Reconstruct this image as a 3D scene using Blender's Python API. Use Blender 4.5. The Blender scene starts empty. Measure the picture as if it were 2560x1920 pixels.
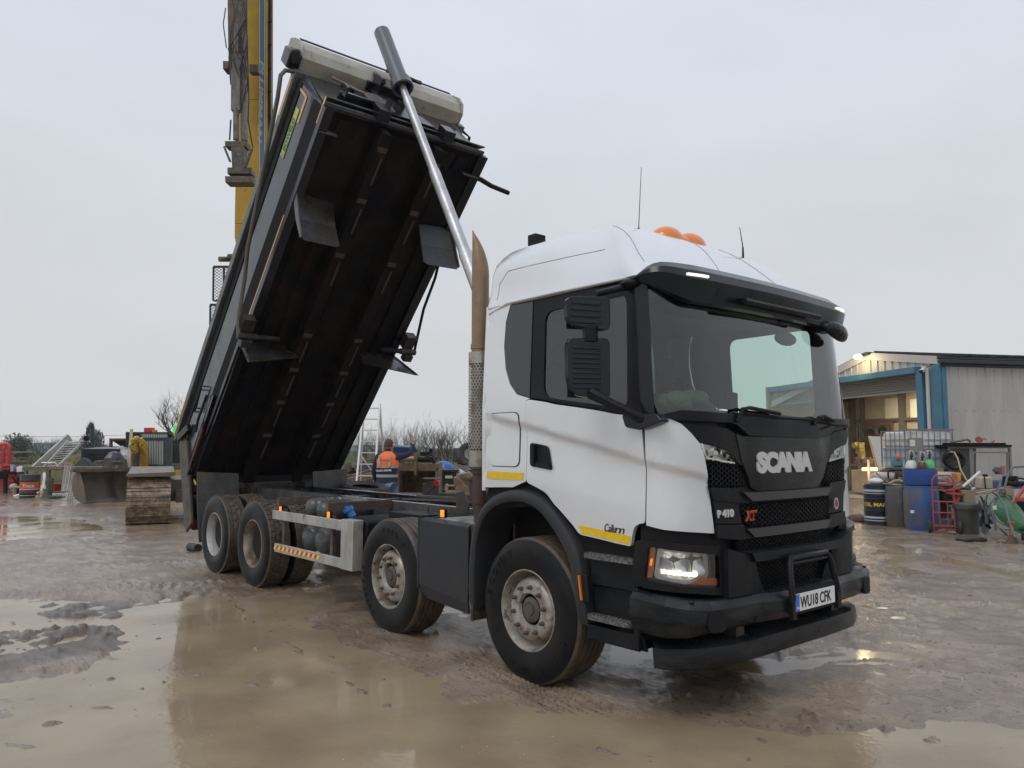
# Tipper lorry with raised body in a wet contractor's yard
import bpy, bmesh, math, random
import numpy as np
from mathutils import Matrix, Vector
sc = bpy.context.scene
COL = sc.collection
R = math.radians
# ------------------------------------------------------------------ camera
CP = Vector((4.3129, -5.0251, 1.7182))
YAW, PIT, ROL, FPX = 2.4367, 0.0829, 0.0011, 1918.08
_f = Vector((math.cos(YAW)*math.cos(PIT), math.sin(YAW)*math.cos(PIT), math.sin(PIT)))
_r0 = Vector((math.sin(YAW), -math.cos(YAW), 0)); _u0 = _r0.cross(_f)
_r = _r0*math.cos(ROL)+_u0*math.sin(ROL); _u = -_r0*math.sin(ROL)+_u0*math.cos(ROL)
cam = bpy.data.cameras.new("camera"); co = bpy.data.objects.new("camera", cam); COL.objects.link(co)
cam.sensor_width = 36; cam.lens = 36*FPX/2560; cam.clip_start = .05; cam.clip_end = 5000
m = Matrix.Identity(4)
for i in range(3):
    m[i][0], m[i][1], m[i][2], m[i][3] = _r[i], _u[i], -_f[i], CP[i]
co.matrix_world = m
sc.camera = co
# ------------------------------------------------------------------ world: overcast sky, soft sun
SUN_EL, SUN_AZ = R(52), R(-75)      # azimuth measured from +X; a bright patch of cloud front right of the truck
w = bpy.data.worlds.new("World"); sc.world = w; w.use_nodes = True
nt = w.node_tree; nt.nodes.clear()
N = nt.nodes.new
out = N('ShaderNodeOutputWorld'); bg = N('ShaderNodeBackground'); sky = N('ShaderNodeTexSky')
sky.sky_type = 'NISHITA'; sky.sun_disc = False; sky.sun_elevation = SUN_EL
sky.sun_rotation = R(90)-SUN_AZ; sky.dust_density = 6; sky.air_density = 1; sky.ozone_density = 1
hs = N('ShaderNodeHueSaturation'); hs.inputs['Saturation'].default_value = .22
geo = N('ShaderNodeTexCoord'); sep = N('ShaderNodeSeparateXYZ'); rmp = N('ShaderNodeValToRGB')
mx = N('ShaderNodeMix'); mx.data_type = 'RGBA'; mx.inputs[0].default_value = .94
nt.links.new(geo.outputs['Generated'], sep.inputs[0]); nt.links.new(sep.outputs['Z'], rmp.inputs[0])
e = rmp.color_ramp.elements
e[0].position = 0; e[0].color = (7.3, 7.4, 7.35, 1); e[1].position = .62; e[1].color = (7.6, 8.0, 9.2, 1)
e3 = e.new(.2); e3.color = (6.85, 7.15, 7.5, 1)
ns = N('ShaderNodeTexNoise'); ns.inputs['Scale'].default_value = 2.2; ns.inputs['Detail'].default_value = 3
mp = N('ShaderNodeMapping'); mp.inputs['Scale'].default_value = (1, 1, 3)
nt.links.new(geo.outputs['Generated'], mp.inputs[0]); nt.links.new(mp.outputs[0], ns.inputs['Vector'])
mr = N('ShaderNodeMapRange'); mr.inputs[1].default_value = .3; mr.inputs[2].default_value = .7; mr.inputs[3].default_value = .95; mr.inputs[4].default_value = 1.05
nt.links.new(ns.outputs[0], mr.inputs[0])
vm = N('ShaderNodeVectorMath'); vm.operation = 'SCALE'
nt.links.new(rmp.outputs[0], vm.inputs[0]); nt.links.new(mr.outputs[0], vm.inputs['Scale'])
nt.links.new(sky.outputs[0], hs.inputs['Color']); nt.links.new(hs.outputs[0], mx.inputs[6]); nt.links.new(vm.outputs[0], mx.inputs[7])
nt.links.new(mx.outputs[2], bg.inputs[0]); bg.inputs[1].default_value = .1
nt.links.new(bg.outputs[0], out.inputs[0])
sl = bpy.data.lights.new("sun", 'SUN'); sl.energy = .9; sl.angle = R(25); sl.color = (1, .98, .95)
so = bpy.data.objects.new("sun", sl); COL.objects.link(so)
so.rotation_euler = Vector((math.cos(SUN_EL)*math.cos(SUN_AZ), math.cos(SUN_EL)*math.sin(SUN_AZ), math.sin(SUN_EL))).to_track_quat('Z', 'Y').to_euler()
sc.view_settings.view_transform = 'Standard'; sc.view_settings.look = 'None'
sc.view_settings.exposure = 0; sc.view_settings.gamma = 1
# ------------------------------------------------------------------ helpers
def P(px, py, d):          # yard point: bearing/elevation of a surveyed mark and its distance along the view axis
    q = _f + _r*((px-1280)/FPX) - _u*((py-960)/FPX)
    return CP + q*d
def A(px, d):              # the same on the ground
    p = P(px, 1116, d); return Vector((p.x, p.y, 0))
def hz(py, px, d): return P(px, py, d).z
def srgb(h):
    h = h.lstrip('#'); c = [int(h[i:i+2], 16)/255 for i in (0, 2, 4)]
    return tuple(x/12.92 if x < .04045 else ((x+.055)/1.055)**2.4 for x in c)
MATS = {}
def mat(name, col, rough=.5, metal=0, col2=None, scale=4, lo=.42, hi=.62, bump=0, bscale=30, coat=0, emit=0, spec=.5,
        rvar=0, stretch=(1, 1, 1), col3=None, scale3=12, lo3=.55, hi3=.68, detail=6):
    if name in MATS: return MATS[name]
    if isinstance(col, str): col = srgb(col)
    if isinstance(col2, str): col2 = srgb(col2)
    if isinstance(col3, str): col3 = srgb(col3)
    M_ = bpy.data.materials.new(name); M_.use_nodes = True; t = M_.node_tree; b = t.nodes['Principled BSDF']
    b.inputs['Base Color'].default_value = (*col, 1); b.inputs['Roughness'].default_value = rough
    b.inputs['Metallic'].default_value = metal; b.inputs['Specular IOR Level'].default_value = spec
    if coat: b.inputs['Coat Weight'].default_value = coat; b.inputs['Coat Roughness'].default_value = .06
    if emit: b.inputs['Emission Color'].default_value = (*col, 1); b.inputs['Emission Strength'].default_value = emit
    tc = t.nodes.new('ShaderNodeTexCoord'); mp = t.nodes.new('ShaderNodeMapping'); mp.inputs['Scale'].default_value = stretch
    t.links.new(tc.outputs['Object'], mp.inputs[0])
    def noise(s, d=6, r=.6):
        n = t.nodes.new('ShaderNodeTexNoise'); n.inputs['Scale'].default_value = s; n.inputs['Detail'].default_value = d
        n.inputs['Roughness'].default_value = r; t.links.new(mp.outputs[0], n.inputs['Vector']); return n
    last = None
    for c2, s, l, h in ((col2, scale, lo, hi), (col3, scale3, lo3, hi3)):
        if c2 is None: continue
        n = noise(s, detail); r_ = t.nodes.new('ShaderNodeMapRange'); r_.inputs[1].default_value = l; r_.inputs[2].default_value = h
        t.links.new(n.outputs[0], r_.inputs[0])
        x = t.nodes.new('ShaderNodeMix'); x.data_type = 'RGBA'; t.links.new(r_.outputs[0], x.inputs[0])
        if last: t.links.new(last, x.inputs[6])
        else: x.inputs[6].default_value = (*col, 1)
        x.inputs[7].default_value = (*c2, 1); last = x.outputs[2]
    if last: t.links.new(last, b.inputs['Base Color'])
    if rvar:
        n = noise(scale*1.7); r_ = t.nodes.new('ShaderNodeMapRange'); r_.inputs[1].default_value = .35; r_.inputs[2].default_value = .65
        r_.inputs[3].default_value = max(.02, rough-rvar); r_.inputs[4].default_value = min(1, rough+rvar)
        t.links.new(n.outputs[0], r_.inputs[0]); t.links.new(r_.outputs[0], b.inputs['Roughness'])
    if bump:
        n = noise(bscale, 4); bp = t.nodes.new('ShaderNodeBump'); bp.inputs['Strength'].default_value = 1; bp.inputs['Distance'].default_value = bump
        t.links.new(n.outputs[0], bp.inputs['Height']); t.links.new(bp.outputs[0], b.inputs['Normal'])
    MATS[name] = M_; return M_
def glassmat(name, tint, dens=0.0, dark=(.02, .02, .02)):
    if name in MATS: return MATS[name]
    M_ = bpy.data.materials.new(name); M_.use_nodes = True; t = M_.node_tree; t.nodes.clear()
    o = t.nodes.new('ShaderNodeOutputMaterial'); tr = t.nodes.new('ShaderNodeBsdfTransparent'); gl = t.nodes.new('ShaderNodeBsdfGlossy')
    gl.inputs['Roughness'].default_value = .015; tr.inputs[0].default_value = (*tint, 1)
    fr = t.nodes.new('ShaderNodeFresnel'); fr.inputs[0].default_value = 1.52
    mu = t.nodes.new('ShaderNodeMath'); mu.operation = 'MULTIPLY_ADD'; mu.inputs[1].default_value = 1.5; mu.inputs[2].default_value = dens
    t.links.new(fr.outputs[0], mu.inputs[0])
    x = t.nodes.new('ShaderNodeMixShader'); t.links.new(mu.outputs[0], x.inputs[0]); t.links.new(tr.outputs[0], x.inputs[1]); t.links.new(gl.outputs[0], x.inputs[2])
    t.links.new(x.outputs[0], o.inputs[0]); MATS[name] = M_; return M_
class G:
    def __init__(s, T=None): s.v = []; s.f = []; s.T = T; s.mi = []; s.cur = 0; s.cut = []
    def add(s, vs, fs):
        o = len(s.v); s.cut.append((o, len(s.f)))
        if s.T is not None: vs = [s.T @ Vector(v) for v in vs]
        s.v += [tuple(v) for v in vs]; s.f += [tuple(i+o for i in f) for f in fs]; s.mi += [s.cur]*len(fs)
        return s
    def box(s, c, d, M_=None):
        x, y, z = d[0]/2, d[1]/2, d[2]/2
        vs = [Vector((a*x, b*y, e*z)) for a in (-1, 1) for b in (-1, 1) for e in (-1, 1)]
        if M_ is not None: vs = [M_ @ v for v in vs]
        return s.add([v+Vector(c) for v in vs], [(0, 1, 3, 2), (4, 6, 7, 5), (0, 4, 5, 1), (2, 3, 7, 6), (0, 2, 6, 4), (1, 5, 7, 3)])
    def bar(s, p, q, a, b=None, up=(0, 0, 1)):     # rectangular bar p->q, width a, height b
        p, q = Vector(p), Vector(q); b = b or a; d = q-p; L = d.length; d.normalize()
        x = d.cross(Vector(up))
        if x.length < 1e-4: x = d.cross(Vector((0, 1, 0)))
        x.normalize(); z = x.cross(d)
        M_ = Matrix((x, d, z)).transposed()
        return s.box((p+q)/2, (a, L, b), M_)
    def cyl(s, p, q, r, r2=None, n=16, cap=True):
        return s.tube([p, q], [r, r if r2 is None else r2], n, cap)
    def tube(s, pts, r, n=8, cap=True):
        pts = [Vector(p) for p in pts]; k = len(pts)
        rs = r if isinstance(r, (list, tuple)) else [r]*k
        vs = []; fs = []; x = None
        for i, p in enumerate(pts):
            d = (pts[min(i+1, k-1)]-pts[max(i-1, 0)]).normalized()
            if x is None:
                x = d.cross(Vector((0, 0, 1)))
                if x.length < 1e-3: x = d.cross(Vector((0, 1, 0)))
            else: x = x - d*x.dot(d)
            x.normalize(); y = d.cross(x)
            for j in range(n):
                a = 2*math.pi*j/n; vs.append(p+(x*math.cos(a)+y*math.sin(a))*rs[i])
        for i in range(k-1):
            for j in range(n):
                fs.append((i*n+j, i*n+(j+1) % n, (i+1)*n+(j+1) % n, (i+1)*n+j))
        if cap: fs.append(tuple(range(n))[::-1]); fs.append(tuple((k-1)*n+j for j in range(n)))
        return s.add(vs, fs)
    def lathe(s, prof, o=(0, 0, 0), ax='y', n=48, a0=0, a1=2*math.pi, wob=0):   # prof: (r, t) along axis
        o = Vector(o); vs = []; fs = []; full = abs(a1-a0-2*math.pi) < 1e-6; m_ = n if full else n+1
        for (r, t_) in prof:
            for j in range(m_):
                a = a0+(a1-a0)*j/n; c_, s_ = r*math.cos(a), r*math.sin(a)
                if wob: c_ *= 1+wob*math.sin(3*a+t_*9); s_ *= 1+wob*math.cos(2*a+t_*7)
                vs.append(o+Vector({'y': (c_, t_, s_), 'z': (c_, s_, t_), 'x': (t_, c_, s_)}[ax]))
        for i in range(len(prof)-1):
            for j in range(n):
                j2 = (j+1) % m_ if full else j+1
                fs.append((i*m_+j, i*m_+j2, (i+1)*m_+j2, (i+1)*m_+j))
        return s.add(vs, fs)
    def prism(s, poly, M_, d):           # poly in local xy, extruded along local z by d, M_ 4x4
        k = len(poly); vs = [M_ @ Vector((a, b, 0)) for a, b in poly]+[M_ @ Vector((a, b, d)) for a, b in poly]
        fs = [tuple(range(k))[::-1], tuple(range(k, 2*k))]+[(i, (i+1) % k, k+(i+1) % k, k+i) for i in range(k)]
        return s.add(vs, fs)
    def plate(s, q, t_):                   # quad/polygon of 3D points with thickness along its normal
        q = [Vector(p) for p in q]; k = len(q); n = (q[1]-q[0]).cross(q[2]-q[0]).normalized()*t_
        vs = q+[p+n for p in q]
        return s.add(vs, [tuple(range(k))[::-1], tuple(range(k, 2*k))]+[(i, (i+1) % k, k+(i+1) % k, k+i) for i in range(k)])
    def sphere(s, c, r, n=12, sc_=(1, 1, 1), lo=-90, hi=90):
        prof = []
        for i in range(n+1):
            a = R(lo+(hi-lo)*i/n); prof.append((max(1e-4, math.cos(a)*r), math.sin(a)*r))
        g = G(); g.lathe(prof, ax='z', n=2*n); g2 = [Vector((v[0]*sc_[0], v[1]*sc_[1], v[2]*sc_[2]))+Vector(c) for v in g.v]
        return s.add(g2, g.f)
XZ = lambda y: Matrix(((1, 0, 0, 0), (0, 0, 1, y), (0, 1, 0, 0), (0, 0, 0, 1)))    # (x,z) polygon, extruded +y
XY = lambda z: Matrix.Translation((0, 0, z))
YZ = lambda x: Matrix(((0, 0, 1, x), (1, 0, 0, 0), (0, 1, 0, 0), (0, 0, 0, 1)))    # (y,z) polygon, extruded +x
def link(name, me, mats, parent=None, label=None, cat=None, group=None, kind=None):
    o = bpy.data.objects.new(name, me); COL.objects.link(o)
    if not isinstance(mats, (list, tuple)): mats = [mats]
    if not me.materials:
        for m_ in mats: me.materials.append(m_)
    if parent: o.parent = parent
    for k, v in (('label', label), ('category', cat), ('group', group), ('kind', kind)):
        if v: o[k] = v
    return o
def each(name, g, mats, parent=None, **kw):        # one object per piece of the collector
    cuts = g.cut+[(len(g.v), len(g.f))]; r_ = None
    for (v0, f0), (v1, f1) in zip(cuts, cuts[1:]):
        q = G(); q.v = g.v[v0:v1]; q.f = [tuple(i-v0 for i in f) for f in g.f[f0:f1]]; q.mi = [0]*len(q.f); r_ = ob(name, q, mats, parent, **kw)
    return r_
def ob(name, g, mats, parent=None, smooth=35, bevel=0, sub=0, **kw):
    me = bpy.data.meshes.new(name); me.from_pydata(g.v, [], g.f); me.validate()
    if len(g.mi) == len(me.polygons): me.polygons.foreach_set('material_index', g.mi)
    if smooth: me.shade_smooth(); me.set_sharp_from_angle(angle=R(smooth))
    bm = bmesh.new(); bm.from_mesh(me); bmesh.ops.recalc_face_normals(bm, faces=bm.faces); bm.to_mesh(me); bm.free()
    if smooth: me.set_sharp_from_angle(angle=R(smooth))
    o = link(name, me, mats, parent, **kw)
    if bevel:
        b = o.modifiers.new('bevel', 'BEVEL'); b.width = bevel; b.segments = 2; b.limit_method = 'ANGLE'; b.angle_limit = R(40)
    if sub:
        b = o.modifiers.new('sub', 'SUBSURF'); b.levels = b.render_levels = sub
    return o
def thing(name, label, cat, loc=(0, 0, 0), rz=0, group=None):
    o = bpy.data.objects.new(name, None); COL.objects.link(o); o.location = loc; o.rotation_euler = (0, 0, rz)
    o['label'] = label; o['category'] = cat
    if group: o['group'] = group
    return o
def dup(o, loc=None, rz=None, label=None, scale=None, parent=None):
    c = o.copy(); COL.objects.link(c)
    if parent: c.parent = parent
    if loc is not None: c.location = loc
    if rz is not None: c.rotation_euler = (0, 0, rz)
    if scale is not None: c.scale = (scale,)*3 if not isinstance(scale, tuple) else scale
    if label: c['label'] = label
    for ch in list(o.children): dup(ch, parent=c)
    return c
def textmesh(txt, size=1, bold=0, ext=0, align='LEFT', sx=1, spacing=1, shear=0):
    cu = bpy.data.curves.new('t', 'FONT'); cu.body = txt; cu.size = size; cu.offset = bold; cu.extrude = ext; cu.align_x = align
    cu.space_character = spacing; cu.shear = shear; cu.resolution_u = 4
    o = bpy.data.objects.new('t', cu); COL.objects.link(o)
    me = bpy.data.meshes.new_from_object(o.evaluated_get(bpy.context.evaluated_depsgraph_get()))
    bpy.data.objects.remove(o); bpy.data.curves.remove(cu)
    for v in me.vertices: v.co.x *= sx
    return me
def text(name, txt, fn, mats, parent, **kw):       # fn maps (x, y, z) of the lettering to the world
    me = textmesh(txt, **kw); me.name = name
    for v in me.vertices: v.co = fn(v.co.x, v.co.y, v.co.z)
    me.update(); return link(name, me, mats, parent)
def rnd(poly, r=.03, n=4):
    out_ = []; k = len(poly)
    for i in range(k):
        p = Vector(poly[i]); a = Vector(poly[i-1]); b = Vector(poly[(i+1) % k])
        da = (a-p); db = (b-p); ra = min(r, da.length*.45); rb = min(r, db.length*.45)
        A_ = p+da.normalized()*ra; B_ = p+db.normalized()*rb
        for j in range(n+1):
            t_ = j/n; q = A_*(1-t_)**2+p*2*t_*(1-t_)+B_*t_*t_; out_.append((q.x, q.y))
    return out_
# ================================================================== TRUCK
white = mat('white_paint', (.76, .77, .78), .24, metal=.38, col2=(.72, .73, .735), scale=1.2, coat=.8)
gloss = mat('dark_glossy_paint', (.010, .013, .018), .2, coat=.06, rvar=.06, spec=.32)
blk = mat('black_plastic', (.009, .0105, .013), .34, bump=.0006, bscale=160, rvar=.1, col2=(.016, .016, .017), scale=2.2, spec=.17)
blk2 = mat('matt_black', (.009, .009, .010), .6, spec=.25)
dgrey = mat('dark_grey_plastic', (.026, .029, .034), .42, rvar=.1, col2=(.034, .034, .035), scale=2, spec=.3)
chas = mat('chassis_paint', (.022, .024, .026), .42, spec=.35, col2=(.06, .05, .040), scale=5, rvar=.12)
rubber = mat('tyre_rubber', (.006, .007, .0085), .36, spec=.2, col2=(.014, .013, .012), scale=5, bump=.0008, bscale=50)
mudtread = mat('muddy_tread', (.105, .078, .055), .6, col2=(.05, .04, .032), scale=9, bump=.003, bscale=40)
steel = mat('muddy_silver_rim', (.42, .40, .37), .45, .3, col2=(.23, .19, .145), scale=5, lo=.4, hi=.6, rvar=.1, col3=(.08, .06, .045), scale3=14)
silver = mat('bright_silver', (.55, .55, .56), .32, .6)
chrome = mat('polished_reflector', (.88, .88, .87), .28, .55)
alu = mat('weathered_aluminium', (.46, .46, .44), .45, .35, col2=(.34, .33, .30), scale=7, stretch=(1, 1, .4), rvar=.1, col3=(.12, .085, .055), scale3=6, lo3=.62, hi3=.72)
rust = mat('rusty_steel', (.22, .13, .08), .6, col2=(.10, .06, .04), scale=14, bump=.001)
amber = mat('amber_lens', (.75, .20, .02), .25, coat=.6)
amberlit = mat('lit_amber_lamp', (1.0, .26, .02), .3, emit=1.0)
amberlens = mat('orange_lens', (.65, .16, .02), .2, coat=.7)
lamplit = mat('lit_lamp', (1.0, .97, .86), .3, emit=1.8)
yellow = mat('yellow_tape', (.78, .52, .02), .4, col2=(.70, .46, .02), scale=30)
otape = mat('orange_tape', (.75, .42, .13), .35)
lensm = glassmat('lamp_lens', (.93, .94, .93), .03)
wsg = glassmat('windscreen_glass', (.80, .96, .89), .035)
sideg = glassmat('side_glass', (.78, .93, .87), .04)
priv = mat('privacy_glass', (.03, .032, .037), .06, coat=.3)
truck = thing('tipper_truck', 'white and black eight-wheeled tipper lorry with its long black body raised high', 'tipper truck')
# -- the skin of the cab as a curved sheet: u runs from the middle of the front round to the rear, z is height
PTS = [(1.425, 0), (1.42, -.3), (1.405, -.6), (1.39, -.85), (1.37, -.96), (1.33, -1.08), (1.25, -1.17), (1.15, -1.212), (1.05, -1.22), (.9, -1.22), (.3, -1.22),
       (-.42, -1.22), (-.5, -1.19), (-.54, -1.11), (-.54, 0)]
UL = [0.]
for a, b in zip(PTS, PTS[1:]): UL.append(UL[-1]+math.dist(a, b))
UE = UL[-1]
def S(u, z, off=0):
    sg = -1 if u < 0 else 1; a = min(abs(u), UE-1e-6); i = 0
    while UL[i+1] < a: i += 1
    t = (a-UL[i])/(UL[i+1]-UL[i])
    p0 = PTS[i-1] if i else (PTS[1][0], -PTS[1][1]); p1 = PTS[i]; p2 = PTS[i+1]; p3 = PTS[min(i+2, len(PTS)-1)]
    if i >= 10: p0, p3 = (p1, p2) if i in (10, 13) else (p0, p3)
    q = [.5*(2*p1[k]+(p2[k]-p0[k])*t+(2*p0[k]-5*p1[k]+4*p2[k]-p3[k])*t*t+(-p0[k]+3*p1[k]-3*p2[k]+p3[k])*t**3) for k in (0, 1)]
    dq = (p2[0]-p1[0], p2[1]-p1[1]); 
    e1 = .5*((p2[0]-p0[0])+2*(2*p0[0]-5*p1[0]+4*p2[0]-p3[0])*t+3*(-p0[0]+3*p1[0]-3*p2[0]+p3[0])*t*t)
    e2 = .5*((p2[1]-p0[1])+2*(2*p0[1]-5*p1[1]+4*p2[1]-p3[1])*t+3*(-p0[1]+3*p1[1]-3*p2[1]+p3[1])*t*t)
    l = math.hypot(e1, e2) or 1; nx, ny = -e2/l, e1/l
    x, y = q[0]+nx*off, q[1]+ny*off
    fr = min(1, max(0, (x-.9)/.35))
    x -= .115*max(0, z-1.93)*fr; y *= 1-(1-fr)*.04*max(0, z-2.05)
    return Vector((x, -y if sg < 0 else y, z))
def sheet(outline, holes=(), off=0, depth=.03, f=None, mir=False, back=False, du=.07, dz=.12, fn=None):
    g = G(); F_ = fn or S
    bm = bmesh.new()
    for loop in [outline]+list(holes):
        vs = [bm.verts.new((p[0], p[1], 0)) for p in loop]
        for i in range(len(vs)): bm.edges.new((vs[i], vs[(i+1) % len(vs)]))
    bmesh.ops.triangle_fill(bm, edges=bm.edges[:], use_beauty=True)
    us = [p[0] for p in outline]; zs = [p[1] for p in outline]
    for ax, lo, hi, st in ((0, min(us), max(us), du), (1, min(zs), max(zs), dz)):
        k = math.ceil(lo/st)*st
        while k < hi:
            if not (ax == 0 and 1.55 < abs(k) < 2.85 and round(k/st) % 2 and f is None):
                nrm = (1, 0, 0) if ax == 0 else (0, 1, 0); c_ = (k, 0, 0) if ax == 0 else (0, k, 0)
                bmesh.ops.bisect_plane(bm, geom=bm.verts[:]+bm.edges[:]+bm.faces[:], plane_co=c_, plane_no=nrm, dist=1e-5)
            k += st
    if f is crease:
        for dd in (1.375, 1.356, 1.342, 1.325, 1.305, 1.28, 1.24, 1.18, 1.10, 1.0, .9):
            if min(us) > 0: bmesh.ops.bisect_plane(bm, geom=bm.verts[:]+bm.edges[:]+bm.faces[:], plane_co=(0, dd, 0), plane_no=(-.222, 1, 0), dist=1e-5)
    bm.verts.index_update(); bm.verts.ensure_lookup_table()
    n = len(bm.verts); sgn = -1 if mir else 1
    fo = [off+(f(v.co.x, v.co.y) if f else 0) for v in bm.verts]
    vs = [F_(sgn*v.co.x, v.co.y, o_) for v, o_ in zip(bm.verts, fo)]+[F_(sgn*v.co.x, v.co.y, o_-depth) for v, o_ in zip(bm.verts, fo)]
    fs = [tuple(v.index for v in fc.verts) for fc in bm.faces]
    if back: fs += [tuple(v.index+n for v in fc.verts)[::-1] for fc in bm.faces]
    for e_ in bm.edges:
        if len(e_.link_faces) == 1:
            a, b = e_.verts[0].index, e_.verts[1].index; fs.append((a, b, b+n, a+n))
    bm.free(); return g.add(vs, fs)
def sh(name, mt, outline, parent=None, smooth=30, **k):
    lab = k.pop('label', None)
    return ob(name, sheet(outline, **k), mt, parent or truck, smooth=smooth, label=lab)
def inpoly(x, y, p):
    c_ = False
    for i in range(len(p)):
        (a, b), (d, e_) = p[i-1], p[i]
        if (b > y) != (e_ > y) and x < (d-a)*(y-b)/(e_-b)+a: c_ = not c_
    return c_
def sm(a, b, x): t = min(1, max(0, (x-a)/(b-a))); return t*t*(3-2*t)
# body-side swage: below a line falling forwards the panel tucks in, then comes out again to the sill
def crease(u, z):
    u = abs(u); zl = 1.575+(u-1.05)*.222
    d = z-zl
    return -.015*sm(.012, -.045, d)*sm(-.50, -.05, d)
# -- cab shell -------------------------------------------------------------
cab = ob('cab', G().box((.3, 0, 1.36), (1.55, 2.1, .06)).box((1.2, 0, 1.4), (.28, 1.9, .5)).box((.05, 0, 1.05), (1.25, 1.66, .6)), blk2, truck)
def wh(name, outline, **k): return sh(name, white, outline, **k)
u_r = UL[12]
rearq = [(3.08, 1.40), (3.08, 2.85), (2.66, 2.85), (2.708, 2.705), (2.718, 2.511), (2.69, 2.329), (2.639, 2.208), (2.567, 2.123), (2.445, 2.085), (2.478, 2.075), (2.482, 1.47), (2.60, 1.42)]
doorp = rnd([(2.474, 2.08), (1.358, 1.905), (1.333, 1.62), (1.338, 1.243), (1.375, 1.243), (1.416, 1.222), (1.452, 1.15), (1.469, 1.089), (1.94, 1.127), (1.988, 1.18), (2.131, 1.299), (2.286, 1.398), (2.474, 1.463)], .03)
corn = [(1.33, 1.905), (1.253, 1.915), (1.171, 1.903), (1.097, 1.868), (1.026, 1.808), (.964, 1.745), (.922, 1.655), (.887, 1.514), (.866, 1.386), (.85, 1.178), (1.219, 1.211), (1.328, 1.233), (1.325, 1.62)]
glassp = rnd([(2.325, 2.725), (1.49, 2.735), (1.505, 1.966), (2.315, 2.094)], .09, 6)
winframe = [(2.44, 2.835), (1.352, 2.815), (1.36, 1.915), (2.44, 2.09)]
qgl = [(2.655, 2.83), (2.45, 2.825), (2.45, 2.092), (2.567, 2.13), (2.633, 2.208), (2.68, 2.329), (2.708, 2.511), (2.70, 2.705)]
for mir in (False, True):
    k = dict(mir=mir)
    wh('side_panel', rearq, f=crease, **k)
    d = wh('door', doorp, f=crease, off=.004, du=.05, dz=.045, **k)
    if not mir:
        ob('handle_recess', sheet(rnd([(2.455, 1.768), (2.24, 1.738), (2.175, 1.545), (2.455, 1.572)], .03), off=-.001, depth=.02, f=crease), white, d)
        ob('handle_recess', sheet(rnd([(2.44, 1.758), (2.256, 1.728), (2.19, 1.556), (2.44, 1.582)], .03), off=.004, depth=.03), blk, d)
        ob('door_handle', sheet(rnd([(2.405, 1.75), (2.375, 1.748), (2.375, 1.60), (2.405, 1.60)], .01), off=.034, depth=.025).add(*(lambda g: (g.v, g.f))(sheet(rnd([(2.42, 1.62), (2.22, 1.60), (2.2, 1.565), (2.42, 1.59)], .01), off=.018, depth=.02))), blk, d, bevel=.004)
        ob('warning_tape', sheet([(1.945, 1.19), (1.47, 1.155), (1.478, 1.10), (1.925, 1.137)], off=.0065, depth=.002, f=crease), yellow, d)
        tm = lambda x, y, z: S(1.715-x, 1.168+y-x*.02, .0065+z)
        text('sign_writing', 'Callum', tm, blk2, d, size=.075, ext=.0015, sx=.85, shear=.25)
        ob('warning_tape', sheet([(2.972, 1.532), (2.505, 1.532), (2.505, 1.475), (2.972, 1.475)], off=.004, depth=.002, f=crease), yellow, truck)
        hatch = ob('locker_door', sheet(rnd([(2.868, 1.985), (2.545, 1.985), (2.545, 1.578), (2.868, 1.578)], .05), off=.007, depth=.012, f=crease), white, truck)
        ob('seal', sheet(rnd([(2.874, 1.991), (2.539, 1.991), (2.539, 1.572), (2.874, 1.572)], .05), off=.003, depth=.01, f=crease), dgrey, hatch)
    sh('corner_panel', white, corn, f=crease, off=.004, du=.045, dz=.045, **k)
    sh('window_frame', blk, winframe, holes=[glassp], off=-.004, back=True, depth=.02, **k)
    sh('side_window', sideg, glassp, off=-.014, depth=.001, **k)
    sh('quarter_window', priv if not mir else priv, qgl, off=-.002, depth=.02, back=True, **k)
    sh('pillar_trim', blk2, [(2.46, 2.84), (2.43, 2.84), (2.43, 2.085), (2.46, 2.09)], off=-.012, depth=.02, **k)
    sh('a_pillar', gloss, [(1.352, 2.82), (1.225, 2.79), (1.262, 2.0), (1.262, 1.912), (1.36, 1.915)], off=-.001, back=True, depth=.05, **k)
wh('back_wall', [(3.03, 1.38), (3.03, 2.86), (UE-.001, 2.86), (UE-.001, 1.38)], depth=.03, back=True)
wh('back_wall', [(3.03, 1.38), (3.03, 2.86), (UE-.001, 2.86), (UE-.001, 1.38)], depth=.03, back=True, mir=True)
ob('interior_lining', G().box((-.49, 0, 2.05), (.02, 2.2, 1.6)).box((.42, 0, 2.80), (1.5, 2.1, .03)), mat('grey_lining', (.10, .105, .105), .8), truck)
# -- roof ---------------------------------------------------------------------
rings = [(2.835, 1.0, 1.32, -.54), (2.845, 1.012, 1.32, -.545), (2.90, 1.0, 1.25, -.54), (2.955, .988, 1.19, -.535), (3.03, .975, 1.12, -.53), (3.12, .955, 1.03, -.52), (3.20, .93, .94, -.50), (3.265, .895, .85, -.465), (3.315, .85, .76, -.41), (3.35, .79, .66, -.33), (3.375, .70, .56, -.25), (3.39, .58, .46, -.17), (3.398, .4, .36, -.1), (3.402, .2, .28, 0)]
g = G(); NU = 96; vs = []; fs = []
for k, (z, sy, xf, xr) in enumerate(rings):
    for j in range(NU):
        u = -UE+2*UE*(j+.5)/NU
        p = S(u, 2.835, -.006)
        x = .2+(p.x-.2)*((xf-.2)/1.12 if p.x > .2 else (.2-xr)/.74); y = p.y*(sy+.03*sm(.3, -.2, x)*sm(2.95, 3.2, z))*(1-.13*sm(2.9, 3.3, z)*sm(.1, .95, x))
        # the crown is lower over the side shoulders than in the middle at the front
        zz = z
        vs.append((x, y, zz))
for k in range(len(rings)-1):
    for j in range(NU): fs.append((k*NU+j, k*NU+(j+1) % NU, (k+1)*NU+(j+1) % NU, (k+1)*NU+j))
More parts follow.
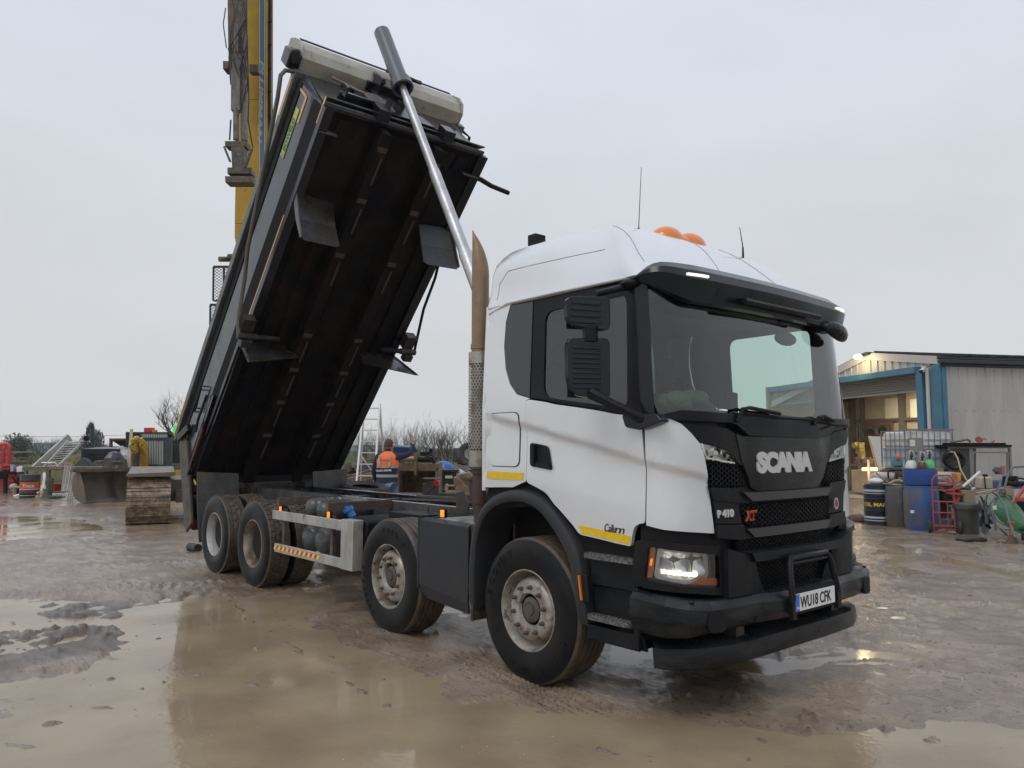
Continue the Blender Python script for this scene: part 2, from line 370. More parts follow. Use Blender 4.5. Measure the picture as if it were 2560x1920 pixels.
fs.append(tuple((len(rings)-1)*NU+j for j in range(NU)))
g.add(vs, fs)
roof = ob('roof', g, white, truck, smooth=50)
def rv(k, u): j = (u+UE)/(2*UE)*NU-.5; j0 = int(math.floor(j)); f_ = j-j0; return Vector(vs[k*NU+j0]).lerp(Vector(vs[k*NU+j0+1]), f_)
seam = mat('seam_grey', (.32, .32, .32), .6)
for s_ in (1, -1):
    g = G(); g.tube([rv(k, s_*2.84) for k in (2, 3, 4)]+[rv(5, s_*u) for u in (2.74, 2.6, 2.4, 2.2, 2.0, 1.8, 1.66)], .0035, 5); ob('panel_seam', g, seam, roof)
    g = G(); g.tube([rv(k, s_*(1.10+.02*k)) for k in range(3, 10)], .0035, 5); ob('panel_seam', g, seam, roof)
    g = G(); g.tube([rv(k, s_*(.50-.03*k)) for k in range(3, 9)], .0035, 5); ob('panel_seam', g, seam, roof)
# drip moulding along the side of the roof
g = G()
for sy in (-1, 1):
    g.tube([(-.5, sy*1.172, 2.80), (-.25, sy*1.188, 2.852), (.3, sy*1.196, 2.852), (1.0, sy*1.19, 2.845)], .012, 8)
each('roof_moulding', g, white, truck)
g = G()
for dy in (-.13, .13):
    g.sphere((.50, dy*1.15, 3.37), .125, 10, (1.05, 1.25, 1.0), 0, 90)
g.sphere((.50, 0, 3.37), .11, 8, (.95, 1.2, .75), 0, 90)
bx = ob('beacon', g, amber, truck)
bx.location = (0, .0, 0)
ob('antenna', G().cyl((.55, -.55, 3.36), (.55, -.55, 3.40), .012, .008, 8).cyl((.55, -.55, 3.40), (.60, -.57, 3.86), .0035, .002, 5), blk2, truck)
ob('antenna', G().cyl((.75, .55, 3.28), (.75, .55, 3.40), .010, .007, 8).cyl((.75, .55, 3.40), (.73, .54, 3.57), .005, .003, 5), blk2, truck)
ob('roof_camera', G().box((-.36, -.78, 3.43), (.10, .12, .13)).box((-.36, -.78, 3.35), (.04, .05, .08)), blk2, truck, bevel=.01)
# -- sun visor ----------------------------------------------------------------
g = G(); vs = []; fs = []; nu = 60; prof = [(.0, 0), (.055, 0.005), (.10, .155), (.088, .16), (.072, .22), (.012, .275), (-.02, .28)]
for i in range(nu+1):
    u = -1.35+2.7*i/nu; a = abs(u); tp = sm(.9, 1.35, a); low = 2.655+.15*sm(.95, 1.35, a); top = 2.925-.095*sm(1.12, 1.36, a)
    for (o_, h_) in prof: vs.append(S(u, low+(top-low)*h_/.28, .01+o_*(1-.75*sm(1.1, 1.35, a))))
k = len(prof)
for i in range(nu):
    for j in range(k-1): fs.append((i*k+j, i*k+j+1, (i+1)*k+j+1, (i+1)*k+j))
    fs.append((i*k, (i+1)*k, (i+1)*k+k-1, i*k+k-1))
g.add(vs, fs); visor = ob('sun_visor', g, gloss, truck, smooth=25)
for s_ in (-1, 1):
    ob('marker_light', sheet([(s_*.93-.08, 2.822), (s_*.93+.08, 2.822), (s_*.93+.08, 2.838), (s_*.93-.08, 2.838)], off=.110, depth=.02), mat('lit_marker', (1.0, .97, .86), .3, emit=1.0), visor)
g = G()   # mirror / camera bar hanging from the visor
a_, b_ = Vector((1.46, -.56, 2.70)), Vector((1.46, .43, 2.70))
g.tube([a_, b_], .022, 8)
for t_ in (.06, .35, .65, .94): p = a_.lerp(b_, t_); g.bar(p, p+Vector((-.12, 0, .05)), .03, .02)
ob('light_bar', g, blk, truck)
g = G()
g.tube([(1.25, .70, 2.70), (1.38, .70, 2.67)], .04, 8)
for t_ in range(9):
    k_ = (t_-4)/4; g.sphere((1.42-.03*k_*k_, .80+.13*k_, 2.632-.032*k_), .085*math.sqrt(max(.05, 1-.8*k_*k_)), 6, (.6, 1.0, .8))
ob('front_mirror', g, gloss, truck)
# -- windscreen ---------------------------------------------------------------
wsp = [(-1.262, 2.0), (-1.24, 2.745), (1.24, 2.745), (1.262, 2.0), (1.24, 1.935), (1.15, 1.915), (.6, 1.895), (-.6, 1.895), (-1.15, 1.915), (-1.24, 1.935)]
sh('windscreen', wsg, wsp, off=-.008, depth=.001)
g = G()
for (u0, u1, z0) in ((.63, -.32, 1.985), (-.33, -.93, 1.955)):
    g.tube([S(u0, 1.89, .03), S(u0-.04, z0-.01, .05), S(u0-.12, z0, .05), S((u0+u1)/2, z0-.03, .04)], .014, 6)
    g.tube([S(u0-.05, z0-.035, .03), S((u0+u1)/2, z0-.055, .02), S(u1, z0-.06, .02)], .012, 6)
ob('wiper', g, blk2, truck)
# -- black front --------------------------------------------------------------
sh('front_panel', blk, [(.845, 1.15), (.87, 1.55), (.98, 1.78), (1.24, 1.92), (.8, 1.90), (-.8, 1.90), (-1.24, 1.92), (-.98, 1.78), (-.87, 1.55), (-.845, 1.15)], off=-.025, depth=.05)
cowl = [(1.25, 1.92), (1.13, 1.89), (.8, 1.885), (.693, 1.88), (.573, 1.853), (-.418, 1.849), (-.556, 1.88), (-.9, 1.88), (-1.13, 1.89), (-1.25, 1.92), (-1.1, 1.955), (-.6, 1.94), (.6, 1.94), (1.1, 1.955)]
sh('cowl', blk, cowl, off=.02, depth=.08)
lip = [(.72, 1.885), (.57, 1.853), (-.43, 1.853), (-.58, 1.885), (-.66, 1.875), (-.52, 1.80), (-.38, 1.79), (.23, 1.797), (.52, 1.80), (.66, 1.875)]
sh('cowl', blk, lip, off=.045, depth=.06)
upper = [(1.10, 1.875), (.70, 1.845), (.627, 1.813), (.59, 1.72), (.54, 1.60), (.60, 1.615), (.64, 1.665), (.70, 1.703), (.80, 1.731), (.965, 1.757), (1.03, 1.815)]
nose = rnd([(.625, 1.815), (.54, 1.795), (-.54, 1.795), (-.625, 1.815), (-.57, 1.64), (-.46, 1.455), (-.40, 1.43), (.40, 1.43), (.46, 1.455), (.57, 1.64)], .02)
for mir in (False, True):
    sh('front_panel', blk, upper, off=.008, depth=.04, mir=mir)
    drl = rnd([(.958, 1.75), (.80, 1.724), (.70, 1.697), (.643, 1.658), (.607, 1.612), (.895, 1.646), (.93, 1.70)], .01, 2)
    dr = sh('daytime_lamp', chrome, drl, off=-.02, depth=.03, mir=mir, f=lambda u, z: .018*math.sin(u*70)*math.sin(z*60+u*30), du=.03, dz=.02)
    ob('lens', sheet(drl, off=.006, depth=.002, mir=mir), lensm, dr)
    ob('light_strip', sheet([(.955, 1.748), (.935, 1.745), (.915, 1.69), (.895, 1.66), (.63, 1.625), (.625, 1.615), (.893, 1.65), (.93, 1.70)], off=.002, depth=.004, mir=mir), mat('white_light_guide', (.8, .8, .78), .3, emit=.25), dr)
sh('nose_panel', mat('satin_black', (.012, .013, .0145), .30, rvar=.08, spec=.4), nose, off=.03, depth=.05, f=lambda u, z: -.016*sm(.40, .56, abs(u)+(.0 if z > 1.6 else (1.6-z)*.55))-.02*sm(1.52, 1.43, z))
def hexgrille(name, poly, cell, off, mir=False, back=True, parent=None):
    g = G(); us = [p[0] for p in poly]; zs = [p[1] for p in poly]
    if back: g.add(*(lambda q: (q.v, q.f))(sheet(poly, off=off-.035, depth=.005, mir=mir)))
    ro = 0; z = min(zs); w_ = cell*1.5; sgn = -1 if mir else 1
    while z < max(zs)+cell:
        u = min(us)+(w_ if ro % 2 else 0)
        while u < max(us)+cell:
            if inpoly(u, z, poly):
                vs = []
                for j in range(6):
                    a = j*math.pi/3
                    for rr, o_ in ((.98, off), (.80, off), (.80, off-.02)):
                        vs.append(S(sgn*(u+math.cos(a)*cell*rr), z+math.sin(a)*cell*rr, o_))
                fs = []
                for j in range(6):
                    k = (j+1) % 6; fs += [(j*3, j*3+1, k*3+1, k*3), (j*3+1, j*3+2, k*3+2, k*3+1)]
                g.add(vs, fs)
            u += 2*w_
        z += cell*.866; ro += 1
    return ob(name, g, blk, parent or truck, smooth=0)
for mir in (False, True):
    sgp = [(.905, 1.632), (.61, 1.605), (.562, 1.546), (.50, 1.455), (.878, 1.47)]
    hexgrille('grille', sgp, .019, 0.0, mir)
    sh('front_panel', blk, [(.882, 1.468), (.60, 1.455), (.585, 1.42), (.50, 1.375), (.50, 1.36), (.59, 1.36), (.856, 1.385)], off=.012, depth=.04, mir=mir)
    sh('front_panel', blk, [(.858, 1.383), (.583, 1.358), (.575, 1.225), (.836, 1.24)], off=.004, depth=.04, mir=mir)
    sh('front_panel', blk, [(.836, 1.232), (.572, 1.218), (.548, 1.17), (.45, 1.125), (.60, 1.12), (.84, 1.15)], off=.018, depth=.05, mir=mir)
barm = mat('satin_grey_bar', (.035, .034, .032), .3, coat=.1)
sh('grille_bar', barm, [(.59, 1.43), (.50, 1.425), (-.50, 1.425), (-.59, 1.43), (-.49, 1.368), (.49, 1.368)], off=.036, depth=.06)
sh('grille_bar', barm, [(.555, 1.19), (-.555, 1.19), (-.47, 1.13), (.47, 1.13)], off=.036, depth=.06)
gr = hexgrille('grille', rnd([(.585, 1.352), (-.575, 1.352), (-.55, 1.26), (-.50, 1.20), (.50, 1.20), (.545, 1.22)], .02), .02, .012)
hexgrille('grille', [(.60, 1.12), (-.60, 1.12), (-.60, 1.04), (.60, 1.04)], .017, -.01)
let = mat('silver_lettering', (.62, .62, .60), .35, .25)
def ft(u0, z0, off, k=1, sl=0): return lambda x, y, z: S(u0-x, z0+y+x*sl, off+z)
text('lettering', 'SCANIA', ft(.425, 1.562, .034), let, truck, size=.172, bold=.0125, ext=.006, sx=1.16, spacing=.93)
text('lettering', 'P 410', ft(.822, 1.277, .008), let, truck, size=.062, bold=.0035, ext=.004, sx=1.15)
text('badge', 'XT', ft(.545, 1.245, .02), mat('orange_red_badge', (.62, .10, .05), .4), gr, size=.082, bold=.005, ext=.004, sx=.9, shear=.3)
text('badge', 'XT', ft(.540, 1.249, .025), blk2, gr, size=.074, bold=-.0015, ext=.003, sx=.95, shear=.3)
g = G(); vs = [S(-.652, 1.30, .03)]; fs = []
for j in range(20): a = j*math.pi/10; vs.append(S(-.652+.036*math.cos(a), 1.30+.045*math.sin(a), .03))
g.add(vs, [(0, j+1, (j+1) % 20+1) for j in range(20)]); em = ob('badge', g, silver, truck, smooth=0)
g = G(); vs = [S(-.652, 1.30, .033)]
for j in range(20): a = j*math.pi/10; vs.append(S(-.652+.020*math.cos(a), 1.30+.030*math.sin(a), .033))
g.add(vs, [(0, j+1, (j+1) % 20+1) for j in range(20)]); ob('shield', g, mat('red_enamel', (.35, .02, .03), .3), em, smooth=0)
# -- head lamps, lower wings, bumper -----------------------------------------
for mir in (False, True):
    surr = rnd([(1.395, 1.14), (1.43, .86), (1.10, .83), (.79, .79), (.79, 1.09), (1.18, 1.135)], .03)
    lampo = rnd([(1.305, 1.107), (1.335, .90), (1.111, .872), (.812, .838), (.832, 1.045)], .025)
    sh('lamp_surround', blk, surr, holes=[lampo], off=.03, depth=.12, mir=mir)
    sh('lamp_surround', blk2, [(1.40, 1.235), (1.40, 1.13), (.83, 1.08), (.83, 1.19), (1.25, 1.22)], off=-.03, depth=.08, mir=mir)
    hl = sh('headlight', chrome, rnd([(1.241, 1.085), (.915, 1.05), (.912, .92), (.987, .922), (1.064, .892), (1.265, .925)], .02), off=-.03, depth=.02, mir=mir,
            f=lambda u, z: -.03+.045*abs(math.sin(u*22))*abs(math.cos(z*19+1)), du=.025, dz=.025)
    ob('housing', sheet(lampo, off=-.055, depth=.01, mir=mir), mat('lamp_housing', (.16, .16, .16), .3), hl)
    ob('rim', sheet(rnd([(1.256, 1.10), (.90, 1.06), (.898, .905), (.985, .905), (1.06, .874), (1.285, .912)], .03), holes=[rnd([(1.238, 1.082), (.918, 1.046), (.915, .93), (.985, .925), (1.064, .896), (1.262, .93)], .02)], off=-.008, depth=.03, mir=mir), silver, hl)
    ob('indicator', sheet(rnd([(1.301, 1.10), (1.268, 1.098), (1.292, .912), (1.328, .909)], .01), off=0, depth=.03, mir=mir), amberlens, hl)
    ob('indicator', sheet(rnd([(.968, .915), (.829, .895), (.826, .852), (1.06, .878)], .01), off=0, depth=.02, mir=mir), amberlens, hl)
    g = G()
    for j in range(7): u = 1.225-.037*j; g.add(*(lambda q: (q.v, q.f))(sheet(rnd([(u+.014, .965-.004*j), (u-.014, .965-.004*j), (u-.014, .94-.004*j), (u+.014, .94-.004*j)], .006), off=-.012, depth=.01, mir=mir)))
    ob('light_strip', g, lamplit, hl)
    ob('lit_bulb', sheet(rnd([(1.30, 1.03), (1.285, 1.03), (1.295, .985), (1.31, .985)], .006), off=.002, depth=.003, mir=mir), amberlit, hl)
    ob('lens', sheet(lampo, off=.014, depth=.002, mir=mir), lensm, hl)
    sh('lower_wing', blk, [(.80, 1.085), (.62, 1.04), (.522, 1.015), (.46, .90), (.385, .78), (.80, .78)], off=.07, depth=.12, mir=mir, f=lambda u, z: -.04*sm(.55, .42, abs(u)))
sh('front_panel', blk, [(.96, 1.135), (-.96, 1.135), (-.96, 1.03), (.96, 1.03)], off=-.06, depth=.05)
sh('lower_grille_lip', blk, [(.60, 1.045), (-.60, 1.045), (-.56, .985), (.56, .985)], off=.10, depth=.16)
hexgrille('grille', [(.56, .985), (-.56, .985), (-.46, .76), (.46, .76)], .018, .0)
BP = [(1.575, 0), (1.572, -.3), (1.555, -.42), (1.51, -.53), (1.50, -.64), (1.495, -.8), (1.475, -1.0), (1.425, -1.16), (1.30, -1.245), (1.04, -1.26)]
BU = [0.]
for a, b in zip(BP, BP[1:]): BU.append(BU[-1]+math.dist(a, b))
def SB(u, z, off=0):
    a = min(abs(u), BU[-1]-1e-6); i = 0
    while BU[i+1] < a: i += 1
    t = (a-BU[i])/(BU[i+1]-BU[i]); p1, p2 = BP[i], BP[i+1]; e1, e2 = p2[0]-p1[0], p2[1]-p1[1]; l = math.hypot(e1, e2)
    # smooth normals by blending with the neighbours
    x, y = p1[0]+e1*t, p1[1]+e2*t; nx, ny = -e2/l, e1/l
    def nn(j):
        j = max(0, min(len(BP)-2, j)); a1, a2 = BP[j+1][0]-BP[j][0], BP[j+1][1]-BP[j][1]; q = math.hypot(a1, a2); return (-a2/q, a1/q)
    na, nb, nc = nn(i-1) if i else (1, 0), (nx, ny), nn(i+1)
    if t < .5: k = .5-t; nx, ny = nb[0]*(1-k)+na[0]*k, nb[1]*(1-k)+na[1]*k
    else: k = t-.5; nx, ny = nb[0]*(1-k)+nc[0]*k, nb[1]*(1-k)+nc[1]*k
    x += nx*off; y += ny*off
    return Vector((x, y if u >= 0 else -y, z))
def bprof(u):
    a = abs(u)
    return (.775+.05*sm(.9, 1.6, a), .585-.025*sm(.9, 1.4, a)+.01*sm(.6, .4, a))
g = G(); vs = []; fs = []; nb = 110; UB = BU[-1]-.001
for i in range(nb+1):
    u = -UB+2*UB*i/nb; zt, zb = bprof(u); md = (zt+zb)/2
    pr = [(-.25, zt+.006), (-.045, zt+.003), (-.037, zt-.001), (.002, zt-.040), (.006, zt-.046), (.012, md-.01), (.008, md-.03), (-.010, zb+.035), (-.04, zb+.004), (-.05, zb), (-.2, zb)]
    for o_, z in pr:
        p = SB(u, z, o_)
        vs.append(p)
k = len(pr)
for i in range(nb):
    for j in range(k-1): fs.append((i*k+j, i*k+j+1, (i+1)*k+j+1, (i+1)*k+j))
fs += [tuple(range(k)), tuple(nb*k+j for j in range(k))[::-1]]
g.add(vs, fs)
bumpm = mat('scuffed_bumper', (.009, .0105, .0125), .32, spec=.22, col2=(.026, .027, .028), scale=3, stretch=(1, 1, 4), rvar=.1, col3=(.07, .07, .07), scale3=9, lo3=.66, hi3=.76)
bump = ob('bumper', g, bumpm, truck, smooth=18)
g = G()
for s_ in (-1, 1):
    g.add(*(lambda q: (q.v, q.f))(sheet(rnd([(s_*.99-.075, .725), (s_*.99+.075, .725), (s_*.99+.075, .60), (s_*.99-.075, .60)], .045, 5), off=.022, depth=.03, fn=SB)))
each('fog_lamp_cover', g, blk2, bump)
ob('towing_eye', sheet(rnd([(.615, .645), (.575, .645), (.575, .61), (.615, .61)], .018), off=.014, depth=.01, fn=SB), mat('hole_black', (.002, .002, .002), .9), bump)
g = G()
for s_ in (-1, 1):
    for zz in (.0, .13):
        g.cyl((1.40-zz, s_*(1.12), .775), (1.40-zz, s_*1.12, .787), .022, n=12)
each('rubber_plug', g, blk2, bump)
# lower rear return of the bumper (muddy corner) and step boxes
g = G()
ub = [(1.50, 0), (1.49, -.4), (1.46, -.8), (1.38, -1.02), (1.25, -1.17), (1.18, -1.2)]
vs = []; fs = []; pts = [(x, y) for x, y in ub[::-1]]+[(x, -y) for x, y in ub[1:]]
pr = [(-.30, .515), (-.035, .515), (-.006, .497), (.004, .42), (0, .385), (-.03, .368), (-.12, .368)]
for (x, y) in pts:
    nrm = Vector((x-.4, y*.7, 0)).normalized()
    for o_, z in pr: vs.append((x+nrm.x*o_, y+nrm.y*o_, z+.015*abs(y)*0-.012*abs(y)))
k = len(pr)
for i in range(len(pts)-1):
    for j in range(k-1): fs.append((i*k+j, i*k+j+1, (i+1)*k+j+1, (i+1)*k+j))
fs += [tuple(range(k)), tuple((len(pts)-1)*k+j for j in range(k))]
g.add(vs, fs)
ub_ = ob('underrun_bar', g, bumpm, truck, smooth=35)
each('bracket', G().box((1.36, -.62, .55), (.10, .09, .08)).box((1.36, .62, .55), (.10, .09, .08)), chas, ub_)
g = G(); g.tube([(1.585, -.30, .63), (1.60, -.30, .74), (1.57, -.275, .93), (1.555, -.24, .985), (1.555, .24, .985), (1.57, .275, .93), (1.60, .30, .74), (1.585, .30, .63)], .022, 10)
g.tube([(1.56, -.26, .95), (1.56, .26, .95)], .012, 8)
for s_ in (-1, 1): g.box((1.60, s_*.30, .66), (.03, .05, .12))
ob('bull_bar', g, blk, truck)
pl = ob('number_plate', G().box((1.612, -.03, .705), (.008, .52, .111)), mat('plate_white', (.78, .78, .76), .3), truck)
ob('plate_holder', G().box((1.601, -.03, .712), (.012, .56, .165)), blk2, pl)
ob('plate_band', G().box((1.6175, -.268, .705), (.002, .044, .109)), mat('plate_blue', (.02, .16, .55), .3), pl)
text('plate_lettering', 'WU18 CFK', lambda x, y, z: Vector((1.6175+z, -.232+x, .669+y)), blk2, pl, size=.104, bold=.0012, ext=.001, sx=.80, spacing=1.0)
text('plate_lettering', 'GB', lambda x, y, z: Vector((1.6195+z, -.283+x, .665+y)), mat('plate_white', 0), pl, size=.022, bold=.0004, ext=.0005)
# -- steps, wheel arches -------------------------------------------------------
stp = ob('step_box', G().box((.86, -1.0, .78), (.46, .34, .36)).box((.84, -1.12, .49), (.44, .2, .1)).plate([(.62, -1.185, .99), (1.06, -1.185, .99), (1.06, -1.2, .80), (.64, -1.2, .80)], .02)
         .plate([(.66, -1.19, .52), (1.07, -1.19, .52), (1.09, -1.16, .43), (.7, -1.16, .43)], .02).plate([(1.04, -1.235, .84), (1.08, -1.235, .84), (1.08, -1.235, .44), (1.04, -1.235, .5)], .03), blk, truck, bevel=.008)
ob('step_box', G().box((.86, 1.0, .78), (.46, .34, .36)).box((.84, 1.12, .49), (.44, .2, .1)), blk, truck, bevel=.008)
tread = mat('step_tread', (.20, .195, .18), .45, .4, col2=(.07, .065, .058), scale=55, lo=.45, hi=.55, bump=.006, bscale=110)
for (x0, x1, z) in ((.6, 1.06, 1.01), (.63, 1.02, .61)):
    g = G(); poly = rnd([(x0, -1.255), (x1, -1.255), (x1, -1.02), (x0, -1.02)], .06); g.prism(poly, XY(z-.03), .03)
    for i in range(int((x1-x0)/.033)):
        for j in range(6):
            g.cyl((x0+.025+i*.033+(j % 2)*.016, -1.235+j*.036, z), (x0+.025+i*.033+(j % 2)*.016, -1.235+j*.036, z+.006), .009, .007, 5)
    ob('step', g, tread, truck)
def arch(g, y0, y1, r0, r1, cx, cz, a0, a1, n=24, yo=0):
    for i in range(n):
        A0, A1 = a0+(a1-a0)*i/n, a0+(a1-a0)*(i+1)/n
        q = lambda a, r, y: (cx+r*math.cos(a)*(1.0), y, cz+r*math.sin(a))
        g.add([q(A0, r0, y0), q(A1, r0, y0), q(A1, r1, y0+yo), q(A0, r1, y0+yo), q(A0, r0, y1), q(A1, r0, y1), q(A1, r1, y1), q(A0, r1, y1)],
              [(0, 1, 2, 3), (4, 7, 6, 5), (0, 4, 5, 1), (3, 2, 6, 7)])
# arch outline at the outside (x,z): up the rear, over, down the front
ao = [(-.70, .36), (-.70, .80), (-.64, 1.12), (-.50, 1.30), (-.28, 1.40), (-.02, 1.425), (.18, 1.38), (.36, 1.25), (.50, 1.10), (.56, 1.03), (.62, .78), (.66, .46)]
ai = [(-.60, .34), (-.60, .80), (-.56, 1.07), (-.44, 1.22), (-.25, 1.30), (-.02, 1.32), (.14, 1.28), (.28, 1.17), (.40, 1.04), (.47, .94), (.52, .74), (.545, .46)]
for s_ in (-1, 1):
    g = G(); vs = []; fs = []
    for (xo, zo), (xi, zi) in zip(ao, ai):
        mxx, mz = (xo+xi)/2, (zo+zi)/2
        vs += [(xo, s_*.90, zo), (xo, s_*1.205, zo), (xo*.9+xi*.1, s_*1.235, zo*.9+zi*.1), (mxx, s_*1.25, mz), (xi, s_*1.245, zi), (xi, s_*1.20, zi), (xi, s_*.90, zi)]
    for i in range(len(ao)-1):
        for j in range(6): fs.append((i*7+j, i*7+j+1, i*7+j+8, i*7+j+7))
    fs += [tuple(range(7)), tuple((len(ao)-1)*7+j for j in range(7))]
    g.add(vs, fs); wa = ob('wheel_arch', g, dgrey, truck, smooth=40, sub=1)
    if s_ < 0:
        ob('side_marker', G().plate([(.585, -1.25, .86), (.60, -1.25, .86), (.625, -1.25, .70), (.61, -1.25, .70)], -.022), amberlens, wa)
        ob('marker_base', G().plate([(.60, -1.235, .88), (.66, -1.235, .87), (.68, -1.235, .69), (.615, -1.235, .68)], -.025), blk2, wa, bevel=.006)
    # black filler between arch and door
    g = G(); g.prism([(-.55, 1.30), (-.50, 1.41), (.05, 1.46), (.25, 1.39), (.42, 1.27), (.53, 1.13), (1.0, 1.09), (1.0, .95), (.6, .9), (.5, 1.0), (.3, 1.2), (0, 1.28), (-.4, 1.25)], XZ(s_*1.17 if s_ < 0 else 1.13), .04)
    ob('arch_filler', g, blk2, truck)
# front mudguard liner with hanging flap
g = G(); g.box((-.64, -1.06, .72), (.03, .34, .74)); ob('mud_flap', g, mat('muddy_rubber', (.03, .027, .024), .8, col2=(.06, .045, .03), scale=20, bump=.004, bscale=60), truck)
g = G(); g.box((-.64, 1.06, .72), (.03, .34, .74)); ob('mud_flap', g, MATS['muddy_rubber'], truck)
ob('side_panel', G().plate([(-1.43, -1.225, 1.09), (-.70, -1.225, 1.075), (-.70, -1.225, .47), (-1.43, -1.225, .55)], .02).plate([(-1.43, -1.225, .55), (-.70, -1.225, .47), (-.72, -1.20, .38), (-1.33, -1.20, .42)], .02)
   .box((-1.42, -1.08, .80), (.02, .3, .6)).plate([(-1.43, -1.22, 1.09), (-.72, -1.22, 1.075), (-.72, -1.14, 1.095), (-1.43, -1.14, 1.11)], -.01), dgrey, truck, bevel=.004, label='plain dark grey side panel between the two front wheels')
ob('battery_box', G().box((-1.05, -.92, .78), (.62, .42, .56)), blk2, truck)
tm_ = mat('muddy_tread_plate', (.30, .29, .27), .5, .2, col2=(.09, .075, .06), scale=9, bump=.004, bscale=45)
ob('tread_plate', G().box((-1.05, -.90, 1.075), (.70, .52, .03)), tm_, truck)
# -- interior ------------------------------------------------------------------
g = G(); g.box((1.02, 0, 1.80), (.36, 2.1, .2)); g.box((1.18, 0, 1.84), (.26, 1.5, .14)); g.box((.98, 0, 1.92), (.36, 2.05, .05)); g.sphere((.98, -.62, 1.96), .3, 8, (.7, 1, .45), 0, 90)
ob('dashboard', g, mat('dash_plastic', (.055, .06, .06), .65), truck, bevel=.03)
g = G()
for y in (-.62, .62):
    g.box((.1, y, 1.62), (.5, .5, .16)); g.box((-.16, y, 2.0), (.14, .5, .75)); g.box((-.17, y, 2.45), (.10, .3, .2))
each('seat', g, mat('seat_fabric', (.03, .032, .036), .9), truck, bevel=.05)
g = G(); T_ = Matrix.Translation((.72, -.62, 1.98)) @ Matrix.Rotation(R(-38), 4, 'Y'); pts = [T_ @ Vector((.22*math.cos(a*math.pi/12), .22*math.sin(a*math.pi/12), 0)) for a in range(25)]
g.tube(pts, .016, 6); g.bar(pts[0], pts[12], .03, .015); g.bar(pts[6], T_ @ Vector((0, 0, 0)), .03, .015)
ob('steering_wheel', g, blk2, truck)
random.seed(4); g = G()
for i in range(9): g.sphere((1.16+random.uniform(-.05, .04), -.83+random.uniform(-.14, .14), 2.0+random.uniform(0, .07)), .075, 6, (1, 1.3, .7))
ob('towel', g, mat('olive_towel', (.24, .26, .14), .95, bump=.01, bscale=40), truck, smooth=80)
ob('phone_holder', G().box((1.16, -.27, 2.03), (.03, .10, .17)), blk2, truck, bevel=.01)
ob('interior_mirror', G().sphere((1.20, .40, 2.56), .1, 6, (.4, 1.5, .55)).cyl((1.18, .40, 2.6), (1.15, .4, 2.75), .02, n=6), mat('smoked_plastic', (.05, .055, .055), .5), truck)
g = G(); a_, b_ = S(.22, 2.62, -.1), S(-.35, 2.60, -.1)
g.bar(a_, b_, .05, .03); g.bar(S(.22, 2.66, -.08), S(-.35, 2.645, -.08), .02, .02)
ob('hanging_cord', G().box((.95, 0, 2.74), (.5, 1.5, .02)), blk2, truck)
# -- mirrors --------------------------------------------------------------------
def mirror(s_):
    g = G()
    g.tube([(1.0, s_*1.18, 2.78), (.98, s_*1.26, 2.765), (.90, s_*1.40, 2.72)], .022, 8); g.sphere((1.02, s_*1.20, 2.795), .07, 6, (1.3, .9, .5))
    ga = G(); ga.tube([(1.16, s_*1.26, 1.90), (1.04, s_*1.40, 1.99), (.90, s_*1.46, 2.07)], [.035, .03, .04], 8)
    gb = G(); gb.tube([(.90, s_*1.46, 2.5), (.90, s_*1.46, 2.4)], .05, 8)
    a = ob('mirror_arm', g, blk, truck); ob('mirror_arm', ga, blk, truck); ob('mirror_arm', gb, blk, truck)
    g = G(); g.prism(rnd([(1.0, 1.93), (1.28, 1.93), (1.33, 1.88), (1.15, 1.83), (1.03, 1.85)], .02), XZ(s_*1.28 if s_ < 0 else 1.2), .08)
    ob('mirror_foot', g, gloss, a, bevel=.01)
    for nm, z0, z1, w_, nr in (('mirror_housing', 2.475, 2.70, .30, 4), ('mirror_housing', 2.03, 2.43, .29, 9)):
        g = G(); vs = []; fs = []
        # housing seen from its ribbed front: a shell curved round the mirror glass, glass facing the rear
        T_ = Matrix.Translation((.85, s_*1.455, 0)) @ Matrix.Rotation(R(24*s_), 4, 'Z')
        n1, n2 = 12, nr*4
        for i in range(n2+1):
            t_ = i/n2; z = z0+(z1-z0)*t_; edge = 1-.16*abs(2*t_-1)**4
            rib = .006 if (i % 4 in (1, 2)) else 0
            for j in range(n1+1):
                a_ = -1+2*j/n1; y = a_*w_/2*edge; x = .075*(1-abs(a_)**4)*(1-.6*abs(2*t_-1)**6)+(rib if abs(a_+.12) < .66 else 0)
                vs.append(T_ @ Vector((x, y, z)))
        for i in range(n2):
            for j in range(n1): fs.append((i*(n1+1)+j, i*(n1+1)+j+1, (i+1)*(n1+1)+j+1, (i+1)*(n1+1)+j))
        g = G(); pr_ = rnd([(-w_/2, z1-.015), (w_/2, z1), (w_/2*1.02, z0+.02), (w_/2*.75, z0), (-w_/2*.72, z0+.02), (-w_/2*.98, z0+(z1-z0)*.3)], .045, 5)
        Tm = T_ @ Matrix(((0, 0, 1, 0), (1, 0, 0, 0), (0, 1, 0, 0), (0, 0, 0, 1))); g.prism(pr_, Tm, .065)
        hs_ = z1-z0
        for q_ in range(nr): zq = z0+hs_*(.14+.72*(q_+.5)/nr); g.box((0, 0, 0), (.001, .001, .001)); g.v = g.v[:-8]; g.f = g.f[:-6]; g.mi = g.mi[:-6]; g.cut.pop(); ctr = T_ @ Vector((.067, -w_*.06, zq)); g.box(ctr, (.010, w_*.66, hs_*.72/nr*.62), T_.to_3x3())
        g.add([T_ @ Vector((-.004, y, z)) for y, z in ((-w_*.43, z0+.01), (w_*.43, z0+.01), (w_*.43, z1-.01), (-w_*.43, z1-.01))], [(0, 1, 2, 3)])
        h = ob(nm, g, gloss, a, smooth=40, bevel=.012)
mirror(-1)
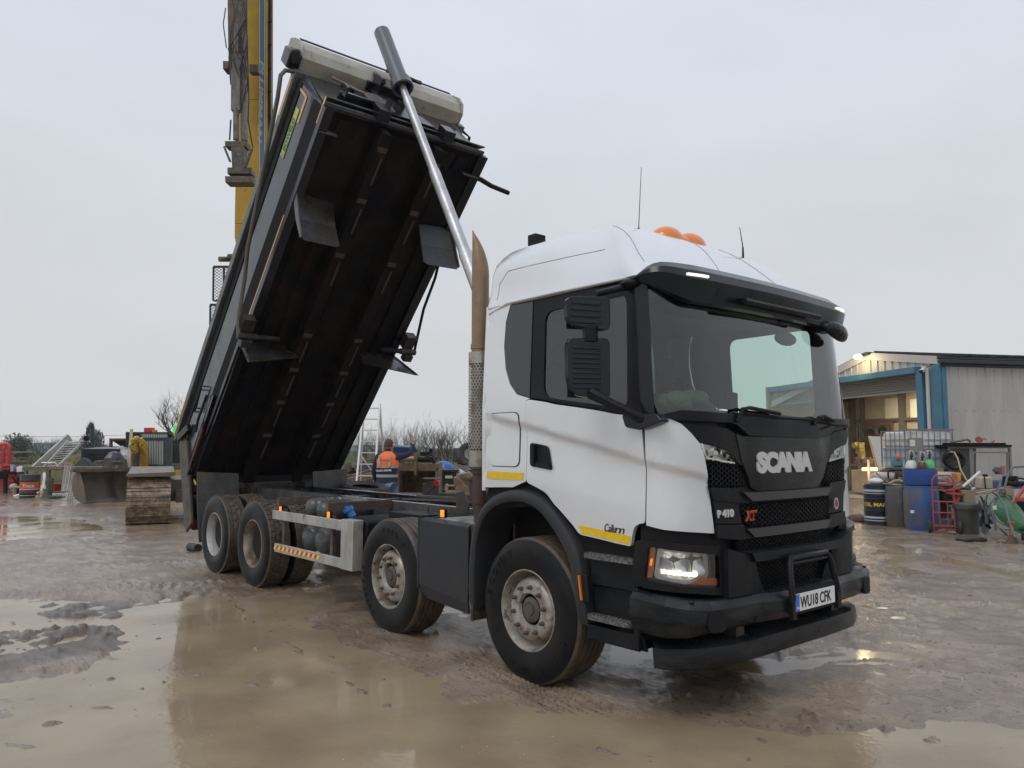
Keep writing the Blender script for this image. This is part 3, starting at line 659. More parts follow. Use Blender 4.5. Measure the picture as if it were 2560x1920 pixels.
# -- exhaust -----------------------------------------------------------------------
ex = (-.84, -1.0)
exm = mat('rusty_cream_exhaust', (.31, .22, .135), .42, .3, col2=(.20, .12, .065), scale=2.2, lo=.38, hi=.66, col3=(.16, .09, .05), scale3=26, lo3=.62, hi3=.72, stretch=(1, 1, .7))
g = G(); R0 = .075
pts = [(ex[0], ex[1], 2.50), (ex[0], ex[1], 3.20)]; rr_ = [R0, R0]
for i in range(1, 15):
    t_ = i/14; r_ = max(.004, R0*(1-t_**1.9)); sft = R0-r_; pts.append((ex[0]-.62*sft, ex[1]-.75*sft, 3.20+.40*t_)); rr_.append(r_)
g.tube(pts, rr_, 16)
g.cyl((ex[0], ex[1], 2.56), (ex[0], ex[1], 2.60), R0+.008, n=16)
ep = ob('exhaust_stack', g, exm, truck, smooth=60)
g = G(); n1, n2 = 22, 30; rr = .098; z0, z1 = 1.66, 2.53
# perforated tube: a lattice of hexagonal holes
for j in range(n2):
    for i in range(n1):
        zc = z0+.03+(z1-.12-z0)*(j+.5)/n2; ac = 2*math.pi*(i+(j % 2)*.5)/n1; hw = math.pi/n1; hh = (z1-.12-z0)/n2/2
        cell = []
        for (a, b) in ((-1, -.67), (0, -1.33), (1, -.67), (1, .67), (0, 1.33), (-1, .67)):
            for k_ in (1.0, .72):
                cell.append((ex[0]+rr*math.cos(ac+a*hw*k_), ex[1]+rr*math.sin(ac+a*hw*k_), zc+b*hh*k_))
        g.add(cell, [(2*q, 2*((q+1) % 6), 2*((q+1) % 6)+1, 2*q+1) for q in range(6)])
g.lathe([(rr+.001, z1-.1), (rr+.001, z1), (rr-.02, z1+.002)], (ex[0], ex[1], 0), 'z', 24)
g.lathe([(rr-.02, z0-.12), (rr+.001, z0-.1), (rr+.001, z0+.035)], (ex[0], ex[1], 0), 'z', 24)
ob('heat_shield', g, mat('stainless_shield', (.42, .40, .36), .32, .75, col2=(.25, .21, .16), scale=8), ep, smooth=0)
ob('inner_pipe', G().cyl((ex[0], ex[1], 1.72), (ex[0], ex[1], 2.48), .075), mat('dull_pipe', (.20, .18, .15), .5, .3), ep)
ob('silencer', G().cyl((ex[0], ex[1], 1.5), (ex[0], ex[1], 1.72), .07).cyl((ex[0], ex[1], 1.25), (ex[0], ex[1], 1.5), .06).cyl((ex[0], ex[1]+.02, .95), (ex[0], ex[1], 1.3), .055), mat('soot_rust', (.07, .045, .035), .8), ep)
# -- hydraulic ram --------------------------------------------------------------------
rd = Vector((-2.103+4.285, 0, 3.341-7.243)).normalized(); p0 = Vector((-4.285, 0, 7.243))
def rp(t): return p0+rd*t
ramm = mat('ram_grey', (.09, .10, .115), .35, coat=.2, rvar=.08)
ram = ob('hydraulic_ram', G().lathe([(.0, 0), (.09, .003), (.105, .02), (.105, .98), (.135, 1.0), (.14, 1.13), (.12, 1.14), (.11, 1.13), (.105, 1.0), (.0, .98)], n=32), ramm, truck, smooth=40)
ram.matrix_world = Matrix.Translation(p0) @ rd.to_track_quat('Y', 'Z').to_matrix().to_4x4()
rodm = mat('polished_rod', (.52, .53, .54), .42, .5, rvar=.06, col2=(.44, .44, .43), scale=6)
g = G()
for a, b, r_ in ((1.0, 1.36, .046), (1.36, 2.62, .056), (2.62, 3.88, .066), (3.88, 5.2, .078), (5.2, 6.7, .092)):
    g.cyl(rp(a), rp(b), r_, n=24); g.cyl(rp(b-.035), rp(b), r_+.006, n=24)
ob('ram_stage', g, rodm, ram).matrix_parent_inverse = ram.matrix_world.inverted()
# -- chassis ----------------------------------------------------------------------------
g = G()
for s_ in (-1, 1):
    g.box((-3.85, s_*.395, .985), (6.9, .012, .27)); g.box((-3.85, s_*.36, 1.115), (6.9, .08, .012)); g.box((-3.85, s_*.36, .855), (6.9, .08, .012))
ob('chassis_rail', g, mat('wet_rail', (.05, .055, .06), .25, col2=(.09, .085, .075), scale=3, rvar=.1), truck, bevel=.003)
g = G()
for x in (-.9, -1.6, -2.4, -3.2, -4.1, -4.9, -5.8, -6.8, -7.25): g.box((x, 0, .98), (.09, .78, .2))
g.tube([(-.6, -.1, 1.0), (-2.2, -.12, .95), (-4.0, -.1, .9)], .07, 10); g.tube([(-4.0, -.1, .9), (-5.14, 0, .62)], .055, 10)
g.box((-.3, 0, .9), (1.7, .6, .5)); g.tube([(-1.8, .15, 1.12), (-2.6, .25, 1.13), (-3.6, .2, 1.12)], .03, 6); g.tube([(-1.2, -.2, 1.14), (-2.4, -.1, 1.14), (-3.3, -.2, 1.12)], .02, 6)
g.tube([(-2.1, -.37, 1.02), (-3.1, -.37, .98), (-4.4, -.37, 1.05)], .015, 6)
each('crossmember', g, chas, truck)
g = G()
for x in (0, -1.95):
    g.cyl((x, -1.0, .50), (x, 1.0, .50), .055, n=10)
    for s_ in (-1, 1):
        for i in range(4): g.bar((x-.75, s_*.42, .74+i*.014), (x, s_*.42, .60+i*.02), .08, .014); g.bar((x, s_*.42, .60+i*.02), (x+.75, s_*.42, .74+i*.014), .08, .014)
for x in (-5.14, -6.49):
    g.cyl((x, -.95, .53), (x, .95, .53), .09, n=12); g.sphere((x, 0, .53), .24, 8)
for s_ in (-1, 1):
    g.sphere((-5.81, s_*.5, .80), .16, 8, (1, .7, 1))
    for i in range(6): g.bar((-6.6, s_*.5, .66+i*.012), (-5.81, s_*.5, .72+i*.022), .09, .016); g.bar((-5.81, s_*.5, .72+i*.022), (-5.02, s_*.5, .66+i*.012), .09, .016)
ob('axle', g, chas, truck)
each('bracket', G().prism([(-1.42, 1.12), (-1.22, 1.12), (-1.24, 1.23), (-1.34, 1.28), (-1.43, 1.38), (-1.5, 1.36)], XZ(-.62), .012).prism([(-1.44, 1.12), (-1.28, 1.12), (-1.24, 1.22), (-1.34, 1.32), (-1.46, 1.30)], XZ(-.80), .012), chas, truck, label='upright cradle plates for the lowered body')
g = G(); g.tube([(-.62, -.75, 1.15), (-.72, -.72, 1.22), (-.80, -.85, 1.2)], .075, 10); g.lathe([(.12, 0), (.13, .03), (.05, .12)], (-.72, -.95, 1.2), 'y', 12)
ob('exhaust_elbow', g, mat('dirty_cream_pipe', (.30, .26, .2), .6, col2=(.14, .10, .07), scale=10), truck)
# air tanks, fluid tank
g = G(); tk = [(0, -.34), (.05, -.335), (.09, -.31), (.115, -.26), (.115, .26), (.09, .31), (.05, .335), (0, .34)]
for (x, z) in ((-3.98, 1.03), (-3.70, 1.01)): g.lathe([(r_*1.0, t_) for r_, t_ in tk], (x, -.72, z), 'y', 20)
for (x, z) in ((-3.95, .69), (-3.62, .69)): g.lathe([(r_*1.35, t_) for r_, t_ in tk], (x, -.76, z), 'y', 20)
each('air_tank', g, mat('scratched_grey_tank', (.055, .06, .06), .35, col2=(.10, .10, .095), scale=6, col3=(.5, .47, .4), scale3=10, lo3=.64, hi3=.68, rvar=.1), truck, smooth=50)
fl = ob('fluid_tank', G().prism(rnd([(-3.12, .62), (-2.62, .62), (-2.57, .98), (-2.82, 1.02), (-3.0, .98), (-3.15, .86)], .05), XZ(-1.08), .5), blk2, truck, bevel=.02)
ob('filler_cap', G().cyl((-3.0, -1.0, .99), (-3.03, -1.03, 1.05), .04, n=16).cyl((-3.03, -1.03, 1.05), (-3.045, -1.045, 1.085), .055, n=16).box((-3.05, -1.05, 1.09), (.07, .015, .02)), mat('blue_cap', (.02, .14, .42), .35), fl)
ob('equipment_box', G().box((-3.38, -.75, .62), (.3, .5, .35)).box((-2.2, -.72, .98), (.6, .3, .18)).box((-2.1, -.62, .75), (.3, .3, .3)).tube([(-2.3, -.5, 1.1), (-2.0, -.7, 1.05), (-1.6, -.65, 1.02)], .03, 6).tube([(-2.45, -1.0, .9), (-2.25, -.95, .72), (-2.3, -.8, .5)], .03, 6), blk2, truck)
g = G()
g.box((-4.47, -.80, 1.08), (.06, .78, .09)); g.box((-3.22, -.80, 1.09), (.06, .78, .09))
for x in (-4.37, -3.17): g.box((x, -1.14, .78), (.06, .04, .44))
br = each('guard_bracket', g, mat('rusty_bracket', (.06, .05, .042), .55, col2=(.12, .08, .055), scale=8), truck)
g = G(); g.box((-3.72, -1.20, .925), (1.7, .03, .105)); g.box((-3.66, -1.20, .545), (1.66, .03, .10)); g.box((-2.73, -1.16, .74), (.25, .12, .50))
sg_ = ob('side_guard', g, alu, truck, bevel=.006)
rt = mat('red_stripe', (.55, .03, .02), .35); g = G(); g2 = G()
x = -4.47; k = 0
while x < -3.35:
    q = [(x, -1.2165, .575), (x+.055, -1.2165, .575), (x+.02, -1.2165, .527), (x-.035, -1.2165, .527)]
    (g if k % 2 else g2).add(q, [(0, 1, 2, 3)]); x += .055; k += 1
ob('warning_tape', g, rt, sg_); ob('warning_tape', g2, mat('yellow_stripe', (.75, .60, .12), .35), sg_)
for (x, y, z) in ((-4.40, -1.17, .995), (-3.19, -1.17, 1.01), (-1.14, -1.15, 1.155)):
    h = ob('side_lamp', G().box((x, y, z), (.055, .03, .075)), blk2, truck, bevel=.005)
    ob('lens', G().box((x, y-.018, z), (.045, .02, .06)), amberlit if True else amber, h, bevel=.006)
# -- wheels ---------------------------------------------------------------------------------
RT = .527
def tyre_prof(w_, grooves=True):
    p = [(.285, .0+.03), (.30, .012), (.36, -.004), (.44, -.006), (.485, .006), (.512, .022)]
    t = [(RT-.006, .034)]
    ng = 4; y = .045
    st = (w_-.09)/5
    for i in range(5):
        a = .045+i*st; b = a+st-.012
        t += [(RT, a), (RT, b)]
        if i < 4: t += [(RT-.014, b+.002), (RT-.014, b+.010)]
    t += [(RT-.006, w_-.034)]
    q = [(r_, w_-y_) for r_, y_ in p[::-1]]
    return p, t, q
def wheel(x, s_, w_=.36, kind='front', yo=1.22, brand=None):
    """one wheel: tyre with grooved or blocky tread, rim with nuts"""
    o = Vector((x, s_*yo, RT)); sg = -s_           # +t runs inwards
    def L(prof): return [(r_, sg*t_) for r_, t_ in prof]
    wr = ob('wheel', G().cyl(o+Vector((0, sg*.1, 0)), o+Vector((0, sg*(w_-.02), 0)), .20, n=24), blk2, truck)
    p, t, q = tyre_prof(w_)
    g = G(); g.lathe(L(p), o, n=72); g.lathe(L(q), o, n=72)
    g.cur = 1; g.lathe(L([p[-1]]+t+[q[0]]), o, n=72)
    if kind != 'front':
        nb_ = 44 if kind == 'block' else 30
        wdt = (w_-.05)/4
        for i in range(nb_):
            for j in range(4):
                a = 2*math.pi*(i+(.5 if j % 2 else 0))/nb_; da = math.pi/nb_*.86; y0 = .025+j*wdt; sk = (j-1.5)*.5*math.pi/nb_*(0 if kind == 'block' else 1.6)*(1 if j > 1 else -1)
                vs = []
                for rr in (RT-.014, RT+.010):
                    for (da_, yy) in ((-da, y0+.005), (da, y0+.005), (da, y0+wdt-.005), (-da, y0+wdt-.005)):
                        aa = a+da_+(sk if yy > y0+wdt/2 else -sk)*1.0
                        vs.append(o+Vector((rr*math.cos(aa), sg*yy, rr*math.sin(aa))))
                g.add(vs, [(4, 5, 6, 7), (0, 1, 5, 4), (1, 2, 6, 5), (2, 3, 7, 6), (3, 0, 4, 7)])
    ty = ob('tyre', g, [rubber, mudtread], wr, smooth=25)
    g = G(); bright = kind in ('block2',)
    if kind == 'front':
        # bulging steel disc: lip, well, dome out to the nut flange, hub opening
        g.lathe(L([(.292, .022), (.296, .012), (.288, .010), (.278, .03), (.270, .07), (.264, .12), (.252, .135), (.246, .12), (.238, .085), (.226, .055), (.208, .037), (.19, .032), (.150, .032), (.122, .034), (.112, .06)]), o, n=60)
        g2 = G(); g2.lathe(L([(.112, .06), (.108, .11), (.095, .11), (.092, .05), (.06, .035), (.045, .038), (.043, .028), (0.001, .026)]), o, n=24)
        ob('hub', g2, mat('grimy_hub', (.055, .055, .052), .5, col2=(.10, .08, .06), scale=14), wr)
    else:
        g.lathe(L([(.292, .022), (.296, .012), (.288, .010), (.280, .03), (.270, .06), (.262, .10), (.256, .16), (.25, .20), (.225, .215), (.2, .225), (.15, .23), (.12, .23)]), o, n=60)
        g2 = G(); g2.lathe(L([(.12, .23), (.115, .17), (.09, .155), (.001, .155)]), o, n=24); ob('hub', g2, mat('grimy_hub', (.055, .055, .052), .5, col2=(.10, .08, .06), scale=14), wr)
    rm = ob('rim', g, steel if kind == 'front' else (mat('clean_silver_rim', (.50, .50, .50), .35, .4, col2=(.38, .36, .33), scale=6) if bright else mat('brown_muddy_rim', (.36, .31, .25), .4, .3, col2=(.12, .085, .06), scale=5, rvar=.1)), wr, smooth=40)
    g = G(); dep = .03 if kind == 'front' else .228
    for i in range(10 if s_ < 0 and yo > 1 else 0):
        g = G()
        a = 2*math.pi*(i+.3)/10; c_ = o+Vector((.168*math.cos(a), sg*dep, .168*math.sin(a))); out_ = Vector((0, s_, 0))
        g.cyl(c_, c_+out_*.008, .017, n=10); g.cyl(c_+out_*.007, c_+out_*.026, .0145, n=6); g.cyl(c_+out_*.025, c_+out_*.04, .009, n=8)
        ob('wheel_nut', g, mat('rusty_nut', (.12, .08, .06), .6), wr)
    if kind == 'front' and x < -.5:
        g = G()
        for i in range(10):
            a = 2*math.pi*(i+.8)/10
            c_ = o+Vector((.240*math.cos(a), sg*.082, .240*math.sin(a))); g.sphere(c_, .021, 4, (1, .5, 1))
        ob('vent_hole', g, mat('hole_black', 0), wr)
    if brand:
        for (txt, r_, a0, st_, sz) in brand:
            for i, ch in enumerate(txt):
                a = R(a0)-i*R(st_)
                rad = Vector((math.cos(a), 0, math.sin(a))); tan = Vector((math.sin(a), 0, -math.cos(a)))
                if ch != ' ': text('tyre_lettering', ch, lambda X, Y, Z, rad=rad, tan=tan: o+rad*(r_+Y)+tan*X+Vector((0, s_*(.0065+Z), 0)), rubber, wr, size=sz, bold=.002, ext=.003)
    return wr
wheel(0, -1, .36, brand=[('ECOWAY', .40, 172, 11, .075), ('BISON', .40, -20, 22, .075)])
wheel(-1.95, -1, .36, brand=[('GOODYEAR', .405, 240, 9, .06), ('KMAX S', .405, 100, 10, .06)])
wheel(0, 1, .36); wheel(-1.95, 1, .36)
for x, kd in ((-5.14, 'block'), (-6.49, 'block2')):
    for s_ in (-1, 1):
        wheel(x, s_, .30, kd, 1.23); wheel(x, s_, .30, kd, .89)
# front hubs bulge: nothing more. rear mudguard plates behind the last axle
fm = mat('muddy_plate', (.045, .044, .042), .5, col2=(.09, .08, .066), scale=4, rvar=.1)
for s_ in (-1, 1):
    y0, y1 = s_*1.21, s_*.60
    g = G().plate([(-7.28, y0, 1.36), (-7.28, y1, 1.33), (-7.24, y1, .95), (-7.24, y0, .90)], .02).plate([(-7.24, y0, .92), (-7.24, y1, .97), (-7.16, y1*1.02, .40), (-7.10, y0, .36)], .02)
    ob('rear_mudguard', g, fm, truck)
g = G()
g.cyl((-7.3, -.55, 1.05), (-7.3, .55, 1.05), .06, n=12); g.box((-7.2, -.42, 1.05), (.3, .1, .25)); g.box((-7.2, .42, 1.05), (.3, .1, .25)); g.box((-7.4, 0, .62), (.12, 2.2, .12))
ob('tipping_hinge', g, chas, truck)
# ================================================================== RAISED BODY (frame: s back along the floor, y across, h up off the floor)
TA = R(47); F0 = Vector((-3.545, 0, 5.626)); dv = Vector((math.cos(TA), 0, math.sin(TA))); nv = Vector((-math.sin(TA), 0, math.cos(TA)))
TB = Matrix(((-dv.x, 0, nv.x, F0.x), (0, 1, 0, 0), (-dv.z, 0, nv.z, F0.z), (0, 0, 0, 1)))
bodyp = mat('body_black_paint', (.010, .012, .016), .2, coat=.15, rvar=.06, spec=.4)
bodys = mat('body_side_paint', (.016, .020, .027), .20, coat=.25, rvar=.08, spec=.45, col2=(.024, .026, .030), scale=1.3)
under = mat('dirty_underside', (.009, .0085, .009), .7, spec=.2, col2=(.021, .015, .0115), scale=2.4, rvar=.1, col3=(.006, .007, .012), scale3=1.6, lo3=.55, hi3=.62, bump=.002, bscale=30)
railp = mat('weathered_rail', (.12, .13, .135), .4, rvar=.1, col2=(.09, .092, .09), scale=5)
def BG(): return G(TB)
LB = 5.95
body = ob('raised_body', BG().box((LB/2, 0, .02), (LB, 2.22, .04)).box((LB/2, 0, .20), (LB-.1, 1.9, .02)), under, truck, label='tipping body raised to about fifty degrees, dirty black floor seen from below')
for s_ in (-1, 1):
    g = BG(); prof = [(1.08, .0), (1.165, .005), (1.165, .03), (1.205, .22), (1.20, .80), (1.17, .86), (1.12, .86), (1.12, .05)]
    vs = [(a, s_*y, h) for a in (.02, LB) for y, h in prof]; k = len(prof)
    g.add(vs, [(j, (j+1) % k, k+(j+1) % k, k+j) for j in range(k)]+[tuple(range(k)), tuple(range(k, 2*k))])
    ob('side_panel', g, bodys, body, smooth=0, bevel=.008)
    ob('top_rail', BG().box((LB/2-.02, s_*1.21, .875), (LB+.06, .11, .12)), railp, body, bevel=.01)
    ob('lower_rail', BG().prism([(0, 0), (.12, 0), (.12, -.09), (0, -.07)], Matrix(((0, 0, 1, .0), (s_, 0, 0, s_*1.06), (0, 1, 0, .0), (0, 0, 0, 1))), LB-.1), bodyp, body)
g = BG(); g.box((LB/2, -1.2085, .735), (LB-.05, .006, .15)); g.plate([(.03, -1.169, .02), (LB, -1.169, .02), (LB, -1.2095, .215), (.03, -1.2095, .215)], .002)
each('painted_shade_strip', g, blk2, body)  # shade under top rail and on chamfer, painted as black plates
# floor understructure
g = BG()
for s_ in (-1, 1): g.box((LB/2, s_*.39, -.10), (LB-.1, .10, .20)); g.box((LB/2, s_*.39, -.205), (LB-.1, .16, .012))
each('longitudinal_beam', g, under, body, bevel=.006)
g = BG()
for s_ in (-1, 1):
    for y in (.62, .86): g.box((LB/2, s_*y, -.012), (LB-.2, .17, .03))
g.box((LB/2, 0, -.012), (LB-.2, .4, .02)); g.box((.02, 0, -.02), (.03, 2.2, .05))
each('floor_rib', g, under, body, bevel=.012)
g = BG()
for s_ in (-1, 1):
    for a in (.25, .95, 1.75, 3.05, 3.65, 4.25, 4.9): g.box((a, s_*.39, -.215), (.06, .12, .015)); g.box((a+.28, s_*.39+.03, -.22), (.36, .018, .02))
each('wear_pad', g, mat('worn_pad', (.07, .06, .05), .5), body)
# headboard and the sheet housing
hb = ob('headboard', BG().plate([(.03, -1.10, .0), (.03, 1.10, .0), (-.02, 1.10, .95), (-.02, -1.10, .95)], .03), bodys, body)
g = BG()
for s_ in (-1, 1):
    g.plate([(.05, s_*1.08, .02), (-.03, s_*1.10, .93), (.08, s_*1.205, .93), (.15, s_*1.19, .2)], .02)
g.plate([(-.10, -1.16, .05), (-.10, 1.16, .05), (.03, 1.12, .22), (.03, -1.12, .22)], .02)
g.box((-.02, 0, .01), (.05, 2.3, .03))
ob('headboard_edge', g, mat('edge_grey', (.09, .095, .10), .3, rvar=.1), body, bevel=.006)
g = BG()      # V shaped ram supports
for s_ in (-1, 1):
    g.bar((-.05, s_*.42, .10), (-.10, s_*.16, .98), .10, .12); g.bar((-.04, s_*.75, .05), (-.06, s_*.32, .75), .015, .25)
    g.box((-.12, s_*.47, -.02), (.14, .16, .2))
g.plate([(-.12, -.36, .10), (-.12, .36, .10), (-.12, .2, .95), (-.12, -.2, .95)], .02)
g.box((-.14, 0, .93), (.12, .62, .10))
ob('ram_support', g, bodyp, body, bevel=.006)
g = BG()
g.tube([(-.28, -.19, .72), (-.28, -.19, 1.05)], .03, 6); g.tube([(-.28, .19, .72), (-.28, .19, 1.05)], .03, 6); g.box((-.2, -.2, .84), (.25, .05, .22)); g.box((-.2, .2, .84), (.25, .05, .22))
each('ram_cradle', g, bodyp, body, bevel=.01)
alub = mat('grubby_aluminium', (.42, .405, .34), .42, .4, col2=(.33, .31, .25), scale=3, stretch=(1, 1, 1), rvar=.1, col3=(.06, .05, .035), scale3=8, lo3=.62, hi3=.75)
g = BG(); T = Matrix(((1, 0, 0, 0), (0, 0, 1, -1.19), (0, 1, 0, 0), (0, 0, 0, 1)))
prof = [(-.02, .90), (-.19, .93), (-.27, 1.02), (-.30, 1.13), (-.29, 1.26), (-.22, 1.40), (-.19, 1.40), (-.25, 1.26), (-.26, 1.13), (-.24, 1.03), (-.17, .96), (-.02, .93)]
g.prism(prof, T, 2.38)
g.prism([(-.24, 1.385), (-.10, 1.40), (-.10, 1.425), (-.25, 1.41)], T, 2.38)
sheetb = ob('sheet_housing', g, alub, body, smooth=20)
g = BG()
for y in (-1.21, 1.18): g.prism([(.10, .90), (-.19, .91), (-.30, 1.0), (-.33, 1.14), (-.30, 1.30), (-.25, 1.42), (.02, 1.44), (.08, 1.1)], Matrix(((1, 0, 0, 0), (0, 0, 1, y), (0, 1, 0, 0), (0, 0, 0, 1))), .03)
each('end_plate', g, alub, sheetb, bevel=.004)
g = BG(); g.box((-.300, -.50, 1.315), (.012, 1.26, .055)); g.box((-.300, .85, 1.315), (.012, .56, .055)); each('painted_slot_shade', g, blk2, sheetb)  # black strips paint in the shade of the housing's open slot
ob('rolled_sheet', BG().tube([(-.14, -1.15, 1.30), (-.14, 1.15, 1.30)], .09, 12), mat('black_canvas', (.02, .02, .022), .9), sheetb)
g = BG(); random.seed(3)
pts = [(-.28, .15+.09*i, 1.405+.02*math.sin(i*2.1)) for i in range(7)]
ob('sheet_fold', g.tube(pts, .03, 6), MATS['black_canvas'], sheetb)
g = BG(); g.box((-.12, -1.28, 1.02), (.20, .16, .24)); g.cyl((-.26, -1.30, .94), (-.10, -1.26, .90), .06, n=12)
ob('sheet_motor', g, bodyp, body, bevel=.02)
# swing arm of the sheet: long bent tube along the near side
g = BG(); g.tube([(-.02, -1.27, .86), (.0, -1.37, .86), (.06, -1.42, .82), (.30, -1.42, .70), (2.15, -1.36, .28), (2.45, -1.35, .12), (2.97, -1.35, -.12), (3.12, -1.345, -.27)], .027, 8)
ob('sheet_arm', g, mat('dull_tube', (.13, .12, .10), .45, .3), body)
g = BG(); g.tube([(.02, 1.27, .86), (.06, 1.40, .82), (2.0, 1.38, .10), (2.5, 1.36, .0), (3.12, 1.345, -.27)], .022, 8)
ob('sheet_arm', g, bodyp, body)
for s_ in (-1, 1):
    g = BG(); g.box((3.0, s_*1.24, -.16), (.22, .16, .14)); g.cyl((3.12, s_*1.36, -.27), (3.12, s_*1.10, -.27), .045, n=10); g.box((3.2, s_*1.24, -.30), (.1, .14, .1))
    g.tube([(3.12, s_*(1.12-.004*i), -.27) for i in range(2)], .045, 8)
    pr = []
    for i in range(44): pr.append((.030+.008*(i % 2), s_*(1.10-.3*i/43)))
    g2 = G(); g2.lathe(pr, (0, 0, 0), 'y', 8)
    g.add([(3.12+v[0], v[1], -.27+v[2]) for v in g2.v], g2.f)
    ob('arm_pivot', g, chas, body)
# body mudguards hanging under the floor (they cover the second axle's wheel when lowered, and the rear pair)
mgm = mat('mudguard_metal', (.045, .048, .052), .32, .2, col2=(.032, .026, .019), scale=2.5, rvar=.1, lo=.45, hi=.55)
for s_ in (-1, 1):
    ya, yb = s_*1.16, s_*.64
    g = BG()
    g.plate([(.30, ya, -.02), (.30, yb, -.02), (1.12, yb, -.03), (1.10, ya, -.03)], -.012)
    ob('mudguard', g, under, body)
    g = BG(); g.plate([(1.10, ya, -.0), (1.14, yb, -.0), (1.34, yb, -.30), (1.30, ya, -.34)], .01)
    g.plate([(1.30, ya, -.34), (1.34, yb, -.30), (1.46, yb*.97, -.52), (1.47, yb*1.06, -.56), (1.44, ya*.97, -.60), (1.41, ya, -.56)], .01)
    ob('mudguard', g, mgm, body, bevel=.003, label='bent mudguard sheet hanging below the floor')
    g = BG(); g.prism([(.30, .0), (.30, -.06), (1.08, -.06), (1.28, -.36), (1.40, -.58), (1.43, -.57), (1.33, -.30), (1.14, .0)], Matrix(((1, 0, 0, 0), (0, 0, 1, ya-.008), (0, 1, 0, 0), (0, 0, 0, 1))), .016)
    g.plate([(.29, ya, .0), (.29, s_*.93, .0), (.29, s_*.93, -.10), (.29, ya, -.10)], .012)
    ob('mudguard_edge', g, railp, body)
    g = BG(); g.plate([(3.37, s_*1.18, -.05), (3.38, s_*.62, .0), (3.30, s_*.50, -.40), (3.25, s_*1.27, -.66)], .012); g.bar((3.37, s_*1.19, -.05), (3.24, s_*1.275, -.67), .035, .015)
    g.prism([(3.34, .02), (3.34, -.05), (5.1, -.02), (5.1, .03)], Matrix(((1, 0, 0, 0), (0, 0, 1, s_*1.20), (0, 1, 0, 0), (0, 0, 0, 1))), .01)
    ob('mudguard', g, mgm, body, label='short mudguard flap standing out below the middle of the floor')
g = BG()
for (a, b) in ((-.09, .24), (1.46, 3.30)):
    g.box(((a+b)/2, -1.171, .018), (b-a, .006, .035))
each('marking_tape', g, otape, body)
g = BG(); g.box((.10, -1.2085, .60), (.03, .004, .30)); g.box((.26, -1.2085, .43), (.34, .004, .05))
g.box((.30, -1.269, .875), (.5, .004, .04))
ob('marking_tape', g, otape, body)
sg2 = ob('maker_sign', BG().box((.62, -1.209, .55), (.64, .006, .11)), mat('lime_sign', (.45, .58, .12), .35), body)
def sgm(x, y, z): return TB @ Vector((.86-x, -1.2135-z, .515+y))
text('sign_lettering', 'BOWELD', sgm, mat('sign_green', (.01, .10, .03), .4), sg2, size=.105, bold=.004, ext=.001, sx=1.0)
g = BG(); g.prism([(.91, .56), (.935, .53), (.885, .60), (.92, .515)], Matrix(((1, 0, 0, 0), (0, 0, 1, -1.215), (0, 1, 0, 0), (0, 0, 0, 1))), .003); ob('sign_emblem', g, MATS['sign_green'], sg2)
# rear marks: yellow strips by the tail
g = BG(); g.box((5.55, -1.269, .90), (.75, .004, .035)); g.bar((5.70, -1.213, .56), (5.45, -1.213, .56), .04, .004, up=(0, 1, 0)); g.bar((5.66, -1.213, .56), (5.82, -1.213, .35), .04, .004, up=(0, 1, 0)); g.bar((5.93, -1.175, -.08), (5.90, -1.175, -.2), .04, .004, up=(0, 1, 0))
each('marking_tape', g, yellow, body)
# grab handles on the side
g = BG()
for a in (4.75, 4.82): g.tube([(a-.15, -1.21, .50), (a-.15, -1.27, .50), (a+.22, -1.27, .44), (a+.22, -1.21, .44)], .014, 6)
each('grab_handle', g, blk2, body)
g = BG(); g.bar((4.45, -1.21, .12), (5.9, -1.23, .03), .05, .05); g.tube([(4.6, -1.24, .3), (5.0, -1.28, .22), (5.15, -1.3, .12)], .02, 6)
ob('tail_linkage', g, bodyp, body)
g = BG(); g.tube([(5.05, -1.235, .06), (5.95, -1.235, .03)], .022, 6); ob('tail_rod', g, mat('dull_red_paint', (.13, .03, .025), .5), body)
# near side tool on the headboard: shovel in its rack, the far side ladder pole
g = BG(); g.box((-.10, -.64, .20), (.10, .62, .03)); g.bar((-.16, -.93, .16), (-.16, -.35, .16), .03, .05); g.box((-.2, -.93, .12), (.12, .02, .12)); g.box((-.2, -.35, .12), (.12, .02, .12)); g.box((-.1, -.72, .62), (.06, .03, .12)); g.box((-.1, -.62, .62), (.06, .03, .12))
ob('tool_rack', g, bodyp, body)
g = BG(); g.tube([(2.96, .82, -.30), (2.96, .90, -.31)], .03, 8); g = BG()
g.tube([(.30, .88, -.03), (.32, 1.25, -.04), (.36, 1.45, -.06), (.40, 1.80, -.03)], [.03, .035, .033, .033], 8)
ob('far_step_bar', g, blk2, body)
sv = G(TB); sv.tube([(-.13, -.85, .74), (-.14, -.60, .52), (-.15, -.52, .44)], .018, 8)
shovel = ob('shovel', sv, mat('reddish_wood', (.16, .09, .08), .5, col2=(.25, .17, .15), scale=8), None, label='old shovel with a reddish handle held in the rack of the raised body', cat='shovel')
sv = G(TB); sv.prism(rnd([(-.55, .50), (-.30, .56), (-.22, .30), (-.24, .06), (-.52, .06), (-.55, .34)], .05), Matrix(((0, 0, 1, -.155), (1, 0, 0, 0), (0, 1, 0, 0), (0, 0, 0, 1))), .012)
ob('blade', sv, mat('worn_shovel_steel', (.15, .12, .11), .45, .4, col2=(.10, .06, .045), scale=9), shovel)
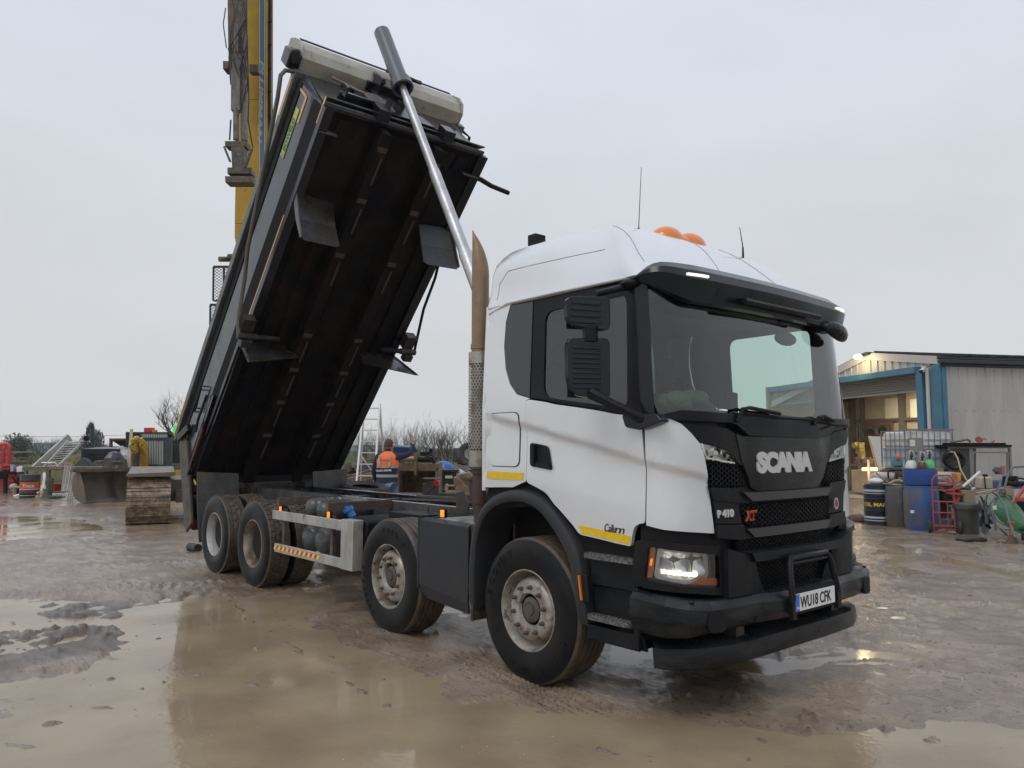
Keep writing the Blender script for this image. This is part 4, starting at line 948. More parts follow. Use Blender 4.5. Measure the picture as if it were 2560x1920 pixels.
# tailgate: hinged at the top of the sides, hanging plumb
gt = ob('tailgate', G().plate([(-8.10, -1.16, 1.78), (-8.10, 1.16, 1.78), (-7.66, 1.16, .56), (-7.66, -1.16, .56)], .05), bodys, body)
g = G()
for s_ in (-1, 1):
    g.prism([(-7.90, 1.92), (-7.72, 1.80), (-7.38, .62), (-7.62, .46), (-7.72, .62), (-8.08, 1.76)], XZ(s_*1.22-.02), .04)
    g.prism([(-8.10, 1.90), (-8.02, 1.95), (-7.60, .52), (-7.69, .50)], XZ(s_*1.17-.06), .12)
g.box((-7.62, 0, .56), (.12, 2.3, .14)); g.box((-7.8, 0, 1.1), (.1, 2.3, .12))
ob('tailgate_frame', g, mat('dirty_tailgate', (.05, .052, .048), .5, col2=(.10, .08, .055), scale=4, rvar=.1), gt, bevel=.008)
ob('reflector', G().box((-7.45, -1.2, .62), (.06, .03, .12)), mat('red_lens', (.4, .01, .02), .2), gt)
g = G()
for s_ in (-1, 1): g.bar((-7.96, s_*1.28, 1.86), (-7.62, s_*1.24, 2.02), .06, .10)
each('tailgate_hinge', g, bodyp, gt)
# ================================================================== EXCAVATORS
rusty = mat('track_steel', (.30, .22, .145), .42, col2=(.11, .08, .055), scale=7, lo=.4, hi=.58, bump=.004, bscale=22, col3=(.30, .24, .17), scale3=15)
mudst = mat('mud_caked_steel', (.085, .065, .048), .65, col2=(.13, .10, .07), scale=5, bump=.004, bscale=20)
cyel = mat('machine_yellow', (.50, .31, .035), .38, col2=(.42, .25, .035), scale=2, col3=(.20, .14, .06), scale3=7, lo3=.66, hi3=.76)
dsteel = mat('greasy_steel', (.085, .075, .065), .5, .3, col2=(.16, .13, .09), scale=9, rvar=.1)
hose = mat('hydraulic_hose', (.018, .018, .018), .5)
ex_ = thing('demolition_excavator', 'large yellow excavator with muddy crawler tracks and tall boom behind the raised body', 'excavator')
tb = Vector((-13.78, -.55, 0)); sx_ = Vector((.27, .95, 0)).normalized(); bk = Vector((-sx_.y, sx_.x, 0)); W_ = .86; Lk = 3.6
def TM(o, x, y): return Matrix(((x.x, y.x, 0, o.x), (x.y, y.y, 0, o.y), (0, 0, 1, 0), (0, 0, 0, 1)))
TK = TM(tb, sx_, bk)          # local: x across the shoes, y back, z up
def track(Tm, W_, Lk, H, nm, parent, n, m1, m2):
    # stadium path
    r_ = H/2; per = []; L2 = Lk-2*r_; tot = 2*L2+2*math.pi*r_
    def pt(s):
        s %= tot
        if s < math.pi*r_: a = -math.pi/2-s/r_; return (r_+r_*math.cos(a), r_+r_*math.sin(a), a)
        s -= math.pi*r_
        if s < L2: return (r_+s, 2*r_, math.pi/2)
        s -= L2
        if s < math.pi*r_: a = math.pi/2-s/r_; return (r_+L2+r_*math.cos(a), r_+r_*math.sin(a), a)
        s -= math.pi*r_; return (r_+L2-s, 0, -math.pi/2)
    g = G(Tm); st = tot/n
    for i in range(n):
        y, z, a = pt(i*st); 
        nrm = Vector((0, math.cos(a), math.sin(a))); tan = Vector((0, -math.sin(a), math.cos(a)))
        M_ = Matrix((Vector((1, 0, 0)), tan, nrm)).transposed()
        c_ = Vector((W_/2, y, z))-nrm*.02
        g.box(c_, (W_, st*.96, .022), M_); g.box(c_+nrm*.02-tan*st*.36, (W_, .022, .035), M_); g.box(c_+nrm*.016+tan*st*.02, (W_, .016, .022), M_)
        for q in (-.12, .12): g.box(c_+nrm*.012+Vector((q, 0, 0)), (.03, .03, .02), M_)
    ob(nm, g, m1, parent, smooth=0)
    g = G(Tm); g.box((W_/2, Lk/2, H/2), (W_*.4, Lk-H*.7, H*.55)); g.box((W_/2, Lk/2, H*.86), (W_*.25, Lk-H*.5, .08))
    g.cyl((W_*.3, r_, r_), (W_*.7, r_, r_), r_*.85, n=20); g.cyl((W_*.3, Lk-r_, r_), (W_*.7, Lk-r_, r_), r_*.85, n=20)
    ob('track_frame', g, m2, parent)
track(TK, .88, 4.6, 1.0, 'crawler_track', ex_, 48, rusty, mudst)
track(TM(tb+sx_*2.7, sx_, bk), .88, 4.6, 1.0, 'crawler_track', ex_, 48, rusty, mudst)
g = G(TK); g.box((1.8, 2.3, .72), (1.9, 2.6, .5)); g.box((1.8, .9, .6), (1.6, .2, .3)); g.box((.45, 1.5, 1.10), (.95, 2.6, .05)); g.plate([(.0, .2, 1.10), (.95, .2, 1.13), (.95, 2.9, 1.2), (.0, 2.9, 1.2)], .04)
ob('undercarriage', g, mat('dusty_deck', (.16, .13, .10), .45, col2=(.10, .08, .06), scale=4, rvar=.12), ex_)
bo = P(668, 1000, 19.3)
def EP(px, py, d=19.3): return P(px, py, d)
vx = Vector((_r.x, _r.y, 0)).normalized(); vf = Vector((_f.x, _f.y, 0)).normalized()
def quadbar(g, pts, th, d=19.3, back=vf):          # a plate girder given by its left and right edges, extruded back
    L_ = [EP(a, y, d) for a, b, y in pts]; R_ = [EP(b, y, d) for a, b, y in pts]
    for i in range(len(pts)-1):
        q = [L_[i], R_[i], R_[i+1], L_[i+1]]; q2 = [p+back*th for p in q]
        g.add(q+q2, [(0, 1, 2, 3), (7, 6, 5, 4), (0, 4, 5, 1), (1, 5, 6, 2), (2, 6, 7, 3), (3, 7, 4, 0)])
so2 = P(600, 1100, 19.6); ob('superstructure', G().box((so2.x-.9, so2.y+.9, 1.95), (2.3, 2.3, 1.7)), cyel, ex_, bevel=.05)
g = G(); quadbar(g, [(617, 668, -420), (612, 668, 0), (592, 667, 250), (586, 664, 560), (586, 650, 596), (598, 640, 640)], .5)
bm_ = ob('boom', g, cyel, ex_, bevel=.02)
g = G(); quadbar(g, [(649.5, 661.5, -420), (649.5, 661.5, 0), (649.5, 659.5, 560)], .01, 19.28, vf)
bnd = ob('side_band', g, mat('boom_blue_band', (.12, .20, .29), .4), bm_)
g = G(); quadbar(g, [(648, 649.6, -420), (648, 649.6, 450)], .01, 19.27); quadbar(g, [(661.4, 663, -420), (660.5, 662, 450)], .01, 19.27); ob('side_band', g, mat('boom_white_line', (.6, .62, .62), .4), bm_)
text('sign_writing', 'PLUMMAN', lambda x, y, z: EP(650.6, 148, 19.25)-Vector((0, 0, 1))*x+vx*y, mat('boom_white_letters', (.42, .46, .49), .4), bnd, size=.135, bold=.004, sx=3.3, shear=.3)
g = G()
for i in range(8): g.tube([EP(672+i % 2*4, -300, 19.4), EP(672+i % 2*4, 380-i*10, 19.4)], .02, 5) if i < 2 else g.box(EP(673, -60+i*58, 19.4), (.16, .05, .03))
g.tube([EP(678, -300, 19.5), EP(681, 330, 19.5)], .012, 5)
ob('hose_run', g, hose, bm_)
dk = thing('folded_arm', 'x', 'x') if False else None
g = G(); quadbar(g, [(567, 604, -420), (568, 607, 0), (570, 606, 130), (575, 602, 200)], .35, 18.4)
arm = ob('dipper_arm', g, mat('dirty_brown_arm', (.15, .10, .055), .5, col2=(.07, .055, .042), scale=5, rvar=.1), ex_, bevel=.02)
g = G(); g.tube([EP(590, 60, 18.3), EP(590, 130, 18.3)], .05, 8); quadbar(g, [(578, 599, 135), (577, 599, 275)], .16, 18.3); g.tube([EP(590, 270, 18.35), EP(590, 350, 18.35)], .07, 10)
quadbar(g, [(600, 614, 160), (602, 616, 350)], .1, 18.4)
each('arm_cylinder', g, mat('pale_cylinder', (.20, .19, .175), .45, .3, col2=(.13, .12, .10), scale=6), arm)
g = G(); quadbar(g, [(562, 616, 352), (562, 614, 366)], .3, 18.3); quadbar(g, [(577, 610, 366), (580, 606, 420)], .25, 18.3); quadbar(g, [(568, 628, 418), (568, 628, 434)], .3, 18.3); quadbar(g, [(562, 631, 440), (563, 631, 456)], .34, 18.3)
g.tube([EP(560, 366, 18.2), EP(576, 405, 18.2)], .03, 6); g.tube([EP(630, 372, 18.2), EP(612, 420, 18.2)], .04, 6); quadbar(g, [(557, 571, 152), (557, 571, 172)], .3, 18.4); quadbar(g, [(623, 646, 160), (623, 646, 180)], .2, 18.5)
each('quick_hitch', g, dsteel, arm, bevel=.01)
g = G(); random.seed(5)
for i in range(9):
    x0 = 570+random.uniform(0, 50); y0 = random.uniform(-20, 120)
    pts = [EP(x0, y0, 18.15), EP(x0+random.uniform(-14, 14), y0+50, 18.1), EP(570+random.uniform(-8, 52), y0+120, 18.1), EP(575+random.uniform(-5, 40), y0+190, 18.2)]
    g.tube(pts, .013, 5)
g.tube([EP(564, 20, 18.2), EP(558, 60, 18.1), EP(566, 120, 18.2)], .014, 5)
g.tube([EP(618, 100, 18.2), EP(622, 250, 18.1), EP(620, 300, 18.1), EP(632, 370, 18.2)], .016, 5); g.tube([EP(577, 300, 18.2), EP(574, 350, 18.2)], .02, 5)
ob('hose_run', g, hose, arm)
g = G(); g.cyl(EP(548, 648, 18.6), EP(590, 648, 18.9), .065, n=12); g.cyl(EP(572, 640, 18.6), EP(590, 640, 18.9), .05, n=8)
ob('boom_cylinder', g, dsteel, ex_)
def cage(x0, x1, x2, y0, y1, nm):
    g = G(); d = 18.5
    g.bar(EP(x0, y0, d), EP(x2, y0, d), .05); g.bar(EP(x0, y0, d), EP(x0-1, y1, d), .04); g.bar(EP(x0, y1, d), EP(x2, y1, d), .04); g.bar(EP(x1, y0, d), EP(x1, y1, d), .04); g.bar(EP(x2, y0, d), EP(x2, y1, d), .04)
    fr = ob(nm, g, hose, ex_)
    g = G(); n = 20; m_ = int((y1-y0)/3.6)
    for i in range(m_):
        for j in range(12):
            u0 = x0+3+(x2-x0-3)*j/12; du = (x2-x0-3)/12; yy = y0+(y1-y0)*i/m_; dy = (y1-y0)/m_
            sgn = 1 if (i+j) % 2 else -1
            a, b = EP(u0, yy+dy/2-sgn*dy/2, d+.03), EP(u0+du, yy+dy/2+sgn*dy/2, d+.03); w2 = Vector((0, 0, .007))
            g.add([a-w2, b-w2, b+w2, a+w2], [(0, 1, 2, 3)])
    ob('mesh', g, hose, fr, smooth=0)
cage(534, 560, 600, 667, 752, 'cab_guard'); cage(526, 540, 580, 762, 842, 'cab_guard')
# --- small excavator parked behind ------------------------------------------------------------------------
def AP(px, d, py=None):
    return A(px, d) if py is None else P(px, py, d)
me_ = thing('small_excavator', 'small yellow excavator with guarded dark cab and green beacon by the container', 'excavator')
d = 27
def Q(g, x0, x1, y0, y1, d, th, x0b=None, x1b=None):      # box spanning image marks at distance d, th deep
    q = [P(x0, y0, d), P(x1, y0, d), P(x1 if x1b is None else x1b, y1, d), P(x0 if x0b is None else x0b, y1, d)]; q2 = [p+vf*th for p in q]
    g.add(q+q2, [(0, 1, 2, 3), (7, 6, 5, 4), (0, 4, 5, 1), (1, 5, 6, 2), (2, 6, 7, 3), (3, 7, 4, 0)]); return g
g = G(); Q(g, 350, 426, 1161, 1190, d, 1.6); Q(g, 350, 356, 1100, 1161, d, .1); Q(g, 408, 428, 1100, 1161, d, .1); Q(g, 350, 428, 1094, 1101, d, 1.5); Q(g, 352, 426, 1082, 1086, d+.3, 1.3); Q(g, 350, 354, 1084, 1100, d+1.4, .1); Q(g, 422, 427, 1084, 1165, d+1.4, .1)
cabm = ob('cab', g, mat('digger_grey', (.045, .05, .052), .45, col2=(.07, .07, .065)), me_)
g = G(); Q(g, 355, 408, 1101, 1161, d+.03, .01); Q(g, 355, 418, 1086, 1094, d+.2, .01); ob('window', g, mat('digger_glass', (.46, .52, .52), .10), cabm)
g = G()
for i in range(8): Q(g, 358.5+i*6.2, 359.5+i*6.2, 1101, 1160, d-.03, .02)
for i in range(14): Q(g, 357+i*4.5, 358.2+i*4.5, 1086, 1094, d-.05, .02)
ob('guard_bars', g, mat('guard_steel', (.04, .042, .045), .5), cabm)
ob('driver_seat', Q(G(), 382, 402, 1136, 1160, d+.5, .3), blk2, cabm)
g = G(); Q(g, 340, 366, 1165, 1240, d+.2, 1.8); Q(g, 366, 440, 1175, 1240, d+.2, 1.8); ob('engine_house', g, cyel, me_)
g = G(); g.lathe([(.001, .32), (.10, .30), (.145, .2), (.15, 0)], P(443, 1083, 27), 'z', 12); ob('beacon', g, mat('green_beacon', (.03, .62, .16), .3, emit=.25), me_)
g = G(); pts = [P(343, 1100, 26.4), P(352, 1112, 26.5), P(359, 1130, 26.7), P(361, 1170, 26.9)]
for a, b in zip(pts, pts[1:]): g.bar(a, b, .26, .30)
g.bar(P(335, 1096, 26.2), P(337, 1135, 26.3), .16, .2); g.bar(P(338, 1094, 26.2), P(346, 1104, 26.3), .14, .2); g.sphere(P(340, 1097, 26.1), .1, 5)
ob('boom', g, cyel, me_, bevel=.02)
ob('boom_cylinder', G().cyl(P(338, 1132, 26.2), P(337, 1185, 26.4), .10, n=8).cyl(P(346, 1130, 26.2), P(345, 1172, 26.4), .03, n=6), dsteel, me_)
g = G(); random.seed(8)
g.tube([P(336, 1108, 26), P(324, 1116, 26), P(330, 1128, 26), P(338, 1130, 26)], .02, 5); g.tube([P(346, 1104, 26), P(349, 1130, 26), P(347, 1160, 26)], .015, 5)
ob('hose', g, hose, me_)
c_ = thing('shipping_container', 'dark green steel container with a timber prop leaning on its front', 'container')
g = G(); Q(g, 315, 460, 1081, 1190, 31, 2.4); ob('container_body', g, mat('container_green', (.022, .035, .030), .5, col2=(.03, .04, .032), scale=3), c_)
g = G()
for i in range(22): Q(g, 317+i*6.3, 320+i*6.3, 1084, 1188, 30.97, .06)
ob('corrugation', g, MATS['container_green'], c_)
ob('corner_casting', Q(Q(G(), 314, 319, 1080, 1190, 30.95, .1), 314, 460, 1080, 1084, 30.95, .1), mat('container_edge', (.03, .04, .036), .5), c_)
ob('timber_prop', G().bar(P(329, 1073, 29.5), P(319.5, 1184, 29), .11, .07), mat('new_timber', (.52, .44, .30), .7, col2=(.42, .34, .22), scale=6, stretch=(1, 1, .2)), None, label='pale timber post leaning upright against the dark green container', cat='timber post')
ls = thing('open_shelter', 'flat-roofed open shelter with a brown steel frame beside the green container', 'shelter')
g = G(); Q(g, 273, 316, 1096, 1101, 34, 3); Q(g, 273, 278, 1096, 1145, 34, .14); ob('frame', g, mat('brown_frame', (.10, .05, .045), .6), ls)
ob('roof', Q(G(), 278, 316, 1100.5, 1103, 34.1, 3.5), blk2, ls); g = G(); g.add([P(279, 1101, 34.1), P(315, 1101, 34.1), P(315, 1124, 36.8)], [(0, 1, 2)]); ob('side_sheet', g, blk2, ls)
ob('jerry_can', Q(G(), 359, 378, 1069, 1081.5, 30, .35), mat('red_plastic', (.42, .05, .03), .5), None, bevel=.03, label='dull red fuel can standing on top of the dark green container', cat='fuel can')
ob('orange_box', Q(G(), 379, 387, 1074.5, 1081.5, 30, .25), mat('orange_plastic', (.62, .17, .06), .5), None, bevel=.02, label='small orange box beside the red fuel can on the container', cat='box')
# --- left-hand clutter --------------------------------------------------------------------------------------
def T1(name, label, cat, g, m_, group=None, **k): return ob(name, g, m_, None, label=label, cat=cat, group=group, **k)
d = 22.5
bl = thing('loader_bucket', 'wide mud-coated steel bucket with a row of lugs on top, resting on the ground', 'bucket')
tan_ = mat('mud_lined_bucket', (.15, .12, .095), .6, col2=(.10, .08, .062), scale=1.6, bump=.004, bscale=9)
g = G(); a_, b_ = Vector((-22.616+.6, .023+.25, 0)), Vector((-23.087+.6, 1.706+.45, 0))
def BK(px, z, back=0): t = (px-176)/(331-176); p = a_.lerp(b_, t)+Vector((-1, -.25, 0)).normalized()*back; return Vector((p.x, p.y, z))
vs = []; prof = [(0, .02), (.3, .0), (.75, .12), (.98, .40), (1.0, .70), (.85, .92), (.70, 1.02)]
for px in (186, 331): vs += [BK(px, z, b) for b, z in prof]
g.add(vs, [(i, i+1, i+8, i+7) for i in range(6)]); g.add([BK(186, z, b) for b, z in prof]+[BK(186, .95, .5), BK(186, .5, .2)], [tuple(range(9))]); g.add([BK(331, z, b) for b, z in prof]+[BK(331, .95, .5), BK(331, .5, .2)], [tuple(range(9))])
g.add([BK(281, z, b) for b, z in prof]+[BK(281, .95, .75), BK(281, .5, .6)], [tuple(range(9))])
bk_ = ob('shell', g, tan_, bl, smooth=50)
g = G(); g.box(BK(258, 1.0, .62), (.18, 2.2, .10), Matrix.Rotation(math.atan2(b_.y-a_.y, b_.x-a_.x)-math.pi/2, 3, 'Z')); g.bar(BK(176, .03, -.05), BK(340, .04, -.05), .10, .05); ob('lip', g, mudst, bl)
g = G()
for px in (258, 296): g.prism([(-.16, 0), (.16, 0), (.10, .32), (-.10, .32)], Matrix.Translation(BK(px, 1.02, .6)) @ Matrix.Rotation(R(80), 4, 'Z') @ Matrix.Rotation(R(90), 4, 'X'), .05)
g.cyl(BK(258, 1.24, .6), BK(296, 1.24, .6), .05, n=10)
each('lug', g, dsteel, bl)
oil = thing('steel_drum', 'black and orange oil drum with a pale band of lettering, standing beside the trolley jack', 'drum')
dc = A(80, 26.2); 
ob('drum_body', G().lathe([(0.001, .80), (.30, .80), (.31, .78), (.30, .62), (.31, .60), (.30, .58), (.30, .2), (.31, .18), (.30, .16), (.30, 0)], dc, 'z', 24), mat('drum_black', (.02, .021, .021), .35), oil)
ob('orange_band', G().lathe([(.304, .27), (.304, .55)], dc, 'z', 24), mat('drum_orange', (.48, .09, .035), .45), oil)
tdir = (CP-dc); tdir.z = 0; tdir.normalize(); tx = Vector((-tdir.y, tdir.x, 0))
def dtx(dc, r_, z0, dr=.006):
    dd = (CP-dc); dd.z = 0; dd.normalize(); tt = Vector((-dd.y, dd.x, 0))
    def f(x, y, z):
        a = x/r_; p = dc+dd*(r_+dr+z)*math.cos(a)+tt*(r_+dr)*math.sin(a); return Vector((p.x, p.y, z0+y))
    return f
text('lettering', 'Truck', lambda x, y, z: dtx(dc, .304, .37)(x-.23, y, z), mat('band_white', (.6, .58, .54), .5), oil, size=.15, bold=.004)
for i, z in enumerate((.30,)): ob('white_line', G().lathe([(.3055, z), (.3055, z+.018)], dc, 'z', 24), MATS['band_white'], oil)
ob('white_line', G().lathe([(.3055, .09), (.3055, .105)], dc, 'z', 24), MATS['band_white'], oil)
gan = thing('work_bench', 'long olive steel bench frame with red and white striped edge, cluttered with tools', 'work bench')
ol = mat('olive_steel', (.11, .105, .075), .5, col2=(.17, .16, .13), scale=5)
g = G(); Q(g, 56, 255, 1167, 1175, 27, .9); ob('bench_top', g, ol, gan)
for i in range(10): 
    pass
g = G(); g2 = G()
for i in range(5): Q(g, 125+i*6.4, 129+i*6.4, 1168.5, 1173, 26.97, .02, 123+i*6.4, 127+i*6.4)
for i in range(1): Q(g, 183+i*6, 186+i*6, 1167.5, 1171, 26.97, .02)
ob('striped_edge', g, mat('faded_red', (.5, .18, .13), .6), gan)
g = G(); Q(g, 115, 123, 1175, 1242, 27, .10); Q(g, 222, 229, 1172, 1190, 27, .1); Q(g, 60, 66, 1175, 1238, 27.6, .1); Q(g, 124, 131, 1195, 1240, 26.6, .1, 119, 126); Q(g, 122, 152, 1230, 1232.5, 26.8, .7)
each('bench_leg', g, ol, gan)
T1('trolley_jack', 'low green trolley jack lying in front of the bench by the oil drum', 'trolley jack', Q(Q(Q(G(), 98, 150, 1243, 1251, 25.5, .3, 100, 150), 108, 118, 1222, 1246, 25.6, .1), 118, 150, 1239, 1243, 25.4, .1), mat('jack_green', (.10, .13, .10), .5), smooth=0)
T1('bucket', 'bright red plastic bucket standing on the bench shelf behind the white ramps', 'bucket', G().lathe([(.001, 0), (.15, 0), (.17, .25), (.18, .26), (.17, .27)], P(141, 1229, 28), 'z', 16), mat('red_bucket', (.50, .03, .035), .4))
def ramp(name, label, x0, x1, x0b, x1b, y0, y1, d):
    g = G(); n = 13; w2 = 1.4
    Q(g, x0, x0+w2, y0, y1, d, .05, x0b, x0b+w2); Q(g, x1-w2, x1, y0, y1, d, .05, x1b-w2, x1b); Q(g, (x0+x1)/2-.5, (x0+x1)/2+.5, y0, y1, d, .05, (x0b+x1b)/2-.5, (x0b+x1b)/2+.5)
    for i in range(n+1):
        t = i/n; xa = x0+(x0b-x0)*t; xb = x1+(x1b-x1)*t; y = y0+(y1-y0)*t; Q(g, xa, xb, y-.8, y+.8, d+.01, .03)
        if i < n:
            for k in range(4): xx = xa+(xb-xa)*(k+.5)/4; Q(g, xx-.5, xx+.5, y, y+(y1-y0)/n, d+.02, .02)
    return T1(name, label, 'ramp', g, mat('bright_alu_ramp', (.58, .58, .56), .4, .3), 'aluminium loading ramps', smooth=0)
ramp('loading_ramp', 'taller silver perforated loading ramp leaning on the bench, orange at its top', 162, 179, 153, 169, 1159, 1226, 25.8)
ob('ramp_end', Q(G(), 162, 180, 1156, 1160, 25.75, .05), mat('faded_orange', (.55, .22, .12), .6), bpy.data.objects['loading_ramp'])
ramp('loading_ramp', 'shorter silver perforated ramp leaning lowest, next to the big bucket', 180, 194, 167, 180, 1181, 1248, 24.6)
# leaning aluminium ladders / staging on the bench
ll = mat('ladder_aluminium', (.50, .50, .47), .42, .4, col2=(.40, .39, .35), scale=4)
def ladder(name, label, a0, a1, b0, b1, n, rw=.05, rr=.018, group='aluminium ladders'):
    """stiles a0-a1 and b0-b1, n rungs"""
    t_ = thing(name, label, 'ladder', group=group)
    for p, q in ((a0, a1), (b0, b1)): ob('stile', G().bar(p, q, rw, rw*1.6), ll, t_)
    for i in range(n):
        k = (i+.5)/n; ob('rung', G().cyl(a0.lerp(a1, k), b0.lerp(b1, k), rr, n=6), ll, t_)
    return t_
ladder('ladder', 'wide aluminium ladder lying tilted up across the bench, its near stile', P(108, 1170, 28), P(171, 1102, 29), P(146, 1166, 27.4), P(210, 1101, 28.4), 11)
ladder('ladder', 'narrow aluminium ladder lying higher behind the wide one on the bench', P(84, 1170, 28.4), P(172, 1090, 29.6), P(94, 1170, 28.8), P(176, 1096, 30), 10, .11, .02)
g = G(); Q(g, 105, 140, 1155, 1158, 27.2, .1); g.tube([P(104, 1157, 27.2), P(138, 1157, 27.2), P(146, 1168, 27.2)], .03, 6); g.tube([P(168, 1108, 28), P(222, 1102, 28.4), P(226, 1106, 28.4)], .03, 6)
T1('trestle_bar', 'bent aluminium trestle bar lying against the foot of the ladders', 'trestle', g, ll)
T1('clothes_horse_wheel', 'small black castor wheel sticking up beyond the top of the ladders', 'wheel', G().cyl(P(216, 1096, 28.3), P(216.5, 1096, 28.6), .10, n=12), blk2)
ts = thing('plastic_sheet_stack', 'stack of boards wrapped in black plastic sheeting behind the bench', 'covered stack')
def crumple(p0, nx_, ny_, sx2, sy2, amp, top, seed):
    random.seed(seed)
g = G(); Q(g, 203, 286, 1122, 1172, 29.5, 1.6, 203, 297); g2 = G()
for i in range(9): Q(g, 203-.5, 287+i*1.0, 1122+i*4.5, 1124.5+i*4.5, 29.42-.03*(i % 3), 1.7)
g.add([P(203, 1122, 29.5), P(262, 1116.5, 30), P(290, 1119, 30.5), P(286, 1122, 29.5)], [(0, 1, 2, 3)])
ob('black_cover', g, mat('black_sheeting', (.030, .033, .037), .28, col2=(.05, .053, .058), scale=3, bump=.03, bscale=3), ts, smooth=0)
g = G(); g.add([P(181, 1168, 28.6), P(207, 1143, 28.6), P(236, 1168, 28.4), P(240, 1170, 28.6)], [(0, 1, 2, 3)]); g.add([P(207, 1143, 28.6), P(222, 1146, 29), P(240, 1166, 28.6), P(236, 1168, 28.4)], [(0, 1, 2, 3)])
T1('dark_tarpaulin', 'dark grey tarpaulin peaked like a tent in front of the black wrapped stack', 'tarpaulin', g, mat('grey_tarpaulin', (.06, .065, .066), .6), smooth=0)
T1('board_stack', 'stack of pale boards under the black plastic sheeting', 'boards', Q(Q(Q(G(), 236, 279, 1151, 1154, 28.6, .6), 233, 276, 1155, 1168, 28.7, .6), 250, 286, 1168, 1171, 28.3, .5), mat('grey_boards', (.24, .22, .19), .7, col2=(.14, .13, .11), scale=5), smooth=0)
T1('yellow_cloth', 'crumpled bright yellow sheet lying between the bench and the big bucket', 'sheet', G().sphere(P(242, 1182, 25), .3, 6, (1.1, .8, .35)).sphere(P(233, 1186, 25), .2, 6, (1.1, .8, .4)), mat('yellow_sheet', (.68, .56, .04), .5, bump=.02, bscale=10))
T1('yellow_crate', 'low yellow and grey crate behind the rim of the big bucket', 'crate', Q(Q(G(), 198, 214, 1186, 1190, 25, .3), 203, 212, 1176, 1186, 25.2, .3), mat('yellow_crate', (.55, .48, .10), .5, col2=(.2, .19, .1), scale=20))
T1('green_case', 'dark green tool case hanging at the end of the bench', 'case', Q(G(), 212, 228, 1171, 1188, 27.2, .2), mat('dark_green_case', (.02, .05, .035), .5))
T1('white_pipes', 'bundle of white plastic pipes leaning between the oil drum and the bench leg', 'pipes', G().cyl(P(104, 1228, 26), P(111, 1182, 26.4), .035, n=6).cyl(P(108, 1222, 26), P(113, 1184, 26.4), .03, n=6).cyl(P(101, 1208, 26.2), P(109, 1184, 26.4), .02, n=6), mat('white_pipe', (.68, .68, .64), .5))
T1('drain_pipe', 'short white pipe lying on the ground in front of the black and orange drum', 'pipe', G().cyl(P(35, 1241, 27), P(59, 1235, 27), .05, n=8), MATS['white_pipe'])
g = G(); g.tube([P(35, 1242, 27.3), P(36, 1222, 27.3), P(39, 1218, 27.3), P(55, 1218, 27.3), P(58, 1222, 27.3), P(58, 1242, 27.3)], .04, 6)
T1('rusty_hoop', 'tan tubular hoop standing left of the black and orange drum', 'hoop', g, mat('tan_tube', (.35, .24, .16), .5))
T1('concrete_mixer_part', 'pale grey motor housing lying behind the tan hoop', 'motor', G().sphere(P(35, 1217, 28), .16, 6, (1.2, 1, .8)), mat('pale_grey_cast', (.35, .34, .31), .6))
random.seed(12); g = G()
for i in range(16): g.sphere(P(random.uniform(94, 110), random.uniform(1232, 1248), 25.8), random.uniform(.05, .09), 4, (1.2, 1, .8))
T1('rag_heap', 'heap of white, orange and grey rags beside the trolley jack', 'rags', g, mat('mixed_rags', (.45, .42, .40), .8, col2=(.50, .20, .05), scale=12, col3=(.10, .12, .16), scale3=9), smooth=0)
red = mat('red_tube', (.50, .035, .04), .35)
def hoop(label, x0, x1, y0, y1, d):
    g = G(); g.tube([P(x0, y1, d), P(x0, y0+6, d), P(x0+4, y0, d), P(x1-5, y0, d), P(x1, y0+6, d), P(x1-1, y1, d)], .075, 8)
    return T1('red_hoop', label, 'red frame', g, red, 'red tubular frames')
hoop('tall red tubular frame at the left edge, the larger of two', -40, 23, 1110, 1160, 29); hoop('smaller red tubular frame inside the taller one', -30, 8.5, 1115, 1158, 29.8)
rm_ = thing('red_machine', 'red and black farm implement with tubular frame standing behind the red box', 'machine')
g = G(); random.seed(14)
Q(g, -20, 30, 1162, 1166, 29, .3); Q(g, -20, 32, 1170, 1173, 28.8, .3); Q(g, 5, 24, 1166, 1195, 29.2, .3)
for i in range(9): Q(g, 20+i*3.6, 21.8+i*3.6, 1185+random.uniform(-4, 6), 1222, 28.7, .06)
Q(g, 26, 44, 1172, 1180, 28.5, .3); Q(g, 22, 40, 1200, 1204, 28.5, .2)
ob('red_frame', g, red, rm_)
g = G(); Q(g, -20, 40, 1178, 1186, 28.6, .4); Q(g, 8, 15, 1184, 1237, 28.4, .1); Q(g, -20, 12, 1186, 1196, 29, .5); g.bar(P(30, 1192, 28.3), P(50, 1218, 28.4), .06); g.bar(P(8, 1238, 28.4), P(18, 1237, 28.4), .08, .03)
ob('black_frame', g, blk2, rm_)
T1('blue_clip', 'white and blue box perched on the red implement', 'box', Q(G(), 26, 32, 1162, 1178, 28.4, .15), mat('blue_white_box', (.45, .50, .65), .5, col2=(.1, .25, .6), scale=30))
T1('red_box', 'plain red plastic box on the ground at the left edge', 'box', Q(G(), -30, 22, 1196, 1226, 29.2, .6), mat('red_box', (.48, .06, .05), .45), bevel=.03)
T1('jerry_can', 'white jerry can standing on the black frame by the red implement', 'jerry can', Q(Q(G(), 41, 55, 1167, 1180, 27.6, .2), 46, 52, 1165.5, 1168, 27.6, .1), mat('white_can', (.72, .72, .70), .4), bevel=.02)
T1('grey_tub', 'dark grey tub under the white jerry can', 'tub', Q(G(), 42, 56, 1180, 1192, 27.7, .25), mat('dark_tub', (.05, .055, .055), .5), bevel=.02)
T1('machine_side_bin', 'black plastic bin between the red implement and the oil drum', 'bin', Q(G(), 40, 60, 1192, 1236, 28, .5), blk2, bevel=.03)  # plain black box beside the red implement
